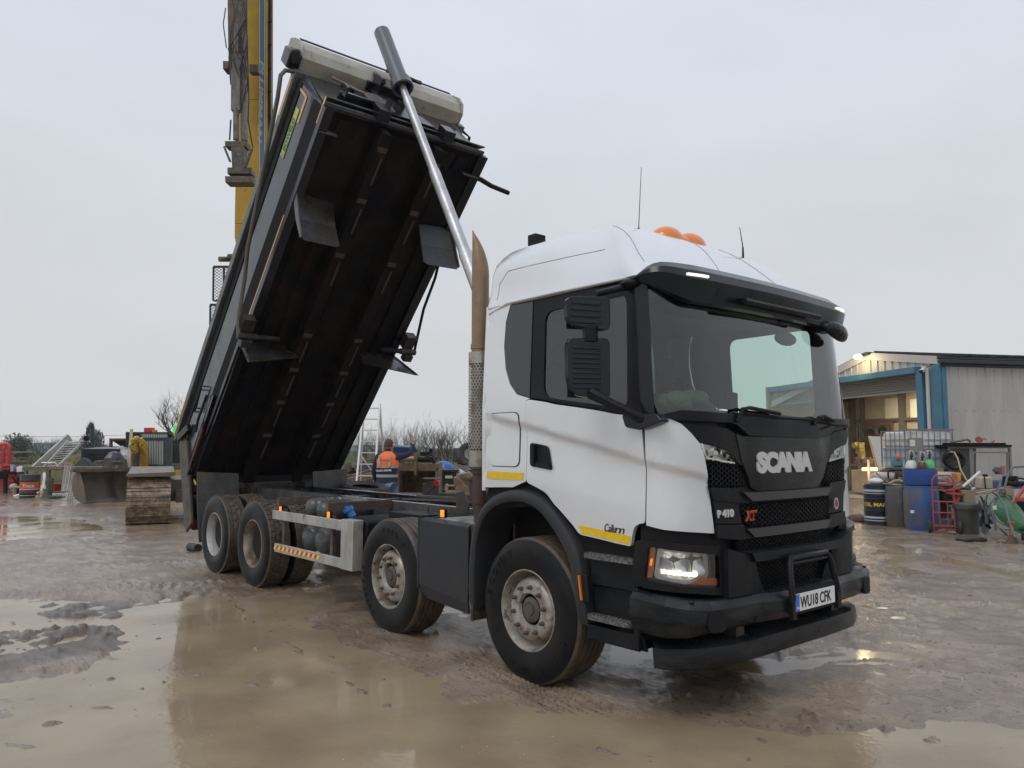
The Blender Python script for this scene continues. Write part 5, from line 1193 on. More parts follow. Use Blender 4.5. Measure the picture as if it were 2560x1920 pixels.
# boards and heaps behind
T1('timber_stack', 'stack of long dark weathered boards at the far left', 'timber stack', Q(Q(Q(Q(G(), -40, 40, 1131, 1135, 36, 1), -40, 36, 1137, 1143, 36, 1), -40, 40, 1146, 1152, 35.6, 1), -40, 46, 1155, 1162, 35.4, 1), mat('weathered_boards', (.06, .052, .045), .8, col2=(.16, .14, .11), scale=3), smooth=0)
T1('long_plank', 'pale long plank laid on top of the dark board stack', 'plank', Q(G(), -40, 80, 1129, 1131, 36.5, .3), mat('pale_plank', (.34, .31, .25), .7))
T1('wrapped_bale', 'black wrapped bale behind the ladders', 'bale', Q(G(), 97, 127, 1128, 1152, 34, 1), MATS['black_sheeting'], bevel=.1)
T1('white_sheeting', 'loose white plastic sheeting heaped beside the green container', 'sheeting', G().sphere(P(304, 1160, 30), .55, 6, (.8, .8, 1.3)).sphere(P(298, 1150, 30), .35, 6), mat('white_plastic', (.50, .52, .53), .35, col2=(.12, .13, .13), scale=3, bump=.05, bscale=4), smooth=0)
T1('crumpled_black_sacks', 'crumpled black plastic sacks on the ground before the container', 'sacks', G().sphere(P(300, 1182, 28.5), .4, 6, (1.3, 1, .8)).sphere(P(285, 1162, 28.8), .4, 6, (.8, 1, 1.3)), MATS['black_sheeting'], smooth=0)
# --- vegetation -----------------------------------------------------------------------------------------------
def branch(g, p, d, L_, r_, lev, n, spread, rnd_, up=.3):
    k = 3; pts = [p]; q = p.copy(); dd = d.copy()
    for i in range(k):
        dd = (dd+Vector((rnd_.uniform(-.18, .18), rnd_.uniform(-.18, .18), rnd_.uniform(-.05, .12)))).normalized(); q = q+dd*(L_/k); pts.append(q.copy())
    g.tube(pts, [r_*(1-.6*i/k) for i in range(k+1)], 5 if lev > 1 else 3, cap=False)
    if lev <= 0: return
    for i in range(n):
        t_ = rnd_.uniform(.25, 1); j = min(k-1, int(t_*k)); b = pts[j].lerp(pts[j+1], t_*k-j)
        nd = (dd+Vector((rnd_.uniform(-1, 1), rnd_.uniform(-1, 1), rnd_.uniform(-.4, 1)*.8+up*.3))*spread).normalized()
        branch(g, b, nd, L_*rnd_.uniform(.5, .75), r_*.5, lev-1, n, spread, rnd_, up)
bark = mat('winter_twigs', (.055, .045, .036), .9, col2=(.075, .068, .05), scale=.8)
bark2 = mat('grey_green_twigs', (.10, .10, .082), .9)
def bare(name, label, loc, H, seed, stems=7, lev=3, m_=None, spread=.75, group=None, wide=.6, n=4):
    rn = random.Random(seed); t_ = thing(name, label, 'tree' if stems == 1 else 'bush', loc, group=group)
    g = G()
    if stems == 1:
        g.tube([(0, 0, 0), (.05, 0, H*.25), (0, .05, H*.4)], [H*.03, H*.024, H*.02], 7); ob('trunk', g, m_ or bark, t_); g = G()
        for i in range(8):
            a = rn.uniform(0, 6.28); branch(g, Vector((0, 0, H*rn.uniform(.2, .4))), Vector((math.cos(a)*.7, math.sin(a)*.7, 1)).normalized(), H*.36, H*.012, lev, n, spread, rn)
    else:
        for i in range(stems):
            a = rn.uniform(0, 6.28); rr = rn.uniform(0, wide)
            branch(g, Vector((math.cos(a)*rr*H, math.sin(a)*rr*H, 0)), Vector((math.cos(a)*.45*rr, math.sin(a)*.45*rr, 1)).normalized(), H*.55, H*.010, lev, n, spread, rn)
    ob('crown' if stems == 1 else 'twigs', g, m_ or bark, t_, smooth=0); return t_
def place(o, px, d): o.location = A(px, d); return o
b1 = bare('bare_bush', 'grey leafless bush on the skyline directly behind the man, tallest of the row', A(1020, 55), 3.6, 1, 11, 3, bark2, wide=.85, group='leafless bushes along the far edge of the yard')
b2 = bare('bare_bush', 'lower brown leafless bush just right of the tallest one', A(1085, 52), 2.9, 2, 10, 3, bark, wide=.8, group='leafless bushes along the far edge of the yard')
dup(b2, A(1125, 50), 1.0, 'leafless bush nearest the exhaust stack, rising above the tyre pile', 1.02); dup(b1, A(965, 60), 2.0, 'leafless bush left of the tallest, half behind the white ladder', .85)
dup(b2, A(925, 62), 2.6, 'leafless bush seen between the raised body and the white ladder', .9); dup(b1, A(1062, 66), 4.0, 'leafless bush in the second row, seen in the gap behind the two front ones', .95)
dup(b2, A(1155, 58), 4.4, 'leafless bush partly hidden behind the exhaust stack', 1.05); dup(b1, A(900, 70), 5, 'leafless bush farthest left of the row, against the raised body', .8)
place(bare('bare_tree', 'tall round leafless tree above the green beacon of the small excavator', (0, 0, 0), 6.0, 5, 1, 3, bark2, .8, n=4), 437, 62)
hb1 = bare('bare_bush', 'brown leafless thicket between the evergreen tree and the ladders', A(130, 75), 2.9, 6, 12, 3, bark, wide=1.2, group='leafless thicket on the left skyline')
dup(hb1, A(160, 80), 1, 'leafless thicket behind the upper end of the ladders', .95); dup(hb1, A(95, 85), 3, 'leafless thicket rising right of the evergreen tree', 1.05); dup(hb1, A(200, 90), 2, 'leafless thicket left of the spiky conifer', .9); dup(hb1, A(255, 95), 2.2, 'leafless thicket under the open shelter roof', .8); dup(hb1, A(30, 80), 2.2, 'leafless thicket below the evergreen tree', .75)
def leafball(name, label, loc, blobs, n, s_, m_, seed, cat='tree', spiky=0):
    rn = random.Random(seed); t_ = thing(name, label, cat, loc); g = G()
    for i in range(n):
        b = blobs[rn.randrange(len(blobs))]; v = Vector((rn.gauss(0, 1), rn.gauss(0, 1), rn.gauss(0, 1))).normalized()*(rn.random()**.45)
        p = Vector((b[0]+v.x*b[3], b[1]+v.y*b[3], b[2]+v.z*b[4])); a = Vector((rn.uniform(-1, 1), rn.uniform(-1, 1), rn.uniform(-.3, 1)+spiky)).normalized()*s_*rn.uniform(.7, 1.6)
        c_ = a.cross(Vector((rn.uniform(-1, 1), rn.uniform(-1, 1), rn.uniform(-1, 1)))).normalized()*s_*(.45 if not spiky else .16)
        g.add([p-a-c_*.3, p+c_, p+a, p-c_], [(0, 1, 2, 3)])
    ob('crown', g, m_, t_, smooth=0); ob('trunk', G().cyl((0, 0, 0), (0, 0, blobs[0][2]), .2, .1, 8), bark, t_); return t_
eg = mat('evergreen', (.075, .10, .075), .7, col2=(.05, .07, .05), scale=.8)
leafball('evergreen_tree', 'broad grey-green evergreen tree at the far left skyline', A(44, 100), [(0, 0, 2.6, 1.7, 1.0), (-1.2, 0, 2.0, 1.4, 1), (1.3, 0, 2.0, 1.3, .9), (0, 0, 1.2, 2.2, 1.2), (-2.0, 0, 1.1, 1.0, .8), (1.9, 0, 1.2, 1, .8)], 2600, .16, eg, 3)
leafball('conifer_tree', 'dark spiky conifer leaning right behind the wrapped stack', A(225, 70), [(-.1, 0, 3.2, .35, .7), (.5, .3, 2.5, .8, .8), (-.4, 0, 2.2, .8, .8), (.2, 0, 1.4, 1.2, .9), (.8, .5, 1.6, .8, .8)], 1500, .26, mat('dark_conifer', (.075, .10, .09), .7, col2=(.10, .125, .115), scale=1), 4, spiky=1.2)
# rough grass banks
def bank(name, label, px0, px1, d, H, seed, m_):
    rn = random.Random(seed); g = G(); p0, p1 = A(px0, d), A(px1, d); L_ = (p1-p0).length
    for i in range(2600):
        t_ = rn.random(); o_ = rn.uniform(-1, 1)*1.6; h_ = H*max(0, 1-(o_/1.6)**2)*(.75+.25*math.sin(t_*9+seed))
        b = p0.lerp(p1, t_)+vf*o_; b.z = h_*rn.uniform(.7, 1); a = Vector((rn.uniform(-.4, .4), rn.uniform(-.4, .4), rn.uniform(.3, 1)))*.3; c_ = Vector((rn.uniform(-1, 1), rn.uniform(-1, 1), 0)).normalized()*.025
        g.add([b-c_, b+c_, b+a], [(0, 1, 2)])
    vs = []; n = 24
    for i in range(n+1):
        for o_, k_ in ((-1.7, 0), (-.8, .8), (0, 1), (.8, .8), (1.7, 0)):
            b = p0.lerp(p1, i/n)+vf*o_; vs.append((b.x, b.y, H*k_*(.75+.25*math.sin(i/n*9+seed))+rn.uniform(0, .08)*(k_ > 0)))
    g.add(vs, [(i*5+j, i*5+j+1, i*5+j+6, i*5+j+5) for i in range(n) for j in range(4)])
    ob(name, g, m_, None, smooth=0, kind='stuff', label=label, cat='grass bank')
gm = mat('rough_grass', (.13, .115, .06), .9, col2=(.10, .075, .05), scale=1.2, col3=(.09, .12, .04), scale3=.6)
bank('grass_bank', 'rough brown and green grassy bank behind the ladders on the left', -60, 330, 42, 1.55, 1, gm)
bank('grass_bank', 'brown scrub and dead stems on the bank behind the man', 850, 1200, 34, .95, 2, mat('dead_scrub', (.11, .085, .06), .9, col2=(.14, .12, .09), scale=1.2, col3=(.10, .14, .04), scale3=.7))
g = G(); a = [A(-300, 430), A(2900, 430)]; n = 80; vs = []
for i in range(n+1):
    p = a[0].lerp(a[1], i/n); h_ = 3.2+1.6*math.sin(i*.31)+.9*math.sin(i*.83); vs += [(p.x, p.y, -1), (p.x+vf.x*30, p.y+vf.y*30, h_), (p.x+vf.x*90, p.y+vf.y*90, h_*.6)]
g.add(vs, [(i*3+j, i*3+j+1, i*3+j+4, i*3+j+3) for i in range(n) for j in (0, 1)]); ob('hills', g, mat('far_hills', (.10, .13, .12), .9), kind='structure')
# overhead wire
T1('overhead_wire', 'thin overhead cable crossing the left skyline', 'cable', G().tube([P(-200, 1086, 60), P(60, 1091.5, 60), P(180, 1092, 60), P(330, 1087, 60)], .012, 4), hose)
# ================================================================== MAN, LADDER AND SCRAP BEHIND THE CHASSIS
def skin(name, verts, edges, radii, m_, parent, root=0, sub=2):
    me = bpy.data.meshes.new(name); me.from_pydata(verts, edges, []); o = link(name, me, m_, parent)
    md = o.modifiers.new('skin', 'SKIN'); md.use_smooth_shade = True
    for i, r_ in enumerate(radii):
        v = me.skin_vertices[0].data[i]; v.radius = r_ if isinstance(r_, tuple) else (r_, r_); v.use_root = (i == root)
    s_ = o.modifiers.new('sub', 'SUBSURF'); s_.levels = s_.render_levels = sub; return o
pm = A(963, 15.6); facing = math.atan2(vf.y, vf.x)
per = thing('person', 'man in an orange hi-vis vest and blue jeans seen from behind, right hand raised', 'person', pm, facing-math.pi/2-.18); per.scale = (1.07,)*3; per.location = A(969, 15.6)
# local: +y is where he faces (away from us), +x his right
skinm = mat('skin', (.50, .30, .22), .55); navy = mat('navy_sleeve', (.018, .022, .045), .85); jean = mat('blue_jeans', (.075, .125, .22), .85, col2=(.12, .18, .29), scale=8)
V = [(0, 0, .96), (0, 0, 1.12), (0, .01, 1.30), (0, .02, 1.46), (0, .035, 1.54), (0, .05, 1.60),                       # spine, neck
     (.10, 0, .90), (.11, .03, .50), (.11, -.01, .09), (.12, .13, .05), (-.10, 0, .90), (-.12, .0, .50), (-.12, -.03, .09), (-.13, .11, .05),
     (.19, .03, 1.43), (.37, .20, 1.47), (.40, .36, 1.68), (-.19, .02, 1.43), (-.27, .00, 1.16), (-.25, .08, .92)]
E_ = [(0, 1), (1, 2), (2, 3), (3, 4), (4, 5), (0, 6), (6, 7), (7, 8), (8, 9), (0, 10), (10, 11), (11, 12), (12, 13), (3, 14), (14, 15), (15, 16), (3, 17), (17, 18), (18, 19)]
Rr = [(.17, .12), (.155, .115), (.17, .12), (.16, .105), .06, .055, .10, .065, .045, .04, .10, .065, .045, .04, .075, .052, .036, .075, .052, .036]
bodyo = skin('body', V, E_, Rr, navy, per)
skin('jeans', [(0, -.005, .98), (.10, -.005, .88), (.115, .03, .50), (.115, -.01, .12), (-.10, -.005, .88), (-.125, .0, .50), (-.125, -.03, .12)], [(0, 1), (1, 2), (2, 3), (0, 4), (4, 5), (5, 6)], [(.185, .135), .125, .085, .07, .125, .085, .07], jean, per)
g = G(); g.sphere((0, .07, 1.70), .098, 10, (.82, 1.0, 1.18)); g.sphere((.0, .165, 1.685), .018, 4, (1, 1, 1.4)); g.sphere((.083, .07, 1.69), .028, 5, (.4, .8, 1.1)); g.sphere((-.083, .07, 1.69), .028, 5, (.4, .8, 1.1)); g.cyl((0, .04, 1.54), (0, .06, 1.64), .055, .055, 10)
for s_ in (-1, 1): g.sphere((s_*.032, .158, 1.715), .012, 4)
g.box((0, .163, 1.645), (.045, .01, .008))
head = ob('head', g, skinm, per, smooth=60); head.location = (0, .015, -.05)
g = G(); g.sphere((0, .055, 1.725), .101, 10, (.85, 1.0, 1.05), 0, 90); g.sphere((0, .035, 1.70), .095, 8, (.82, .9, 1.0), -20, 60); ob('hair', g, mat('short_brown_hair', (.085, .05, .035), .8), per, smooth=60).location = (0, .015, -.05)
orange = mat('hi_vis_orange', (.95, .17, .03), .6, bump=.004, bscale=14)
rings_ = [(.92, .205, .145, 0), (1.0, .20, .14, 0), (1.10, .195, .135, 0), (1.16, .198, .136, 0), (1.22, .20, .137, 0), (1.29, .205, .138, 0), (1.38, .208, .135, .01), (1.45, .195, .122, .02), (1.50, .14, .10, .03), (1.535, .085, .075, .04)]
def vest(z0, z1, grow):
    g = G(); n = 28; rr = [r_ for r_ in rings_ if z0-1e-6 <= r_[0] <= z1+1e-6]; vs = []
    for (z, a, b, yo) in rr:
        for j in range(n): t_ = 2*math.pi*j/n; k = 1+.02*math.sin(5*t_+z*20); vs.append(((a+grow)*k*math.cos(t_), yo+(b+grow)*k*math.sin(t_), z))
    g.add(vs, [(i*n+j, i*n+(j+1) % n, (i+1)*n+(j+1) % n, (i+1)*n+j) for i in range(len(rr)-1) for j in range(n)]); return g
vo = ob('vest', vest(1.22, 1.535, .006), orange, per, smooth=60)
ob('vest_hem', vest(.92, 1.22, .007), mat('navy_vest', (.022, .025, .034), .8), per, smooth=60)
refl = mat('reflective_band', (.34, .36, .37), .45); g = G(); n = 28
def band(g, z0, z1, gr=.012):
    vs = []
    for z in (z0, z1):
        i = max(k for k in range(len(rings_)) if rings_[k][0] <= z+1e-6); i = min(i, len(rings_)-2); t2 = (z-rings_[i][0])/(rings_[i+1][0]-rings_[i][0]); a = rings_[i][1]*(1-t2)+rings_[i+1][1]*t2+gr; b = rings_[i][2]*(1-t2)+rings_[i+1][2]*t2+gr; yo = rings_[i][3]
        for j in range(n): t_ = 2*math.pi*j/n; k = 1+.02*math.sin(5*t_+z*20); vs.append((a*k*math.cos(t_), yo+b*k*math.sin(t_), z))
    g.add(vs, [(j, (j+1) % n, n+(j+1) % n, n+j) for j in range(n)])
band(g, 1.05, 1.10); band(g, 1.225, 1.26)
for x in (-.11, .09): g.plate([(x-.02, -.155, 1.25), (x+.02, -.155, 1.25), (x+.02, -.115, 1.46), (x-.02, -.115, 1.46)], -.006)
ob('reflective_band', g, refl, vo)
text('vest_lettering', 'ENTERPRISE', lambda x, y, z: Vector((-.085+x, -.158-z, 1.36+y)), mat('vest_blue', (.06, .06, .2), .6), vo, size=.036, bold=.001)
text('vest_lettering', 'TRUCK DRIVER', lambda x, y, z: Vector((-.17+x, -.165-z, 1.155+y+x*.05)), mat('vest_white', (.7, .7, .7), .6), vo, size=.045, bold=.002)
# hands: palm and five fingers each
def hand(c_, up, side, nm, s_=1):
    up = Vector(up).normalized(); side = Vector(side).normalized(); nn = up.cross(side); c_ = Vector(c_)
    V = [c_, c_+up*.05, c_+up*.085]; E2 = [(0, 1), (1, 2)]; r2 = [.022, (.036, .018), (.034, .015)]
    for i, (o_, l_, b_) in enumerate(((-.028, .060, .2), (-.010, .072, .1), (.009, .068, .15), (.027, .052, .3))):
        k = len(V); b = c_+up*.085+side*o_; V += [b, b+up*l_*.55+nn*b_*.03, b+up*l_+nn*b_*.09]; E2 += [(2, k), (k, k+1), (k+1, k+2)]; r2 += [.010, .009, .008]
    k = len(V); b = c_+up*.03-side*.034*s_; V += [b, b+up*.03-side*.028*s_, b+up*.062-side*.036*s_]; E2 += [(1, k), (k, k+1), (k+1, k+2)]; r2 += [.013, .011, .009]
    return skin(nm, V, E2, r2, skinm, per, 1, 1)
hand((.405, .375, 1.70), (.12, .15, 1), (1, .1, 0), 'hand'); hand((-.252, .085, .90), (0, .1, -1), (.2, 1, 0), 'hand', -1)
g = G(); g.box((.115, .06, .05), (.10, .29, .10)); g.box((-.125, .04, .05), (.10, .29, .10)); each('boot', g, blk2, per, bevel=.03)
# platform ladder by the man
pl_ = thing('platform_ladder', 'tall white aluminium folding ladder standing beside the man in the orange vest', 'ladder')
wl = mat('bright_ladder', (.66, .65, .62), .45, .2)
f0, f1 = A(887, 16.2), A(934, 16.2); top0, top1 = P(949-16, 1015, 17.2), P(948, 960, 17.2)
L0a, L0b = A(884, 16), P(910, 1010, 17.0); L1a, L1b = A(930, 16), P(950, 1010, 17.0)
for p, q in ((L0a, L0b), (L1a, L1b)): ob('stile', G().bar(p, q, .035, .07), wl, pl_)
for p, q in ((A(900, 18.2), L0b), (A(970, 18.2), L1b)): ob('stile', G().bar(p, q, .03, .05), wl, pl_)
for i in range(11): k = (i+.6)/11; ob('tread', G().bar(L0a.lerp(L0b, k), L1a.lerp(L1b, k), .06, .025), wl, pl_)
each('brace', G().bar(P(900, 1135, 16.8), P(928, 1175, 16.8), .02).bar(P(950, 1050, 17.2), P(957, 1115, 17.6), .03), wl, pl_)
brown = mat('rusty_bucket_steel', (.16, .105, .06), .6, col2=(.09, .06, .04), scale=4, bump=.004, bscale=15, col3=(.24, .18, .11), scale3=6)
db = thing('digging_bucket', 'large rusty brown excavator bucket right of the man, open side towards us', 'bucket')
g = G(); d = 18.5; Q(g, 992, 1094, 1158, 1178, d, .10); Q(g, 990, 998, 1140, 1270, d, 1.0); Q(g, 1088, 1096, 1156, 1270, d, 1.0); Q(g, 996, 1090, 1178, 1270, d+.9, .08); Q(g, 996, 1090, 1160, 1166, d+.1, .9); Q(g, 1034, 1042, 1132, 1190, d-.05, .3); Q(g, 1086, 1098, 1158, 1172, d-.1, .2)
ob('bucket_shell', g, brown, db, bevel=.02)
g = G(); g.cyl(P(999, 1147, d), P(1036, 1147, d), .07, n=12); ob('pin', g, mat('worn_brass_pin', (.28, .20, .11), .4, .5), db)
bb = ob('blue_bracket', G(), navy, None) if False else None
g = G(); q = [(988, 1118), (993, 1112), (1032, 1114), (1042, 1112), (1046, 1120), (1042, 1140), (988, 1140)]; pts = [P(a, b, 19.2) for a, b in q]
g.plate(pts, -.4); ob_ = T1('coupler_block', 'blue painted coupler block lying on top of the rusty bucket', 'coupler', g, mat('coupler_blue', (.018, .028, .09), .4, col2=(.05, .06, .10), scale=4), bevel=.02)
each('bore', G().cyl(P(994, 1117, 19.15), P(994, 1117, 19.3), .045, n=10).cyl(P(1038, 1117, 19.15), P(1038, 1117, 19.3), .045, n=10), blk2, ob_)
g = G(); random.seed(31); Q(g, 1050, 1078, 1130, 1140, 18.8, .4); Q(g, 1072, 1081, 1122, 1140, 18.8, .3); Q(g, 1046, 1092, 1143, 1156, 18.8, .4, 1046, 1086)
bx_ = T1('black_attachment', 'black hydraulic attachment with hoses heaped on the rusty bucket', 'attachment', g, blk2, bevel=.01)
ob('hose', G().tube([P(1040, 1152, 18.6), P(1066, 1142, 18.5), P(1080, 1134, 18.5), P(1090, 1160, 18.5), P(1096, 1168, 18.5)], .025, 6).tube([P(1060, 1148, 18.5), P(1072, 1146, 18.5), P(1086, 1160, 18.5)], .015, 5), hose, bx_)
wb = T1('wheelie_bin', 'black square plastic bin with a pale label behind the grab', 'bin', Q(Q(G(), 1101, 1141, 1178, 1215, 20, .6), 1098, 1145, 1174, 1180, 19.95, .7), mat('bin_black', (.025, .027, .028), .4), bevel=.01)
ob('label_plate', Q(G(), 1113, 1131, 1189, 1196, 19.97, .02), mat('cream_label', (.6, .52, .36), .5), wb)
T1('blue_casing', 'bright blue plastic tool casing lying left of the black bin', 'casing', G().sphere(P(1108, 1170, 21), .28, 6, (1.1, 1, .7)).sphere(P(1097, 1178, 21), .2, 5), mat('bright_blue_casing', (.02, .12, .40), .35), smooth=0)
T1('panel', 'white panel lying tilted on the scrap behind the black bin', 'panel', G().plate([P(1134, 1174, 20.5), P(1150, 1172, 20.5), P(1196, 1200, 20.3), P(1185, 1206, 20.3)], .04), mat('white_panel', (.6, .6, .58), .5))
lb = thing('light_board', 'grey steel box bracket with a round red lamp, standing on the far chassis side', 'lamp bracket')
g = G(); Q(g, 1064, 1097, 1199, 1238, 13.6, .2); Q(g, 1056, 1099, 1196, 1198.5, 13.5, .3); Q(g, 1056, 1064, 1209, 1238, 13.6, .15); ob('steel_box', g, mat('grey_brown_steel', (.10, .095, .08), .5), lb)
g = G(); c_ = P(1091, 1207, 13.45); g.cyl(c_, c_-vf*.05, .058, .052, 16); rl = ob('red_lamp', g, mat('red_lamp', (.45, .02, .03), .25), lb)
ob('cable', G().tube([P(1090, 1215, 13.4), P(1078, 1225, 13.4), P(1064, 1238, 13.5)], .012, 5), hose, lb)
gb = thing('grab', 'rusty clamshell grab lying on the scrap heap next to the cab', 'grab')
g = G(); 
for (x, y, px, py) in ():
    pass
g.plate([P(1140, 1188, 16.5), P(1172, 1181, 16.5), P(1190, 1200, 16.5), P(1205, 1232, 16.5), P(1195, 1230, 16.5), P(1150, 1200, 16.5)], .25)
g.plate([P(1133, 1196, 16.3), P(1142, 1193, 16.3), P(1165, 1215, 16.3), P(1212, 1238, 16.3), P(1150, 1240, 16.3), P(1138, 1225, 16.3)], .3); g.cyl(P(1172, 1192, 16.1), P(1172, 1192, 16.6), .07, n=14); g.cyl(P(1172, 1192, 16.05), P(1172, 1192, 16.2), .045, n=12)
ob('grab_shell', g, mat('dry_mud_steel', (.22, .17, .12), .7, col2=(.12, .085, .06), scale=8, bump=.005, bscale=30), gb, bevel=.01)
tyr = mat('old_tyre', (.03, .03, .029), .8, col2=(.07, .065, .06), scale=6)
def tyre(loc, r_, w_, axis, label, group='scrap tyres in a pile', m_=None):
    g = G(); g.lathe([(r_*.55, -w_*.35), (r_*.8, -w_*.5), (r_*.97, -w_*.42), (r_, -w_*.2), (r_, w_*.2), (r_*.97, w_*.42), (r_*.8, w_*.5), (r_*.55, w_*.35)], (0, 0, 0), 'z', 24)
    o = ob('tyre', g, m_ or tyr, None, label=label, cat='tyre', group=group); o.matrix_world = Matrix.Translation(loc) @ Vector(axis).to_track_quat('Z', 'Y').to_matrix().to_4x4(); return o
for i, (px, py, r_, lab) in enumerate(((1158, 1148, .38, 'lowest tyre of the left column in the tyre pile'), (1158, 1139, .36, 'middle tyre of the left column in the tyre pile'), (1157, 1130, .36, 'top tyre of the left column in the tyre pile'), (1172, 1162, .36, 'tyre lying in front of the tyre pile'), (1182, 1151, .33, 'tyre lying flat right of the upright one'), (1166, 1170, .34, 'front tyre sinking into the scrap below the pile'), (1185, 1170, .34, 'tyre lying nearest the exhaust in the pile'))):
    tyre(P(px, py, 26), r_, .22, (0.05*i, .05, 1), lab)
ut = tyre(P(1174, 1137, 25.4), .42, .26, (-vf.x*.8+vx.x*.3, -vf.y*.8+vx.y*.3, .2), 'upright tyre with a pale rim standing on the pile'); ut['category'] = 'tyre'
rm2 = ob('rim', G().lathe([(.22, -.05), (.20, -.1), (.08, -.04), (.001, -.04)], (0, 0, 0), 'z', 20).lathe([(.22, .05), (.20, .1), (.08, .04), (.001, .04)], (0, 0, 0), 'z', 20), mat('dull_rim', (.28, .26, .23), .5, .3), ut)
tyre(P(912, 1232, 12.6), .40, .28, (.15, 0, 1), 'worn tyre lying flat beyond the chassis, below the ladder', 'single tyres')
random.seed(21); wood = mat('scrap_timber', (.20, .14, .09), .8, col2=(.11, .08, .055), scale=6); greyw = mat('grey_timber', (.15, .135, .115), .8, col2=(.07, .06, .05), scale=5)
names = ['top', 'second', 'third', 'fourth', 'fifth', 'sixth', 'seventh', 'eighth', 'ninth']
for i, (x0, y0, x1, y1, m_, lab) in enumerate(((868, 1205, 935, 1188, wood, 'brown'), (870, 1220, 940, 1208, wood, 'reddish'), (880, 1195, 930, 1180, greyw, 'grey'), (866, 1232, 925, 1222, wood, 'long pale brown'), (890, 1170, 940, 1160, greyw, 'dark grey'), (905, 1150, 925, 1200, greyw, 'upright grey'), (915, 1160, 900, 1210, wood, 'steeply leaning brown'), (875, 1163, 960, 1152, greyw, 'long weathered'), (930, 1240, 992, 1215, wood, 'thick orange-brown'))):
    T1('scrap_beam', lab+' timber in the heap behind the white ladder, '+names[i]+' down by size', 'timber', G().bar(P(x0, y0, 18+i*.15), P(x1, y1, 18.4+i*.15), .13, .16), m_, 'timbers heaped behind the ladder')
g = G()
for i in range(70):
    c_ = P(random.uniform(866, 1000), random.uniform(1165, 1245), random.uniform(19, 21)); g.box(c_, (random.uniform(.1, .7), random.uniform(.1, .5), random.uniform(.04, .2)), Matrix.Rotation(random.uniform(0, 3), 3, 'Z') @ Matrix.Rotation(random.uniform(-.5, .5), 3, 'X'))
ob('scrap_heap', g, mat('mixed_scrap', (.09, .07, .055), .75, col2=(.17, .13, .10), scale=1.4, col3=(.05, .10, .17), scale3=2.2, lo3=.62, hi3=.66), None, smooth=0, kind='stuff', label='jumbled heap of scrap behind the ladder', cat='scrap heap')
g = G()
for i in range(110):
    c_ = P(random.uniform(1095, 1215), random.uniform(1168, 1250), random.uniform(20.5, 23)); g.box(c_, (random.uniform(.1, .6), random.uniform(.1, .4), random.uniform(.03, .15)), Matrix.Rotation(random.uniform(0, 3), 3, 'Z') @ Matrix.Rotation(random.uniform(-.6, .6), 3, 'X'))
for i in range(14):
    a = P(random.uniform(1090, 1200), random.uniform(1170, 1230), 20.5); g.tube([a, a+Vector((random.uniform(-.8, .8), random.uniform(-.8, .8), random.uniform(-.2, .3)))], .02, 5)
ob('scrap_heap', g, mat('pale_scrap', (.20, .18, .15), .7, col2=(.09, .07, .06), scale=1.6, col3=(.35, .35, .34), scale3=2.5), None, smooth=0, kind='stuff', label='heap of mixed scrap metal between the bucket and the cab', cat='scrap heap')
T1('wooden_crate', 'small open timber crate at the foot of the rusty grab', 'crate', Q(Q(Q(Q(G(), 1112, 1142, 1212, 1216, 17.5, .04), 1112, 1142, 1226, 1231, 17.5, .04), 1112, 1116, 1212, 1238, 17.5, .5), 1138, 1142, 1212, 1238, 17.5, .5), mat('crate_timber', (.34, .26, .17), .8))
T1('long_steel_bar', 'long steel channel lying behind the chassis rails', 'steel bar', G().bar(P(985, 1236, 14.5), P(1150, 1237, 13.5), .08, .06), mat('grey_channel', (.14, .13, .115), .45))
# ================================================================== WORKSHOP AND THE CLUTTER IN FRONT OF IT
C0 = Vector((-4.43, 18.64, 0)); gd = Vector((-.880, .476, 0)).normalized(); wd = Vector((-gd.y, gd.x, 0)); wd = Vector((.476, .880, 0)).normalized()
TS = Matrix(((gd.x, wd.x, 0, C0.x), (gd.y, wd.y, 0, C0.y), (0, 0, 1, 0), (0, 0, 0, 1)))
def SG(): return G(TS)
clad = mat('cladding_grey', (.44, .435, .42), .5, col2=(.38, .365, .34), scale=1.5, stretch=(1, 1, .25), rvar=.08, col3=(.30, .27, .23), scale3=2.2, lo3=.6, hi3=.8)
bluef = mat('blue_flashing', (.055, .17, .25), .4, col2=(.045, .14, .21), scale=2)
shed = thing('workshop', 'grey clad steel workshop with blue flashings and an open roller door on the right', 'workshop')
prof = [(-.05, 4.36), (3.2, 4.86), (4.6, 4.55), (9, 3.6)]
def top(x):
    for (a, b), (c, e_) in zip(prof, prof[1:]):
        if x <= c: return b+(e_-b)*(x-a)/(c-a)
    return prof[-1][1]
g = SG(); x = .42
while x < 8.8:
    x2 = x+.26; g.add([(x, 0, 4.12), (x2, 0, 4.12), (x2, 0, top(x2)-.2), (x, 0, top(x)-.2)], [(0, 1, 2, 3)])
    g.add([(x2, 0, 4.12), (x2+.02, -.035, 4.12), (x2+.05, -.035, 4.12), (x2+.07, 0, 4.12), (x2, 0, top(x2)-.2), (x2+.02, -.035, top(x2)-.2), (x2+.05, -.035, top(x2)-.2), (x2+.07, 0, top(x2)-.2)], [(0, 1, 5, 4), (1, 2, 6, 5), (2, 3, 7, 6)])
    x += .33
g.box((.45, .02, 2.05), (.86, .05, 4.1))
ob('gable_wall', g, clad, shed, smooth=0)
g = SG()
for (a, b), (c, e_) in zip(prof, prof[1:]): g.add([(a, -.06, b-.24), (c, -.06, e_-.24), (c, -.06, e_), (a, -.06, b), (a, .2, b-.24), (c, .2, e_-.24), (c, .2, e_+.01), (a, .2, b+.01)], [(0, 1, 2, 3), (3, 2, 6, 7), (0, 4, 5, 1)])
ob('verge_flashing', g, mat('verge_white', (.46, .45, .43), .5), shed, smooth=0)
g = SG(); y = .02; L_ = 16
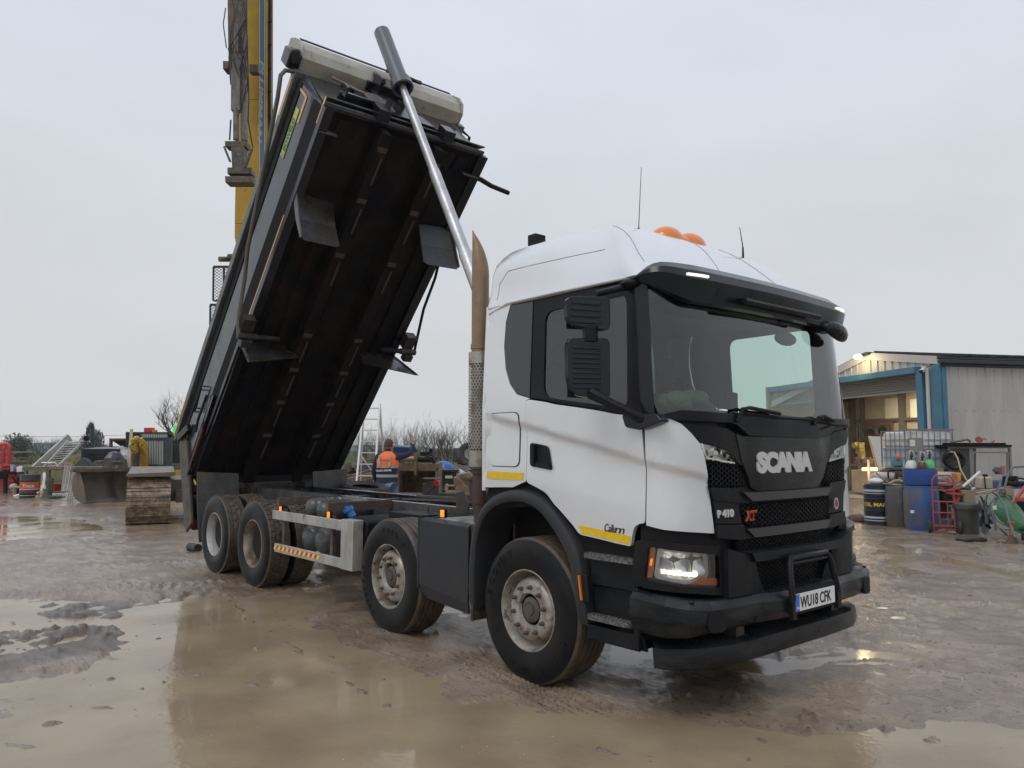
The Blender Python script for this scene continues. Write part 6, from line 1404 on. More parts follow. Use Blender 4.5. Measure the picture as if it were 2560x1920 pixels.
while y < L_:
    y2 = y+.24; g.add([(0, y, 0), (0, y2, 0), (0, y2, 4.15), (0, y, 4.15), (-.035, y2+.02, 0), (-.035, y2+.045, 0), (0, y2+.065, 0), (-.035, y2+.02, 4.15), (-.035, y2+.045, 4.15), (0, y2+.065, 4.15)],
                      [(0, 1, 2, 3), (1, 4, 7, 2), (4, 5, 8, 7), (5, 6, 9, 8)])
    y += .305
ob('side_wall', g, clad, shed, smooth=0)
g = SG()
for i in range(40):
    for z in (1.9,): g.box((-.012, .15+i*.305, z+.9), (.015, .015, .015))
ob('screw_heads', g, chas, shed)
g = SG(); g.box((-.12, L_/2-.05, 4.20), (.18, L_+.2, .12)); g.box((-.06, L_/2-.05, 4.32), (.10, L_+.2, .10)); g.box((-.03, L_/2, 4.12), (.05, L_, .10))
gut = mat('gutter_black', (.018, .018, .024), .3)
ob('gutter', g, gut, shed, bevel=.02)
g = SG(); rf = []
for (a, b), (c, e_) in zip(prof, prof[1:]): g.add([(a-.1*(a < 0), -.05, b+.02), (c, -.05, e_+.02), (c, L_, e_+.02), (a-.1*(a < 0), L_, b+.02)], [(0, 1, 2, 3)])
for i in range(int(L_/.305*1)): g.bar((-.16, .3+i*.61, 4.40), (3.2, .3+i*.61, 4.90), .05, .05) if i*.61 < L_-.4 else None
ob('roof', g, gut, shed, smooth=0)
g = SG(); g.box((.16, -.03, 2.08), (.36, .08, 4.10)); g.box((-.03, .06, 2.04), (.06, .14, 4.04)); g.box((.66, -.12, 2.02), (.25, .18, 4.02)); g.box((4.9, -.14, 4.04), (8.26, .22, .20)); g.box((.80, .05, 1.96), (.05, .3, 3.92))
ob('blue_flashing', g, bluef, shed, bevel=.01)
ob('downpipe', SG().cyl((.43, -.10, .0), (.43, -.10, 4.05), .055, n=10), mat('downpipe_white', (.50, .49, .47), .4), shed)
g = SG(); n = 26; vs = []
for i in range(n+1):
    z = 3.94-.50*i/n; yo = .02+.02*math.cos(i/n*2*math.pi*6.5); vs += [(.8, yo, z), (8.9, yo, z)]
g.add(vs, [(2*i, 2*i+1, 2*i+3, 2*i+2) for i in range(n)]); g.box((4.9, .03, 3.43), (8.2, .05, .05)); ob('roller_door', g, mat('galvanised_slats', (.26, .25, .22), .45, .3), shed)
cream = mat('cream_lining', (.44, .38, .27), .7, col2=(.37, .31, .21), scale=1.5, col3=(.25, .19, .11), scale3=4, lo3=.66, hi3=.74)
D_ = 3.6
g = SG(); g.box((5, D_, 2.1), (10, .1, 4.4)); g.box((9.4, 1.75, 2.1), (.1, 3.6, 4.2)); g.box((.1, 1.8, 2.1), (.05, 3.5, 4.2)); g.box((4.8, 1.8, 4.0), (9.2, 3.5, .04)); ob('inner_wall', g, cream, shed)
ob('inner_floor', SG().box((4.8, 1.75, .03), (9, 3.6, .06)), mat('dusty_concrete', (.22, .19, .15), .5, col2=(.15, .12, .09), scale=3), shed)
def W(px, py, Y):       # a mark seen on a plane Y metres inside the workshop, in workshop coordinates
    q = _f+_r*((px-1280)/FPX)-_u*((py-960)/FPX); n_ = wd; t_ = ((C0+wd*Y-CP).dot(n_))/q.dot(n_); return TS.inverted() @ (CP+q*t_)
g = SG()
for px in (2137, 2163, 2263, 2110): g.box((W(px, 1000, D_).x, D_-.14, 2), (.2 if px != 2163 else .06, .2, 4))
zz = W(2200, 1051, D_).z; g.box((5, D_-.1, zz), (9.6, .12, .12)); g.box((5, D_-.08, zz-.9), (9.6, .05, .06))
each('inner_frame', g, mat('grey_brown_frame', (.12, .10, .08), .6), shed)
lp = thing('floodlight', 'small round floodlight glowing warm on the gable under the roof peak', 'floodlight')
fp = TS @ Vector((3.25, -.30, 4.72)); ob('lamp_face', G().sphere(fp, .14, 8, (1, 1, .62)), lamplit, lp); ob('bracket', SG().bar((3.0, -.05, 4.78), (3.25, -.2, 4.75), .05).box((3.1, -.12, 4.80), (.35, .1, .05)), chas, lp)
lt = bpy.data.lights.new('floodlight_glow', 'POINT'); lt.energy = 34; lt.color = (1, .74, .38); lt.shadow_soft_size = .15; lo_ = bpy.data.objects.new('floodlight_glow', lt); COL.objects.link(lo_); lo_.parent = lp; lo_.location = TS @ Vector((3.2, -.5, 4.6))
cctv = thing('security_camera', 'small white security camera on the corner above the downpipe', 'security camera')
ob('camera_body', SG().bar((.50, -.14, 4.02), (.28, -.42, 3.95), .10, .10).box((.52, -.12, 4.06), (.1, .1, .12)), mat('camera_white', (.6, .6, .58), .4), cctv, bevel=.01); ob('lens', SG().box((.27, -.44, 3.93), (.08, .06, .09)), blk2, cctv)
# inside things
ceil = thing('inspection_lamp', 'glowing strip lamp hanging low in the workshop doorway', 'strip lamp')
ob('tube', G().bar(P(2155, 1173, 19.8), P(2194, 1173, 19.8), .09, .09), mat('warm_tube', (1.0, .84, .42), .4, emit=1.3), ceil, bevel=.03)
ob('stand', G().box(P(2172, 1176, 19.7), (.05, .05, .55)), mat('lamp_white', (.35, .33, .3), .5), ceil)
lt = bpy.data.lights.new('doorway_glow', 'POINT'); lt.energy = 18; lt.color = (1, .72, .36); lt.shadow_soft_size = .3; lo_ = bpy.data.objects.new('doorway_glow', lt); COL.objects.link(lo_); lo_.parent = ceil; lo_.location = P(2172, 1176, 19.5)
cl = thing('added_ceiling_lamp', 'added unseen strip lamp under the workshop roof, lighting the inside', 'strip lamp')  # unseen lamp and area light added to brighten the workshop interior
ob('tube', SG().box((4.5, 1.8, 3.92), (1.5, .12, .06)), MATS['warm_tube'], cl)
lt = bpy.data.lights.new('ceiling_fill', 'AREA'); lt.energy = 190; lt.size = 2; lt.color = (1, .90, .72); lo_ = bpy.data.objects.new('ceiling_fill', lt); COL.objects.link(lo_); lo_.parent = cl; lo_.location = TS @ Vector((4.3, 1.6, 3.85))
def wbox(name, label, cat, x0, x1, y0, y1, Y, th, m_, **k):
    a, b = W(x0, y0, Y), W(x1, y1, Y); g = SG(); g.box(((a.x+b.x)/2, Y, (a.z+b.z)/2), (abs(a.x-b.x), th, abs(a.z-b.z))); return T1(name, label, cat, g, m_, **k)
wbox('insulation_sheet', 'pale padded sheet fixed high on the cream workshop wall', 'sheet', 2212, 2248, 996, 1049, 3.48, .08, mat('pale_padding', (.60, .54, .42), .8, bump=.02, bscale=4), bevel=.04)
wbox('foil_sheet', 'crinkled pale sheet on the workshop wall near the door jamb', 'sheet', 2275, 2296, 998, 1045, 3.4, .08, MATS['pale_padding'], bevel=.04)
wbox('brown_board', 'brown board with tyres hanging on it at the back of the workshop', 'board', 2163, 2235, 1054, 1140, 3.48, .06, mat('brown_board', (.20, .10, .05), .7))
for px, py, r_, lb_ in ((2175, 1087, .38, 'larger tyre hanging on the brown board in the workshop'), (2207, 1078, .30, 'smaller tyre hanging right of the larger one on the brown board')):
    p = W(px, py, 3.25); o = tyre(TS @ p, r_, .18, (gd.x*.8+wd.x, gd.y*.8+wd.y, 0), lb_, 'tyres hanging on the board')
hh = thing('chain_hoist', 'yellow chain hoist hanging from the workshop roof', 'chain hoist')
p = W(2150, 1120, 1.8); ob('hoist_body', SG().box((p.x, 1.8, p.z), (.25, .2, .4)).box((p.x-.12, 1.8, p.z-.25), (.14, .16, .3)).cyl((p.x+.1, 1.8, p.z+.1), (p.x+.1, 1.6, p.z+.1), .12, n=10), mat('hoist_yellow', (.40, .29, .05), .5, col2=(.10, .08, .05), scale=9), hh); ob('chain', SG().cyl((p.x+.05, 1.8, p.z), (p.x+.05, 1.8, 2.6), .02, n=5).cyl((p.x-.06, 1.8, p.z), (p.x-.06, 1.8, 2.6), .015, n=5), blk2, hh)
p = W(2141, 960, 2.0); T1('steel_cable', 'thin dark cable hanging at the left of the yellow chain hoist', 'cable', SG().cyl((p.x, 2.0, 1.9), (p.x, 2.0, 3.9), .02, n=5), blk2)
wbox('workbench', 'cluttered timber workbench along the back of the workshop', 'workbench', 2130, 2192, 1160, 1166, 2.9, .8, mat('bench_wood', (.22, .15, .09), .7))
wbox('bench_cabinet', 'tan plywood cabinet below the glowing strip lamp', 'cabinet', 2146, 2192, 1174, 1232, 1.6, .6, mat('plywood_tan', (.38, .28, .17), .7, col2=(.30, .22, .14), scale=3))
wbox('white_jug_box', 'white and red tool boxes on the workshop bench', 'tool boxes', 2148, 2184, 1142, 1160, 2.9, .4, mat('toolbox_mix', (.35, .30, .24), .6, col2=(.35, .05, .04), scale=5, col3=(.05, .06, .08), scale3=6, lo3=.5, hi3=.55))
g = SG(); a = W(2176, 1091, .4); b = W(2202, 1182, .2); c2 = W(2216, 1092, .4); e2 = W(2216, 1182, .2); g.plate([a, c2, e2, b], .04); T1('corrugated_sheet', 'white corrugated sheet leaning beside the plastic tank', 'sheet', g, mat('white_corrugated', (.50, .49, .46), .5, bump=.03, bscale=14)); ob('timber_edge', SG().bar((a.x+.02, a.y-.03, a.z), (b.x+.05, b.y-.03, b.z-.1), .07, .05), mat('sheet_timber', (.42, .31, .14), .6), bpy.data.objects['corrugated_sheet'])
# IBC tank on its stand
ibc = thing('plastic_tank', 'white caged plastic bulk tank, half full of bluish liquid, raised on pallets by the workshop', 'bulk tank')
ic = A(2291, 18.6); ia = math.atan2(vx.y, vx.x)+.10; TI = Matrix.Translation((ic.x, ic.y, 0)) @ Matrix.Rotation(ia, 4, 'Z'); LI, WI, Z0, Z1 = 1.22, .95, 1.24, 2.14
def IG(): return G(TI)
tank = mat('milky_plastic', (.66, .66, .64), .4, rvar=.05, col2=(.50, .49, .46), scale=3); tankb = mat('liquid_blue', (.33, .40, .46), .4, col2=(.30, .36, .41), scale=3)
zl = Z0+.50
ob('tank', IG().box((0, 0, (zl+Z1-.03)/2), (LI-.05, WI-.05, Z1-zl-.03)), tank, ibc, bevel=.06); ob('liquid_level', IG().box((0, 0, (Z0+zl)/2-.01), (LI-.052, WI-.052, zl-Z0+.02)), tankb, ibc, bevel=.03)
g = IG()
for i in range(5):
    z = Z0+.04+(Z1-Z0-.05)*i/4
    for s_ in (-1, 1): g.bar((-LI/2, s_*WI/2, z), (LI/2, s_*WI/2, z), .016, .016); g.bar((s_*LI/2, -WI/2, z), (s_*LI/2, WI/2, z), .016, .016)
for i in range(9):
    x = -LI/2+.02+(LI-.04)*i/8
    for s_ in (-1, 1): g.bar((x, s_*WI/2, Z0), (x, s_*WI/2, Z1), .013, .013)
for i in range(6):
    y = -WI/2+WI*i/5
    for s_ in (-1, 1): g.bar((s_*LI/2, y, Z0), (s_*LI/2, y, Z1), .013, .013)
g.bar((-LI/2-.05, -WI/2, Z1+.02), (LI/2+.05, -WI/2, Z1+.02), .05, .03)
ob('wire_cage', g, mat('galvanised_tube', (.22, .225, .23), .4, .6), ibc)
ob('data_plate', IG().box((-LI/2+.27, -WI/2-.02, Z0+.55), (.34, .012, .34)), mat('grey_plate', (.22, .22, .20), .5), ibc); ob('paper_label', IG().box((-LI/2+.18, -WI/2-.03, Z0+.60), (.13, .005, .15)), mat('paper', (.62, .61, .57), .7), ibc)
g = IG(); g.box((0, 0, Z0-.04), (LI, WI, .04)); g.box((0, -WI/2+.1, Z0-.12), (LI, .1, .12)); g.box((0, WI/2-.1, Z0-.12), (LI, .1, .12))
for x in (-.62, 0, .62): g.box((x, 0, Z0-.10), (.12, WI, .10))
ob('pallet_base', g, chas, ibc)
T1('stacked_pallets', 'dark stack of pallets and blocks carrying the plastic tank', 'pallets', (lambda g: [g.box((0, 0, .12+i*.16), (1.3-.06*(i % 2), .95, .1)) for i in range(7)] and g)(IG()), mat('dark_pallet', (.06, .05, .04), .8), smooth=0)
T1('car_bumper', 'pale grey car bumper lying below the plastic tank', 'car bumper', (lambda g: Q(Q(g, 2200, 2250, 1182, 1204, 17.6, .5), 2335, 2398, 1180, 1206, 17.4, .5))(G()), mat('bumper_silver', (.40, .39, .37), .4), bevel=.08)
T1('orange_lens_cover', 'orange lamp cover at the end of the pale car bumper', 'lamp cover', Q(G(), 2392, 2404, 1182, 1214, 17.2, .3, 2398, 2402), mat('soft_orange', (.65, .28, .08), .5), bevel=.02)
T1('wooden_block', 'yellow timber block between the tank and the car bumper', 'block', Q(G(), 2333, 2360, 1170, 1180, 17.9, .3), mat('yellow_timber', (.45, .33, .14), .7))
g = G(); g.lathe([(.0, .30), (.07, .26), (.11, .16), (.12, .04), (.09, 0)], P(2243, 1166, 17.6)-Vector((0, 0, .02)), 'z', 12); tt = T1('teal_bottle', 'teal bottle with a red and white cap in front of the plastic tank', 'bottle', g, mat('teal_plastic', (.05, .16, .17), .4)); ob('cap', G().sphere(P(2245, 1143, 17.5), .05, 5, (1, 1, 1.4)), mat('red_white_cap', (.6, .12, .1), .5), tt)
# drums
def barrel(name, label, c_, r_, h_, m_, group='drums in front of the workshop', straight=False):
    pr = [(0.001, h_-.02), (r_*.86, h_-.02), (r_*.90, h_), (r_*.93, h_-.01), (r_*.93, h_-.06), (r_, h_*.86), (r_*1.0, h_*.5), (r_, h_*.15), (r_*.92, .0)] if not straight else [(0.001, h_-.03), (r_-.02, h_-.03), (r_-.015, h_), (r_+.004, h_-.005), (r_, h_-.03), (r_, h_*.78), (r_+.012, h_*.765), (r_, h_*.75), (r_, h_*.66), (r_+.012, h_*.65), (r_, h_*.635), (r_, h_*.36), (r_+.012, h_*.35), (r_, h_*.335), (r_, 0)]
    t_ = thing(name, label, 'drum', group=group); o = ob('drum_body', G().lathe(pr, c_, 'z', 32), m_, t_, smooth=45); return t_
dirt = dict(col2=(.085, .075, .062), scale=2.6, lo=.38, hi=.56, rvar=.12, col3=(.14, .12, .10), scale3=1.4, lo3=.55, hi3=.7)
c1, c2, c3 = A(2190, 17.5), A(2243, 17.0), A(2297, 16.35)
b1_ = barrel('oil_drum', 'navy steel oil drum with silver bands and yellow lettering, left of the plastic drums', c1, .30, .90, mat('drum_navy', (.014, .02, .035), .35, rvar=.1), straight=True)
sb = mat('drum_silver', (.42, .43, .44), .4)
for z0 in (.745, .15):
    ob('silver_band', G().lathe([(.303, z0), (.303, z0+.045)], c1, 'z', 32), sb, b1_); ob('silver_band', G().lathe([(.303, z0-.055), (.303, z0-.035)], c1, 'z', 32), sb, b1_)
fy = dtx(c1, .30, .42); text('lettering', 'OIL MANN', lambda x, y, z: fy(x-.34, y, z), mat('letter_yellow', (.62, .42, .04), .4), b1_, size=.115, bold=.004, sx=1.15)
barrel('plastic_drum', 'grimy blue plastic drum standing between the navy one and the one carrying gas bottles', c2, .29, .88, mat('grimy_blue', (.035, .07, .15), .45, col2=(.07, .068, .062), scale=1.8, lo=.32, hi=.5, rvar=.1, col3=(.10, .09, .075), scale3=6))
b3 = barrel('plastic_drum', 'largest mud-streaked blue plastic drum, with a cut half drum on top', c3, .34, .93, mat('streaked_blue', (.022, .075, .24), .42, col2=(.10, .09, .075), scale=2.2, lo=.42, hi=.58, rvar=.1, stretch=(1, 1, .5)))
p = P(2281, 1279, 15.95); ob('paper_label', G().box(p, (.07, .02, .06)), mat('paper', 0), b3)
hd = thing('half_drum', 'bright blue cut-down drum holding three gas bottles, on top of the largest drum', 'half drum')
ob('drum_shell', G().lathe([(.001, .95), (.31, .95), (.33, .99), (.33, 1.28), (.31, 1.28), (.31, 1.0)], c3, 'z', 32), mat('bright_blue_plastic', (.02, .085, .33), .38, col2=(.03, .07, .2), scale=4), hd)
for px, d, cm, lb_, sc2, zt in ((2276, 16.42, (.60, .60, .57), 'white-shouldered', 1, 1.46), (2303, 16.25, (.06, .03, .035), 'maroon', .9, 1.44), (2321, 16.5, (.10, .42, .12), 'green-shouldered', .95, 1.47)):
    c_ = A(px, d); gb_ = thing('gas_bottle', lb_+' gas bottle standing in the cut blue half drum', 'gas bottle', group='gas bottles in the half drum')
    ob('bottle_body', G().lathe([(.10*sc2, .96), (.115*sc2, 1.3), (.115*sc2, zt-.13), (.09*sc2, zt-.04), (.05, zt), (.0, zt+.005)], c_, 'z', 18), mat('bottle_'+lb_.split('-')[0], cm, .4), gb_)
    ob('lower_band', G().lathe([(.118*sc2, 1.2), (.118*sc2, zt-.17)], c_, 'z', 18), mat('bottle_low_'+lb_[:3], {'whi': (.03, .03, .035), 'mar': (.10, .045, .05), 'gre': (.03, .22, .24)}[lb_[:3]], .4), gb_)
    g = G(); 
    for a in (0, 1.57): g.tube([c_+Vector((math.cos(a)*.075*math.cos(t_), math.sin(a)*.075*math.cos(t_), zt+.09+.11*math.sin(t_))) for t_ in [i*math.pi/8 for i in range(17)]], .017, 6)
    ob('guard_ring', g, mat('guard_grey', (.30, .30, .28), .5), gb_)
    ob('valve', G().cyl(c_+Vector((0, 0, zt)), c_+Vector((0, 0, zt+.1)), .03, n=8).sphere(c_+Vector((0, 0, zt+.1)), .045, 5), mat('valve_navy', (.02, .03, .10), .4), gb_)
    ob('collar', G().lathe([(.07, zt-.03), (.05, zt+.004)], c_, 'z', 16), mat('collar_'+lb_[:3], {'whi': (.6, .6, .57), 'mar': (.55, .38, .08), 'gre': (.25, .60, .20)}[lb_[:3]], .4), gb_)
T1('plastic_jug', 'white plastic jug lying on the navy drum', 'jug', G().sphere(P(2190, 1203, 17.4), .13, 8, (1.3, .8, .6)), mat('white_jug', (.66, .68, .68), .35))
T1('yellow_jug', 'tan plastic can standing behind the navy drum', 'can', G().box(c1+Vector((.32, .1, .3)), (.12, .2, .5)), mat('tan_plastic', (.45, .27, .09), .5), bevel=.03)
# small things on the drums
T1('pipe_cutter', 'black and yellow pliers lying on the grimy blue drum', 'pliers', G().bar(P(2236, 1200, 16.9), P(2240, 1180, 16.9), .04).bar(P(2244, 1200, 16.9), P(2241, 1180, 16.9), .04), mat('plier_black', (.06, .05, .03), .5))
T1('bent_tube', 'black bent tube frame lying across the grimy blue drum', 'tube', G().tube([P(2221, 1196, 17), P(2220, 1180, 17), P(2225, 1176, 17), P(2258, 1176, 16.8)], .02, 6), blk2)
T1('cream_hose', 'cream hose coiled on the grimy blue drum', 'hose', G().tube([P(2224, 1209, 16.9), P(2236, 1202, 16.8), P(2248, 1201, 16.8), P(2262, 1204, 16.7)], .03, 6), mat('cream_hose', (.38, .34, .24), .6))
T1('broom_handle', 'dark broom handle slanting above the navy drum', 'broom', G().tube([P(2190, 1182, 17.4), P(2222, 1207, 17.2)], .018, 6), mat('broom_wood', (.22, .17, .13), .6))
# sack trucks
def sack(label, px, d, rz, s_=1.0):
    t_ = thing('sack_truck', label, 'sack truck', A(px, d), rz+math.pi, 'red sack trucks'); rd_ = mat('faded_red_paint', (.42, .06, .055), .5, col2=(.30, .07, .05), scale=8)
    g = G(); 
    for x in (-.19, .19): g.tube([(x, 0, .0), (x, .02, .6*s_), (x, .10, 1.05*s_), (x*.6, .10, 1.15*s_)], .017, 6)
    g.tube([(-.12, .10, 1.15*s_), (.12, .10, 1.15*s_)], .017, 6)
    for z in (.15, .4, .62, .85): g.tube([(-.19, .02*z, z*s_), (.19, .02*z, z*s_)], .013, 5)
    g.tube([(-.07, .01, .15), (-.07, .02, .62*s_)], .01, 5); g.tube([(.07, .01, .15), (.07, .02, .62*s_)], .01, 5)
    ob('frame', g, rd_, t_); ob('toe_plate', G().box((0, -.10, .02), (.40, .22, .015)), rd_, t_)
    for x in (-.27, .27):
        w_ = ob('wheel', G().lathe([(.075, -.025), (.12, -.03), (.135, -.02), (.135, .02), (.12, .03), (.075, .025)], (x, .10, .135), 'x', 20), tyr, t_)
        g = G(); 
        for i in range(6): a = i*math.pi/3; g.bar((x, .10, .135), (x, .10+.08*math.cos(a), .135+.08*math.sin(a)), .03, .03, up=(1, 0, 0))
        g.lathe([(.08, -.02), (.065, -.02), (.065, .02), (.08, .02)], (x, .1, .135), 'x', 16); ob('hub', g, mat('red_hub', (.45, .035, .03), .4), w_)
    ob('axle', G().cyl((-.27, .1, .135), (.27, .1, .135), .012, n=6), chas, t_); return t_
sack('faded red sack truck leaning by the largest blue drum, wheels towards the yard', 2352, 15.75, ia-.55, 1.02)
sack('second red sack truck lying back behind the black dustbin', 2392, 16.6, ia+.5, .8)
bn = thing('dustbin', 'black plastic dustbin with a dented lid right of the red sack truck', 'dustbin')
bc = A(2409, 15.6); ob('bin_body', G().lathe([(.001, .0), (.20, .0), (.235, .56), (.225, .56)], bc, 'z', 24), mat('grey_black_bin', (.030, .032, .032), .5, col2=(.06, .056, .05), scale=5), bn); ob('lid', G().lathe([(.245, .50), (.25, .56), (.24, .60), (.16, .62), (.001, .61)], bc, 'z', 24, wob=.02), mat('bin_lid', (.055, .056, .05), .5), bn)
# cage
cg = thing('mesh_cage', 'galvanised mesh cage with a cluttered black top against the workshop wall', 'cage')
g = G(); d = 17.8; gal = mat('dull_galvanised', (.22, .22, .215), .45, .4)
for px in (2372, 2424, 2428, 2524): g.bar(P(px, 1118, d), A(px, d), .05)
for py in (1118,): g.bar(P(2372, py, d), P(2526, py, d), .05)
g.bar(P(2430, 1131, d-.03), P(2520, 1131, d-.03), .035); g.bar(P(2430, 1202, d-.03), P(2522, 1202, d-.03), .035); g.bar(P(2432, 1131, d-.03), P(2432, 1240, d-.03), .035); g.bar(P(2519, 1131, d-.03), P(2519, 1240, d-.03), .035)
fr = ob('frame', g, gal, cg)
g = G(); a0, a1 = P(2374, 1120, d), P(2523, 1120, d); n = 46; zt, zb = a0.z, .1
for i in range(-22, n):
    for s_ in (0, 1):
        u0, u1 = i/n, (i+22)/n
        if s_: u0, u1 = u1, u0
        A_, B_ = max(0, min(1, u0)), max(0, min(1, u1)); t0, t1 = (A_-u0)/(u1-u0), (B_-u0)/(u1-u0)
        p, q = a0.lerp(a1, A_), a0.lerp(a1, B_); p.z = zt+(zb-zt)*t0; q.z = zt+(zb-zt)*t1; w2 = Vector((0, 0, .006)); g.add([p-w2, q-w2, q+w2, p+w2], [(0, 1, 2, 3)])
ob('chain_mesh', g, gal, fr, smooth=0)
ob('cage_top', Q(Q(G(), 2366, 2530, 1112, 1117, d-.1, 1.2), 2380, 2515, 1107, 1112, d, .9), blk2, cg); 
ob('back_panel', Q(G(), 2374, 2440, 1120, 1230, d+1.1, .05), mat('dark_ply', (.06, .05, .04), .8), cg)
T1('blue_sheet_strip', 'blue plastic edging inside the bottom of the mesh cage', 'sheet', Q(G(), 2440, 2560, 1203, 1222, d+.3, .2), mat('blue_strip', (.02, .06, .22), .5))
T1('hose_on_cage', 'grey hose lying along the top of the mesh cage', 'hose', G().tube([P(2378, 1105, 17.7), P(2400, 1102, 17.7), P(2418, 1098, 17.7), P(2426, 1104, 17.7)], .03, 6), mat('grey_hose', (.12, .12, .12), .5))
T1('red_reel', 'small red reel and wire frame on top of the mesh cage', 'reel', G().cyl(P(2446, 1099, 17.8), P(2449, 1099, 18), .07, n=12).tube([P(2452, 1103, 17.8), P(2460, 1095, 17.8), P(2466, 1100, 17.8)], .015, 5).tube([P(2480, 1105, 17.8), P(2486, 1101, 17.8)], .02, 5), mat('red_reel', (.35, .05, .05), .5))
aw = tyre(P(2384, 1150, 17.6), .23, .24, (-vf.x*.9-vx.x*.35, -vf.y*.9-vx.y*.35, 0), 'black alloy wheel with its tyre hanging against the mesh cage', 'single tyres', mat('tyre_rubber', 0)); aw['category'] = 'wheel'
g = G()
for i in range(10): a = i*math.pi/5; g.bar((0, 0, .06), (math.cos(a)*.145, math.sin(a)*.145, .08), .03, .03)
g.lathe([(.155, .1), (.14, .06), (.135, -.05)], (0, 0, 0), 'z', 24); g.cyl((0, 0, .03), (0, 0, .08), .045, n=12); ob('alloy_rim', g, mat('black_alloy', (.03, .03, .032), .3, .4), aw)
# assorted poles, can, boards
T1('yellow_hose', 'thin yellow hose looping down in front of the mesh cage', 'hose', G().tube([P(2377, 1130, 17), P(2386, 1131, 16.9), P(2394, 1146, 16.8), P(2402, 1175, 16.6), P(2418, 1203, 16.4), P(2438, 1230, 16)], .016, 6), mat('yellow_hose', (.40, .32, .18), .5))
T1('white_pole', 'white plastic pole slanting up in front of the mesh cage', 'pole', G().cyl(P(2407, 1217, 16), P(2449, 1180, 16.3), .028, n=8), mat('white_pole', (.62, .62, .60), .4))
T1('short_white_pole', 'shorter white pole lying below the long slanting one', 'pole', G().cyl(P(2430, 1224, 16), P(2451, 1214, 16.2), .025, n=8), MATS['white_pole'])
cj = thing('cream_can', 'cream square plastic can strapped with a dark band, on the boards', 'can'); ob('can_body', Q(G(), 2452, 2482, 1192, 1223, 15.8, .2, 2450, 2484), mat('cream_plastic', (.42, .38, .30), .5), cj, bevel=.03); ob('cap', G().cyl(P(2463, 1192, 15.9), P(2463, 1186, 15.9), .05, n=10), blk2, cj); ob('strap', G().bar(P(2461, 1190, 15.75), P(2464, 1222, 15.75), .02), blk2, cj)
T1('upper_plank', 'pale grey timber plank slanting across the clutter on the right', 'plank', G().bar(P(2442, 1235, 15.2), P(2532, 1217, 15.2), .10, .05).bar(P(2440, 1228, 15.3), P(2530, 1222, 15.6), .05, .04), mat('plank_tan', (.30, .24, .17), .8))
T1('tan_board', 'tan board standing behind the dustbin', 'board', Q(G(), 2404, 2435, 1226, 1256, 15.9, .05, 2410, 2438), mat('board_tan', (.30, .25, .17), .8))
T1('plank_end', 'short square-ended plank on the right of the clutter', 'plank', Q(G(), 2512, 2530, 1222, 1238, 14.9, .3, 2518, 2534), mat('board_tan', 0))
random.seed(77); g = G()
for i in range(46):
    c_ = P(random.uniform(2333, 2430), random.uniform(1208, 1228), random.uniform(16.3, 17.2)); g.box(c_, (random.uniform(.08, .4), random.uniform(.05, .25), random.uniform(.02, .06)), Matrix.Rotation(random.uniform(0, 3), 3, 'Z') @ Matrix.Rotation(random.uniform(-.4, .4), 3, 'X'))
for i in range(10): a = P(random.uniform(2335, 2430), random.uniform(1205, 1225), 16.4); g.tube([a, a+Vector((random.uniform(-.5, .5), random.uniform(-.5, .5), random.uniform(-.05, .15)))], .015, 5)
ob('tool_pile', g, mat('tool_mix', (.20, .17, .14), .6, col2=(.40, .08, .06), scale=5, col3=(.05, .20, .35), scale3=4, lo3=.58, hi3=.62), None, smooth=0, kind='stuff', label='pile of loose tools and offcuts behind the red sack truck', cat='tool pile')
T1('dark_crate', 'dark crates and tubs filling the gap behind the sack truck', 'crates', Q(Q(G(), 2330, 2372, 1222, 1290, 16.9, .5), 2372, 2420, 1228, 1262, 16.5, .4), mat('dark_navy_crate', (.02, .026, .04), .5), bevel=.02)
T1('red_bench_frame', 'red painted steel bench frame standing behind the dustbin', 'bench frame', G().bar(P(2368, 1232, 15.9), P(2408, 1236, 15.9), .10, .05).bar(P(2382, 1235, 15.9), P(2390, 1262, 15.9), .04).bar(P(2400, 1235, 15.9), P(2392, 1262, 15.9), .04), mat('faded_red_paint', 0))
# wheelbarrow, green tray tipped forward
wbw = thing('wheelbarrow', 'green wheelbarrow tipped up on its nose at the right edge', 'wheelbarrow')
gt_ = mat('green_tray', (.022, .115, .045), .38, col2=(.04, .10, .05), scale=3, rvar=.1)
g = G(); q = [P(x, y, d) for x, y, d in ((2475, 1260, 14.6), (2503, 1236, 14.9), (2520, 1236, 15.2), (2570, 1298, 14.4), (2572, 1334, 14.0), (2545, 1330, 14.0), (2492, 1302, 14.4))]
cen = sum(q, Vector())/7; inn = [cen+(p-cen)*.62+Vector((-_f.x, -_f.y, 0))*.32 for p in q]
g.add(q+inn, [(i, (i+1) % 7, 7+(i+1) % 7, 7+i) for i in range(7)]+[tuple(range(7, 14))]); rim_ = G()
ob('tray', g, gt_, wbw, smooth=60, sub=1, bevel=0)
rim_.tube(q+[q[0]], .014, 6); ob('tray_rim', rim_, gt_, wbw)
g = G(); g.tube([P(2463, 1262, 14.2), P(2468, 1235, 14.2), P(2478, 1229, 14.2), P(2496, 1240, 14.2), P(2512, 1265, 14.0), P(2522, 1300, 13.8), P(2537, 1343, 13.6)], .018, 6); g.tube([P(2455, 1290, 14.6), P(2495, 1232, 14.8), P(2502, 1198, 15)], .018, 6); g.tube([P(2470, 1290, 14.2), P(2500, 1320, 14), P(2518, 1338, 14)], .018, 6); g.tube([P(2508, 1233, 14.9), P(2520, 1185, 15.1), P(2534, 1168, 15.2), P(2562, 1166, 15.2)], .02, 6)
ob('tube_frame', g, mat('grey_tube_frame', (.13, .14, .14), .4, .4), wbw); ob('sticker', G().box(P(2487, 1269, 14.05), (.05, .03, .07)), mat('paper', 0), wbw)
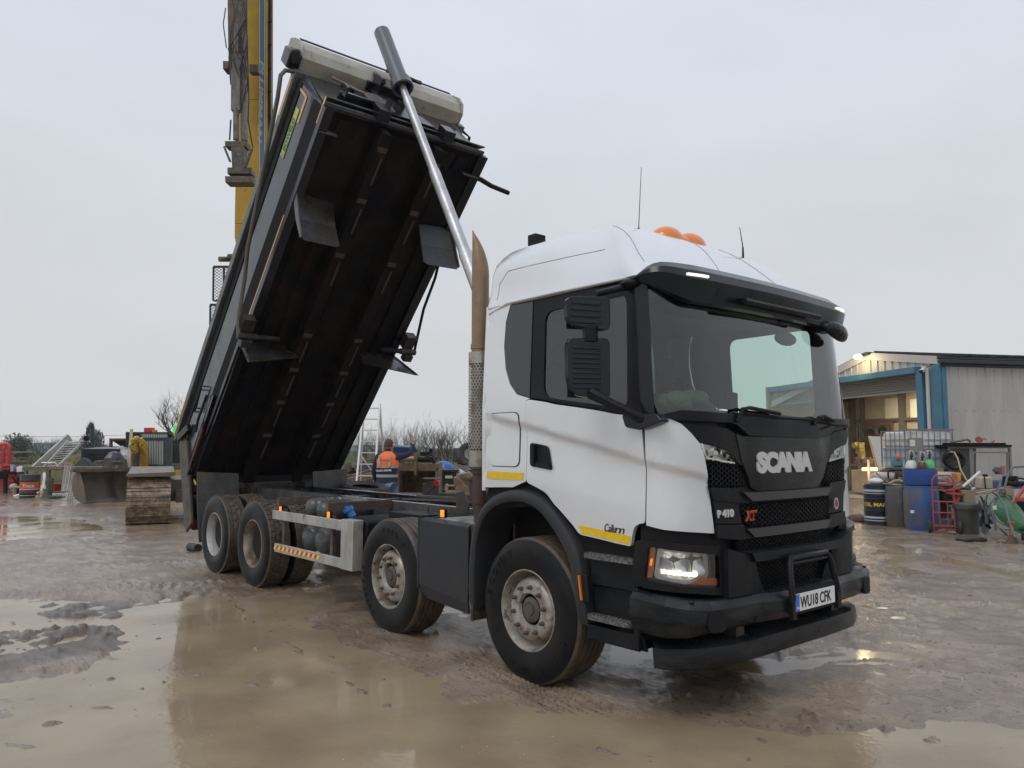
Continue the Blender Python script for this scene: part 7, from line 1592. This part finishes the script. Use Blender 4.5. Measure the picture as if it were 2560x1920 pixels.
# axle stand
st_ = thing('axle_stand', 'rusty axle stand with red and yellow post on the ground at the right', 'axle stand', A(2518, 13.9))
rs_ = mat('stand_rust', (.11, .06, .045), .7, col2=(.07, .05, .04), scale=9); g = G()
for i in range(4): a = math.pi/4+i*math.pi/2; g.add([(math.cos(a)*.13, math.sin(a)*.13, .01), (math.cos(a+1.57)*.13, math.sin(a+1.57)*.13, .01), (math.cos(a+1.57)*.035, math.sin(a+1.57)*.035, .20), (math.cos(a)*.035, math.sin(a)*.035, .20)], [(0, 1, 2, 3)])
g.box((0, 0, .008), (.24, .24, .012)); ob('base', g, rs_, st_); ob('post', G().cyl((0, 0, .1), (0, 0, .32), .035, n=10), mat('post_yellow', (.42, .29, .05), .6, col2=(.30, .10, .04), scale=9), st_); ob('saddle', G().cyl((0, 0, .30), (0, 0, .38), .032, n=10).box((0, 0, .39), (.11, .07, .04)), mat('saddle_red', (.35, .07, .05), .6), st_); ob('pin', G().cyl((-.1, -.02, .26), (.08, -.02, .26), .01, n=6), chas, st_)
# dark rubber and straps heap
random.seed(9); g = G()
for i in range(15):
    a = P(random.uniform(2445, 2478), random.uniform(1240, 1290), random.uniform(14.2, 14.8)); b = P(random.uniform(2440, 2490), random.uniform(1310, 1338), random.uniform(13.9, 14.4)); b.z = max(b.z, .04); m2 = a.lerp(b, .5)+Vector((random.uniform(-.15, .15), random.uniform(-.15, .15), .05))
    pts = [a.lerp(m2, .5)*1, m2, b]; side = Vector((random.uniform(-1, 1), random.uniform(-1, 1), random.uniform(-.4, .4))).normalized()*random.uniform(.03, .07)
    pp = [a]+[a*(1-t_)**2+m2*2*t_*(1-t_)+b*t_*t_ for t_ in (.2, .4, .6, .8, 1)]
    g.add([v for p in pp for v in (p-side, p+side)], [(2*k, 2*k+1, 2*k+3, 2*k+2) for k in range(5)])
for i in range(7):
    a = P(random.uniform(2405, 2450), random.uniform(1326, 1338), 14.2); a.z = .04; g.sphere(a, random.uniform(.06, .12), 5, (1.6, 1.2, .5))
ob('rubber_heap', g, mat('dark_rubber_sheet', (.014, .017, .017), .35, col2=(.035, .038, .037), scale=6), None, smooth=0, kind='stuff', label='tangled heap of dark rubber sheet and straps beside the wheelbarrow', cat='rubber heap')
rmw = thing('red_mower', 'red and black garden machine at the right edge behind the wheelbarrow', 'machine')
g = G(); g.bar(P(2532, 1258, 14.6), P(2565, 1215, 14.8), .05); g.bar(P(2540, 1248, 14.5), P(2570, 1248, 14.5), .06); ob('red_frame', g, mat('faded_red_paint', 0), rmw); ob('engine', Q(Q(Q(G(), 2532, 2575, 1252, 1285, 14.9, .4), 2528, 2548, 1190, 1218, 15.2, .3), 2540, 2570, 1205, 1216, 15, .3), blk2, rmw, bevel=.03); ob('handle', G().tube([P(2537, 1212, 15), P(2545, 1195, 15), P(2575, 1200, 15)], .02, 6), blk2, rmw)
T1('grey_vice', 'grey and red bench vice standing before the mesh cage', 'vice', Q(Q(G(), 2496, 2506, 1168, 1186, 16.8, .15), 2488, 2498, 1172, 1180, 16.8, .1), mat('vice_grey', (.10, .10, .095), .5), bevel=.01)
T1('red_clamp', 'faded red clamp beside the grey vice', 'clamp', Q(G(), 2507, 2515, 1164, 1186, 16.8, .1, 2503, 2513), mat('pinkish_red', (.38, .12, .12), .6), bevel=.01)
o = tyre(A(2590, 13.9)+Vector((0, 0, .11)), .30, .22, (0, 0, 1), 'black tyre lying flat at the very right edge of the yard', 'single tyres')
random.seed(3); g = G()
for i in range(16): p = A(random.uniform(2128, 2160), random.uniform(18, 18.8)); g.sphere(p+Vector((0, 0, .05)), random.uniform(.06, .14), 4, (1.5, 1.2, .7))
ob('rag_pile', g, mat('dark_red_rags', (.06, .045, .042), .9, col2=(.16, .04, .035), scale=5), None, smooth=0, kind='stuff', label='pile of dark and red rags before the workshop door', cat='rags')
random.seed(6)
for i, (px, d, lb_) in enumerate(((2346, 15.9, 'large pale stone left of the dustbin'), (2370, 15.5, 'stone just in front of the sack truck wheel'), (2492, 14.1, 'stone between the rubber heap and the axle stand'), (2550, 13.9, 'long stone near the right edge'))):
    T1('stone', lb_, 'stone', G().sphere(A(px, d)+Vector((0, 0, .03)), .07, 4, (1.3, 1, .6)), mat('pale_stone', (.20, .18, .15), .8, col2=(.12, .10, .085), scale=12), 'stones in front of the workshop', smooth=0)
T1('wheel_chock', 'round black rubber chock on the ground behind the last wheels', 'wheel chock', G().cyl(A(484, 12.9)+Vector((0, 0, .07)), A(504, 12.7)+Vector((0, 0, .07)), .07, n=14), tyr)
# ================================================================== GROUND AND STANDING WATER
rs = np.random.RandomState(7)
LAT = rs.rand(8, 256, 256)
def vnoise(x, y, k=0):
    xi = np.floor(x).astype(int); yi = np.floor(y).astype(int); fx = x-xi; fy = y-yi
    fx = fx*fx*(3-2*fx); fy = fy*fy*(3-2*fy); L_ = LAT[k % 8]
    a = L_[xi % 256, yi % 256]; b = L_[(xi+1) % 256, yi % 256]; c = L_[xi % 256, (yi+1) % 256]; d = L_[(xi+1) % 256, (yi+1) % 256]
    return (a*(1-fx)+b*fx)*(1-fy)+(c*(1-fx)+d*fx)*fy-.5
def fbm(x, y, s, o=4, k=0, g=.5):
    r_ = 0; a = 1
    for i in range(o): r_ = r_+a*vnoise(x/s+31.7*i+k*7, y/s+17.3*i, k+i); s /= 2.03; a *= g
    return r_
def gp(px, py):
    q = _f + _r*((px-1280)/FPX) - _u*((py-960)/FPX); t = -CP.z/q.z; return (CP.x+q.x*t, CP.y+q.y*t)
def sd(x, y, poly):
    d = np.full(x.shape, 1e9); ins = np.zeros(x.shape, bool)
    for i in range(len(poly)):
        (a, b), (c, e_) = poly[i-1], poly[i]
        vx, vy = c-a, e_-b; t = np.clip(((x-a)*vx+(y-b)*vy)/(vx*vx+vy*vy+1e-9), 0, 1)
        d = np.minimum(d, np.hypot(x-a-t*vx, y-b-t*vy))
        cr = (b > y) != (e_ > y)
        with np.errstate(divide='ignore', invalid='ignore'): ins ^= cr & (x < (c-a)*(y-b)/(e_-b+1e-12)+a)
    return np.where(ins, d, -d)
def ss(a, b, x): t = np.clip((x-a)/(b-a), 0, 1); return t*t*(3-2*t)
basins = [  # outlines of the standing water on the ground
    [gp(*p) for p in ((-200, 1705), (150, 1660), (270, 1600), (285, 1520), (480, 1492), (830, 1488), (1000, 1600), (1250, 1720), (1500, 1780), (1900, 1800), (2300, 1760), (2900, 1850), (2900, 2600), (-600, 2600))],
    [gp(*p) for p in ((-100, 1500), (60, 1490), (250, 1500), (270, 1560), (60, 1640), (-100, 1650))],
    [gp(*p) for p in ((-100, 1290), (120, 1288), (230, 1300), (260, 1325), (180, 1345), (60, 1350), (-100, 1400))],
    [gp(*p) for p in ((-100, 1245), (60, 1243), (280, 1256), (200, 1266), (-100, 1268))],
    [gp(*p) for p in ((1050, 1500), (1200, 1500), (1260, 1600), (1150, 1590))],
    [gp(*p) for p in ((1380, 1560), (1700, 1560), (1800, 1640), (1560, 1650))],
    [gp(*p) for p in ((2130, 1290), (2270, 1300), (2330, 1380), (2250, 1470), (2160, 1400))],
    [gp(*p) for p in ((2250, 1370), (2560, 1420), (2560, 1450), (2300, 1400))],
    [gp(*p) for p in ((1750, 1640), (2100, 1600), (2400, 1640), (2300, 1690), (1900, 1700))]]
mudclump = [gp(*p) for p in ((-300, 1600), (30, 1560), (130, 1510), (265, 1520), (278, 1585), (200, 1640), (60, 1665), (-300, 1740))]
tracks = [(gp(-150, 1500), gp(600, 1456), .36, .028), (gp(-150, 1436), gp(520, 1410), .36, .024), (gp(150, 1530), gp(560, 1478), .30, .012),
          (gp(1790, 1480), gp(2700, 1600), .3, .012), (gp(1550, 1560), gp(2750, 1740), .34, .022), (gp(1830, 1560), gp(2700, 1655), .3, .02), (gp(1150, 1640), gp(1650, 1830), .34, .018), (gp(2150, 1500), gp(2700, 1530), .3, .02)]
ridges = [[gp(*p) for p in q] for q in (((561, 1492), (640, 1560), (735, 1620), (870, 1705), (960, 1760)), ((870, 1664), (960, 1650), (1050, 1625)), ((500, 1690), (665, 1716)), ((230, 1768), (330, 1772), (450, 1800)), ((1000, 1600), (1120, 1665), (1300, 1720)), ((1500, 1720), (1800, 1800), (2000, 1900)), ((-50, 1850), (300, 1900)))]
def height(x, y):
    r2 = np.hypot(x-CP.x, y-CP.y)
    wob = fbm(x, y, 1.3, 5, 1)*.55
    m_ = np.zeros(x.shape)
    for i, b in enumerate(basins):
        m_ = np.maximum(m_, ss(-.15, .45, sd(x, y, b)+wob*(1 if i in (0, 1) else 1.3)))
    relief = fbm(x, y, 2.4, 4, 2)*.034+fbm(x, y, .20, 4, 3, .6)*.020
    # drag lines left by tyres, running roughly along the lorry
    a = x*.95+y*.3; c_ = -x*.3+y*.95
    relief += fbm(a*.18, c_, .12, 4, 4)*.017
    h = .020+relief
    pud = -.017+relief*.50
    h = h*(1-m_)+pud*m_
    cl = ss(-.1, .25, sd(x, y, mudclump)+wob*.8)
    lumps = np.maximum(0, fbm(x, y, .26, 5, 5, .62)+.06)*.10+np.maximum(0, vnoise(x/.05, y/.05, 6))*.03
    h = np.maximum(h, h*(1-cl)+cl*(-.012+lumps))
    # scattered clods
    cz = np.maximum(0, vnoise(x/.07, y/.07, 2)-.40)*.34*(fbm(x, y, 1.5, 3, 6) > .0)+np.maximum(0, vnoise(x/.13, y/.13, 5)-.44)*.6
    h += cz
    h += .011*m_*np.maximum(0, vnoise(x/.045, y/.045, 3)-.34)*6
    for rd_ in ridges:
        for (p, q) in zip(rd_, rd_[1:]):
            vx, vy = q[0]-p[0], q[1]-p[1]; L2 = vx*vx+vy*vy; t = np.clip(((x-p[0])*vx+(y-p[1])*vy)/L2, 0, 1)
            dd = np.hypot(x-p[0]-t*vx+fbm(x, y, .4, 2, 2)*.12, y-p[1]-t*vy); h = np.maximum(h, (.006+fbm(x, y, .12, 3, 1)*.022)-dd*.35)
    for (p, q, w_, am) in tracks:
        vx, vy = q[0]-p[0], q[1]-p[1]; L_ = math.hypot(vx, vy); vx /= L_; vy /= L_
        al = (x-p[0])*vx+(y-p[1])*vy; ac = -(x-p[0])*vy+(y-p[1])*vx+.08*np.sin(al*.8)
        on = ss(w_*.55, w_*.45, np.abs(ac))*ss(-.2, .4, al)*ss(-.2, .4, L_-al)
        if am > .0225:
            bars = np.sin((al+np.abs(ac)*.5)*2*math.pi/.12)
            h += on*(am*np.clip(bars*1.6, -.6, 1)*(.6+fbm(x, y, .5, 2, 7))+.012)
        else:
            h += on*am*np.sin(ac*2*math.pi/.07)-on*.006
        h += .010*ss(.12, .0, np.abs(np.abs(ac)-w_*.55))*ss(-.2, .4, al)*ss(-.2, .4, L_-al)
    far = ss(22, 34, r2)
    h = h*(1-far)+(.02+relief*1.5)*far
    far2 = ss(60, 200, r2)
    return h*(1-far2)-.2*far2
ang = np.concatenate([np.linspace(YAW-.74, YAW+.74, 640), np.linspace(YAW+.74, YAW-.74+2*math.pi, 46)[1:-1]])
rad = np.concatenate([np.array([.0, .4, .9]), 1.5*(60/1.5)**(np.linspace(0, 1, 470)), [80, 120, 200, 350, 640]])
rad[0] = .01
AN, RD = np.meshgrid(ang, rad)
X = CP.x+RD*np.cos(AN); Y = CP.y+RD*np.sin(AN); Z = height(X, Y)
nr, na = X.shape
ii, jj = np.meshgrid(np.arange(nr-1), np.arange(na), indexing='ij'); j2 = (jj+1) % na
faces = np.stack([ii*na+jj, ii*na+j2, (ii+1)*na+j2, (ii+1)*na+jj], -1).reshape(-1, 4)
me = bpy.data.meshes.new('ground'); me.vertices.add(nr*na); me.vertices.foreach_set('co', np.stack([X, Y, Z], -1).ravel())
me.loops.add(faces.size); me.loops.foreach_set('vertex_index', faces.ravel()); me.polygons.add(len(faces)); me.polygons.foreach_set('loop_start', np.arange(0, faces.size, 4)); me.polygons.foreach_set('loop_total', np.full(len(faces), 4))
me.update(); me.validate(); me.shade_smooth()
ck = ss(-.35, .15, sd(X, Y, mudclump)+fbm(X, Y, .5, 4, 1)*.8)+.6*np.clip(fbm(X, Y, 1.7, 4, 6)*1.6-.25, 0, 1)
fa_ = me.attributes.new('field', 'FLOAT', 'POINT'); fa_.data.foreach_set('value', ss(38, 43, np.hypot(X-CP.x, Y-CP.y)).astype(np.float32).ravel())
ca = me.attributes.new('churned', 'FLOAT', 'POINT'); ca.data.foreach_set('value', np.clip(ck, 0, 1).astype(np.float32).ravel())
mud = mat('wet_mud', (.285, .215, .155), .13, col2=(.185, .137, .10), scale=1.6, rvar=.08, bump=.0055, bscale=70, col3=(.085, .066, .053), scale3=30, lo3=.585, hi3=.65, spec=.75)
t_ = mud.node_tree; b_ = t_.nodes['Principled BSDF']; lk = b_.inputs['Base Color'].links[0].from_socket
tcx = t_.nodes.new('ShaderNodeTexCoord'); mpx = t_.nodes.new('ShaderNodeMapping'); mpx.inputs['Rotation'].default_value = (0, 0, R(-16)); mpx.inputs['Scale'].default_value = (2.2, 26, 1)
nx_ = t_.nodes.new('ShaderNodeTexNoise'); nx_.inputs['Scale'].default_value = 1.0; nx_.inputs['Detail'].default_value = 5; nx_.inputs['Roughness'].default_value = .65
t_.links.new(tcx.outputs['Object'], mpx.inputs[0]); t_.links.new(mpx.outputs[0], nx_.inputs['Vector']); bx2 = t_.nodes.new('ShaderNodeBump'); bx2.inputs['Distance'].default_value = .016; bx2.inputs['Strength'].default_value = .8
t_.links.new(nx_.outputs[0], bx2.inputs['Height']); t_.links.new(b_.inputs['Normal'].links[0].from_socket, bx2.inputs['Normal']); t_.links.new(bx2.outputs[0], b_.inputs['Normal'])
at_ = t_.nodes.new('ShaderNodeAttribute'); at_.attribute_name = 'churned'; x_ = t_.nodes.new('ShaderNodeMix'); x_.data_type = 'RGBA'
t_.links.new(at_.outputs['Fac'], x_.inputs[0]); t_.links.new(lk, x_.inputs[6]); x_.inputs[7].default_value = (.085, .058, .040, 1); a2_ = t_.nodes.new('ShaderNodeAttribute'); a2_.attribute_name = 'field'; x2_ = t_.nodes.new('ShaderNodeMix'); x2_.data_type = 'RGBA'; x2_.inputs[7].default_value = (.085, .095, .045, 1)
t_.links.new(a2_.outputs['Fac'], x2_.inputs[0]); t_.links.new(x_.outputs[2], x2_.inputs[6]); t_.links.new(x2_.outputs[2], b_.inputs['Base Color'])
ra_ = t_.nodes.new('ShaderNodeMath'); ra_.operation = 'ADD'; t_.links.new(b_.inputs['Roughness'].links[0].from_socket, ra_.inputs[0]); t_.links.new(a2_.outputs['Fac'], ra_.inputs[1]); t_.links.new(ra_.outputs[0], b_.inputs['Roughness'])
sb_ = t_.nodes.new('ShaderNodeMapRange'); sb_.inputs[3].default_value = .75; sb_.inputs[4].default_value = .0; t_.links.new(a2_.outputs['Fac'], sb_.inputs[0]); t_.links.new(sb_.outputs[0], b_.inputs['Specular IOR Level'])
link('ground', me, mud, kind='structure')
wm = bpy.data.materials.new('muddy_water'); wm.use_nodes = True; t = wm.node_tree; b = t.nodes['Principled BSDF']
b.inputs['Base Color'].default_value = (.165, .125, .075, 1); b.inputs['Roughness'].default_value = .075; b.inputs['IOR'].default_value = 1.36
tc = t.nodes.new('ShaderNodeTexCoord')
def wn(s, d): n = t.nodes.new('ShaderNodeTexNoise'); n.inputs['Scale'].default_value = s; n.inputs['Detail'].default_value = d; t.links.new(tc.outputs['Object'], n.inputs['Vector']); return n
n1 = wn(22, 4); n2 = wn(1.3, 3)
mr = t.nodes.new('ShaderNodeMapRange'); mr.inputs[1].default_value = .42; mr.inputs[2].default_value = .62; mr.inputs[3].default_value = .0; mr.inputs[4].default_value = 1
t.links.new(n2.outputs[0], mr.inputs[0])
mm = t.nodes.new('ShaderNodeMath'); mm.operation = 'MULTIPLY'; t.links.new(n1.outputs[0], mm.inputs[0]); t.links.new(mr.outputs[0], mm.inputs[1])
bp = t.nodes.new('ShaderNodeBump'); bp.inputs['Strength'].default_value = .5; bp.inputs['Distance'].default_value = .006
t.links.new(mm.outputs[0], bp.inputs['Height']); t.links.new(bp.outputs[0], b.inputs['Normal'])
mrr = t.nodes.new('ShaderNodeMapRange'); mrr.inputs[1].default_value = .4; mrr.inputs[2].default_value = .65; mrr.inputs[3].default_value = .05; mrr.inputs[4].default_value = .17; t.links.new(n2.outputs[0], mrr.inputs[0]); t.links.new(mrr.outputs[0], b.inputs['Roughness'])
x = t.nodes.new('ShaderNodeMix'); x.data_type = 'RGBA'; n3 = wn(1.1, 7); m3 = t.nodes.new('ShaderNodeMapRange'); m3.inputs[1].default_value = .4; m3.inputs[2].default_value = .62
t.links.new(n3.outputs[0], m3.inputs[0]); t.links.new(m3.outputs[0], x.inputs[0]); x.inputs[6].default_value = (.33, .26, .165, 1); x.inputs[7].default_value = (.25, .19, .125, 1); 
nf = wn(46, 2); mf = t.nodes.new('ShaderNodeMapRange'); mf.inputs[1].default_value = .745; mf.inputs[2].default_value = .75; t.links.new(nf.outputs[0], mf.inputs[0])
xf = t.nodes.new('ShaderNodeMix'); xf.data_type = 'RGBA'; t.links.new(mf.outputs[0], xf.inputs[0]); t.links.new(x.outputs[2], xf.inputs[6]); xf.inputs[7].default_value = (.62, .60, .54, 1); t.links.new(xf.outputs[2], b.inputs['Base Color'])
g = G(); cx, cy = CP.x-9, CP.y+7
g.add([(cx+24*math.cos(a*math.pi/24), cy+24*math.sin(a*math.pi/24), 0) for a in range(48)], [tuple(range(48))])
ob('puddle_water', g, wm, kind='structure', smooth=0)

# damp winter air: far hills fade, the yard stays clear
g = G(); hx0, hx1, hy0, hy1, hz0, hz1 = -660, 660, -670, 660, -4.5, 30
g.box(((hx0+hx1)/2, (hy0+hy1)/2, (hz0+hz1)/2), (hx1-hx0, hy1-hy0, hz1-hz0))
hm = bpy.data.materials.new('damp_air'); hm.use_nodes = True; t = hm.node_tree; t.nodes.clear()
o_ = t.nodes.new('ShaderNodeOutputMaterial'); pv = t.nodes.new('ShaderNodeVolumePrincipled'); pv.inputs['Color'].default_value = (.97, .98, 1.0, 1); pv.inputs['Density'].default_value = .00035; pv.inputs['Anisotropy'].default_value = .0
t.links.new(pv.outputs[0], o_.inputs['Volume']); ob('haze', g, hm, kind='stuff', smooth=0)
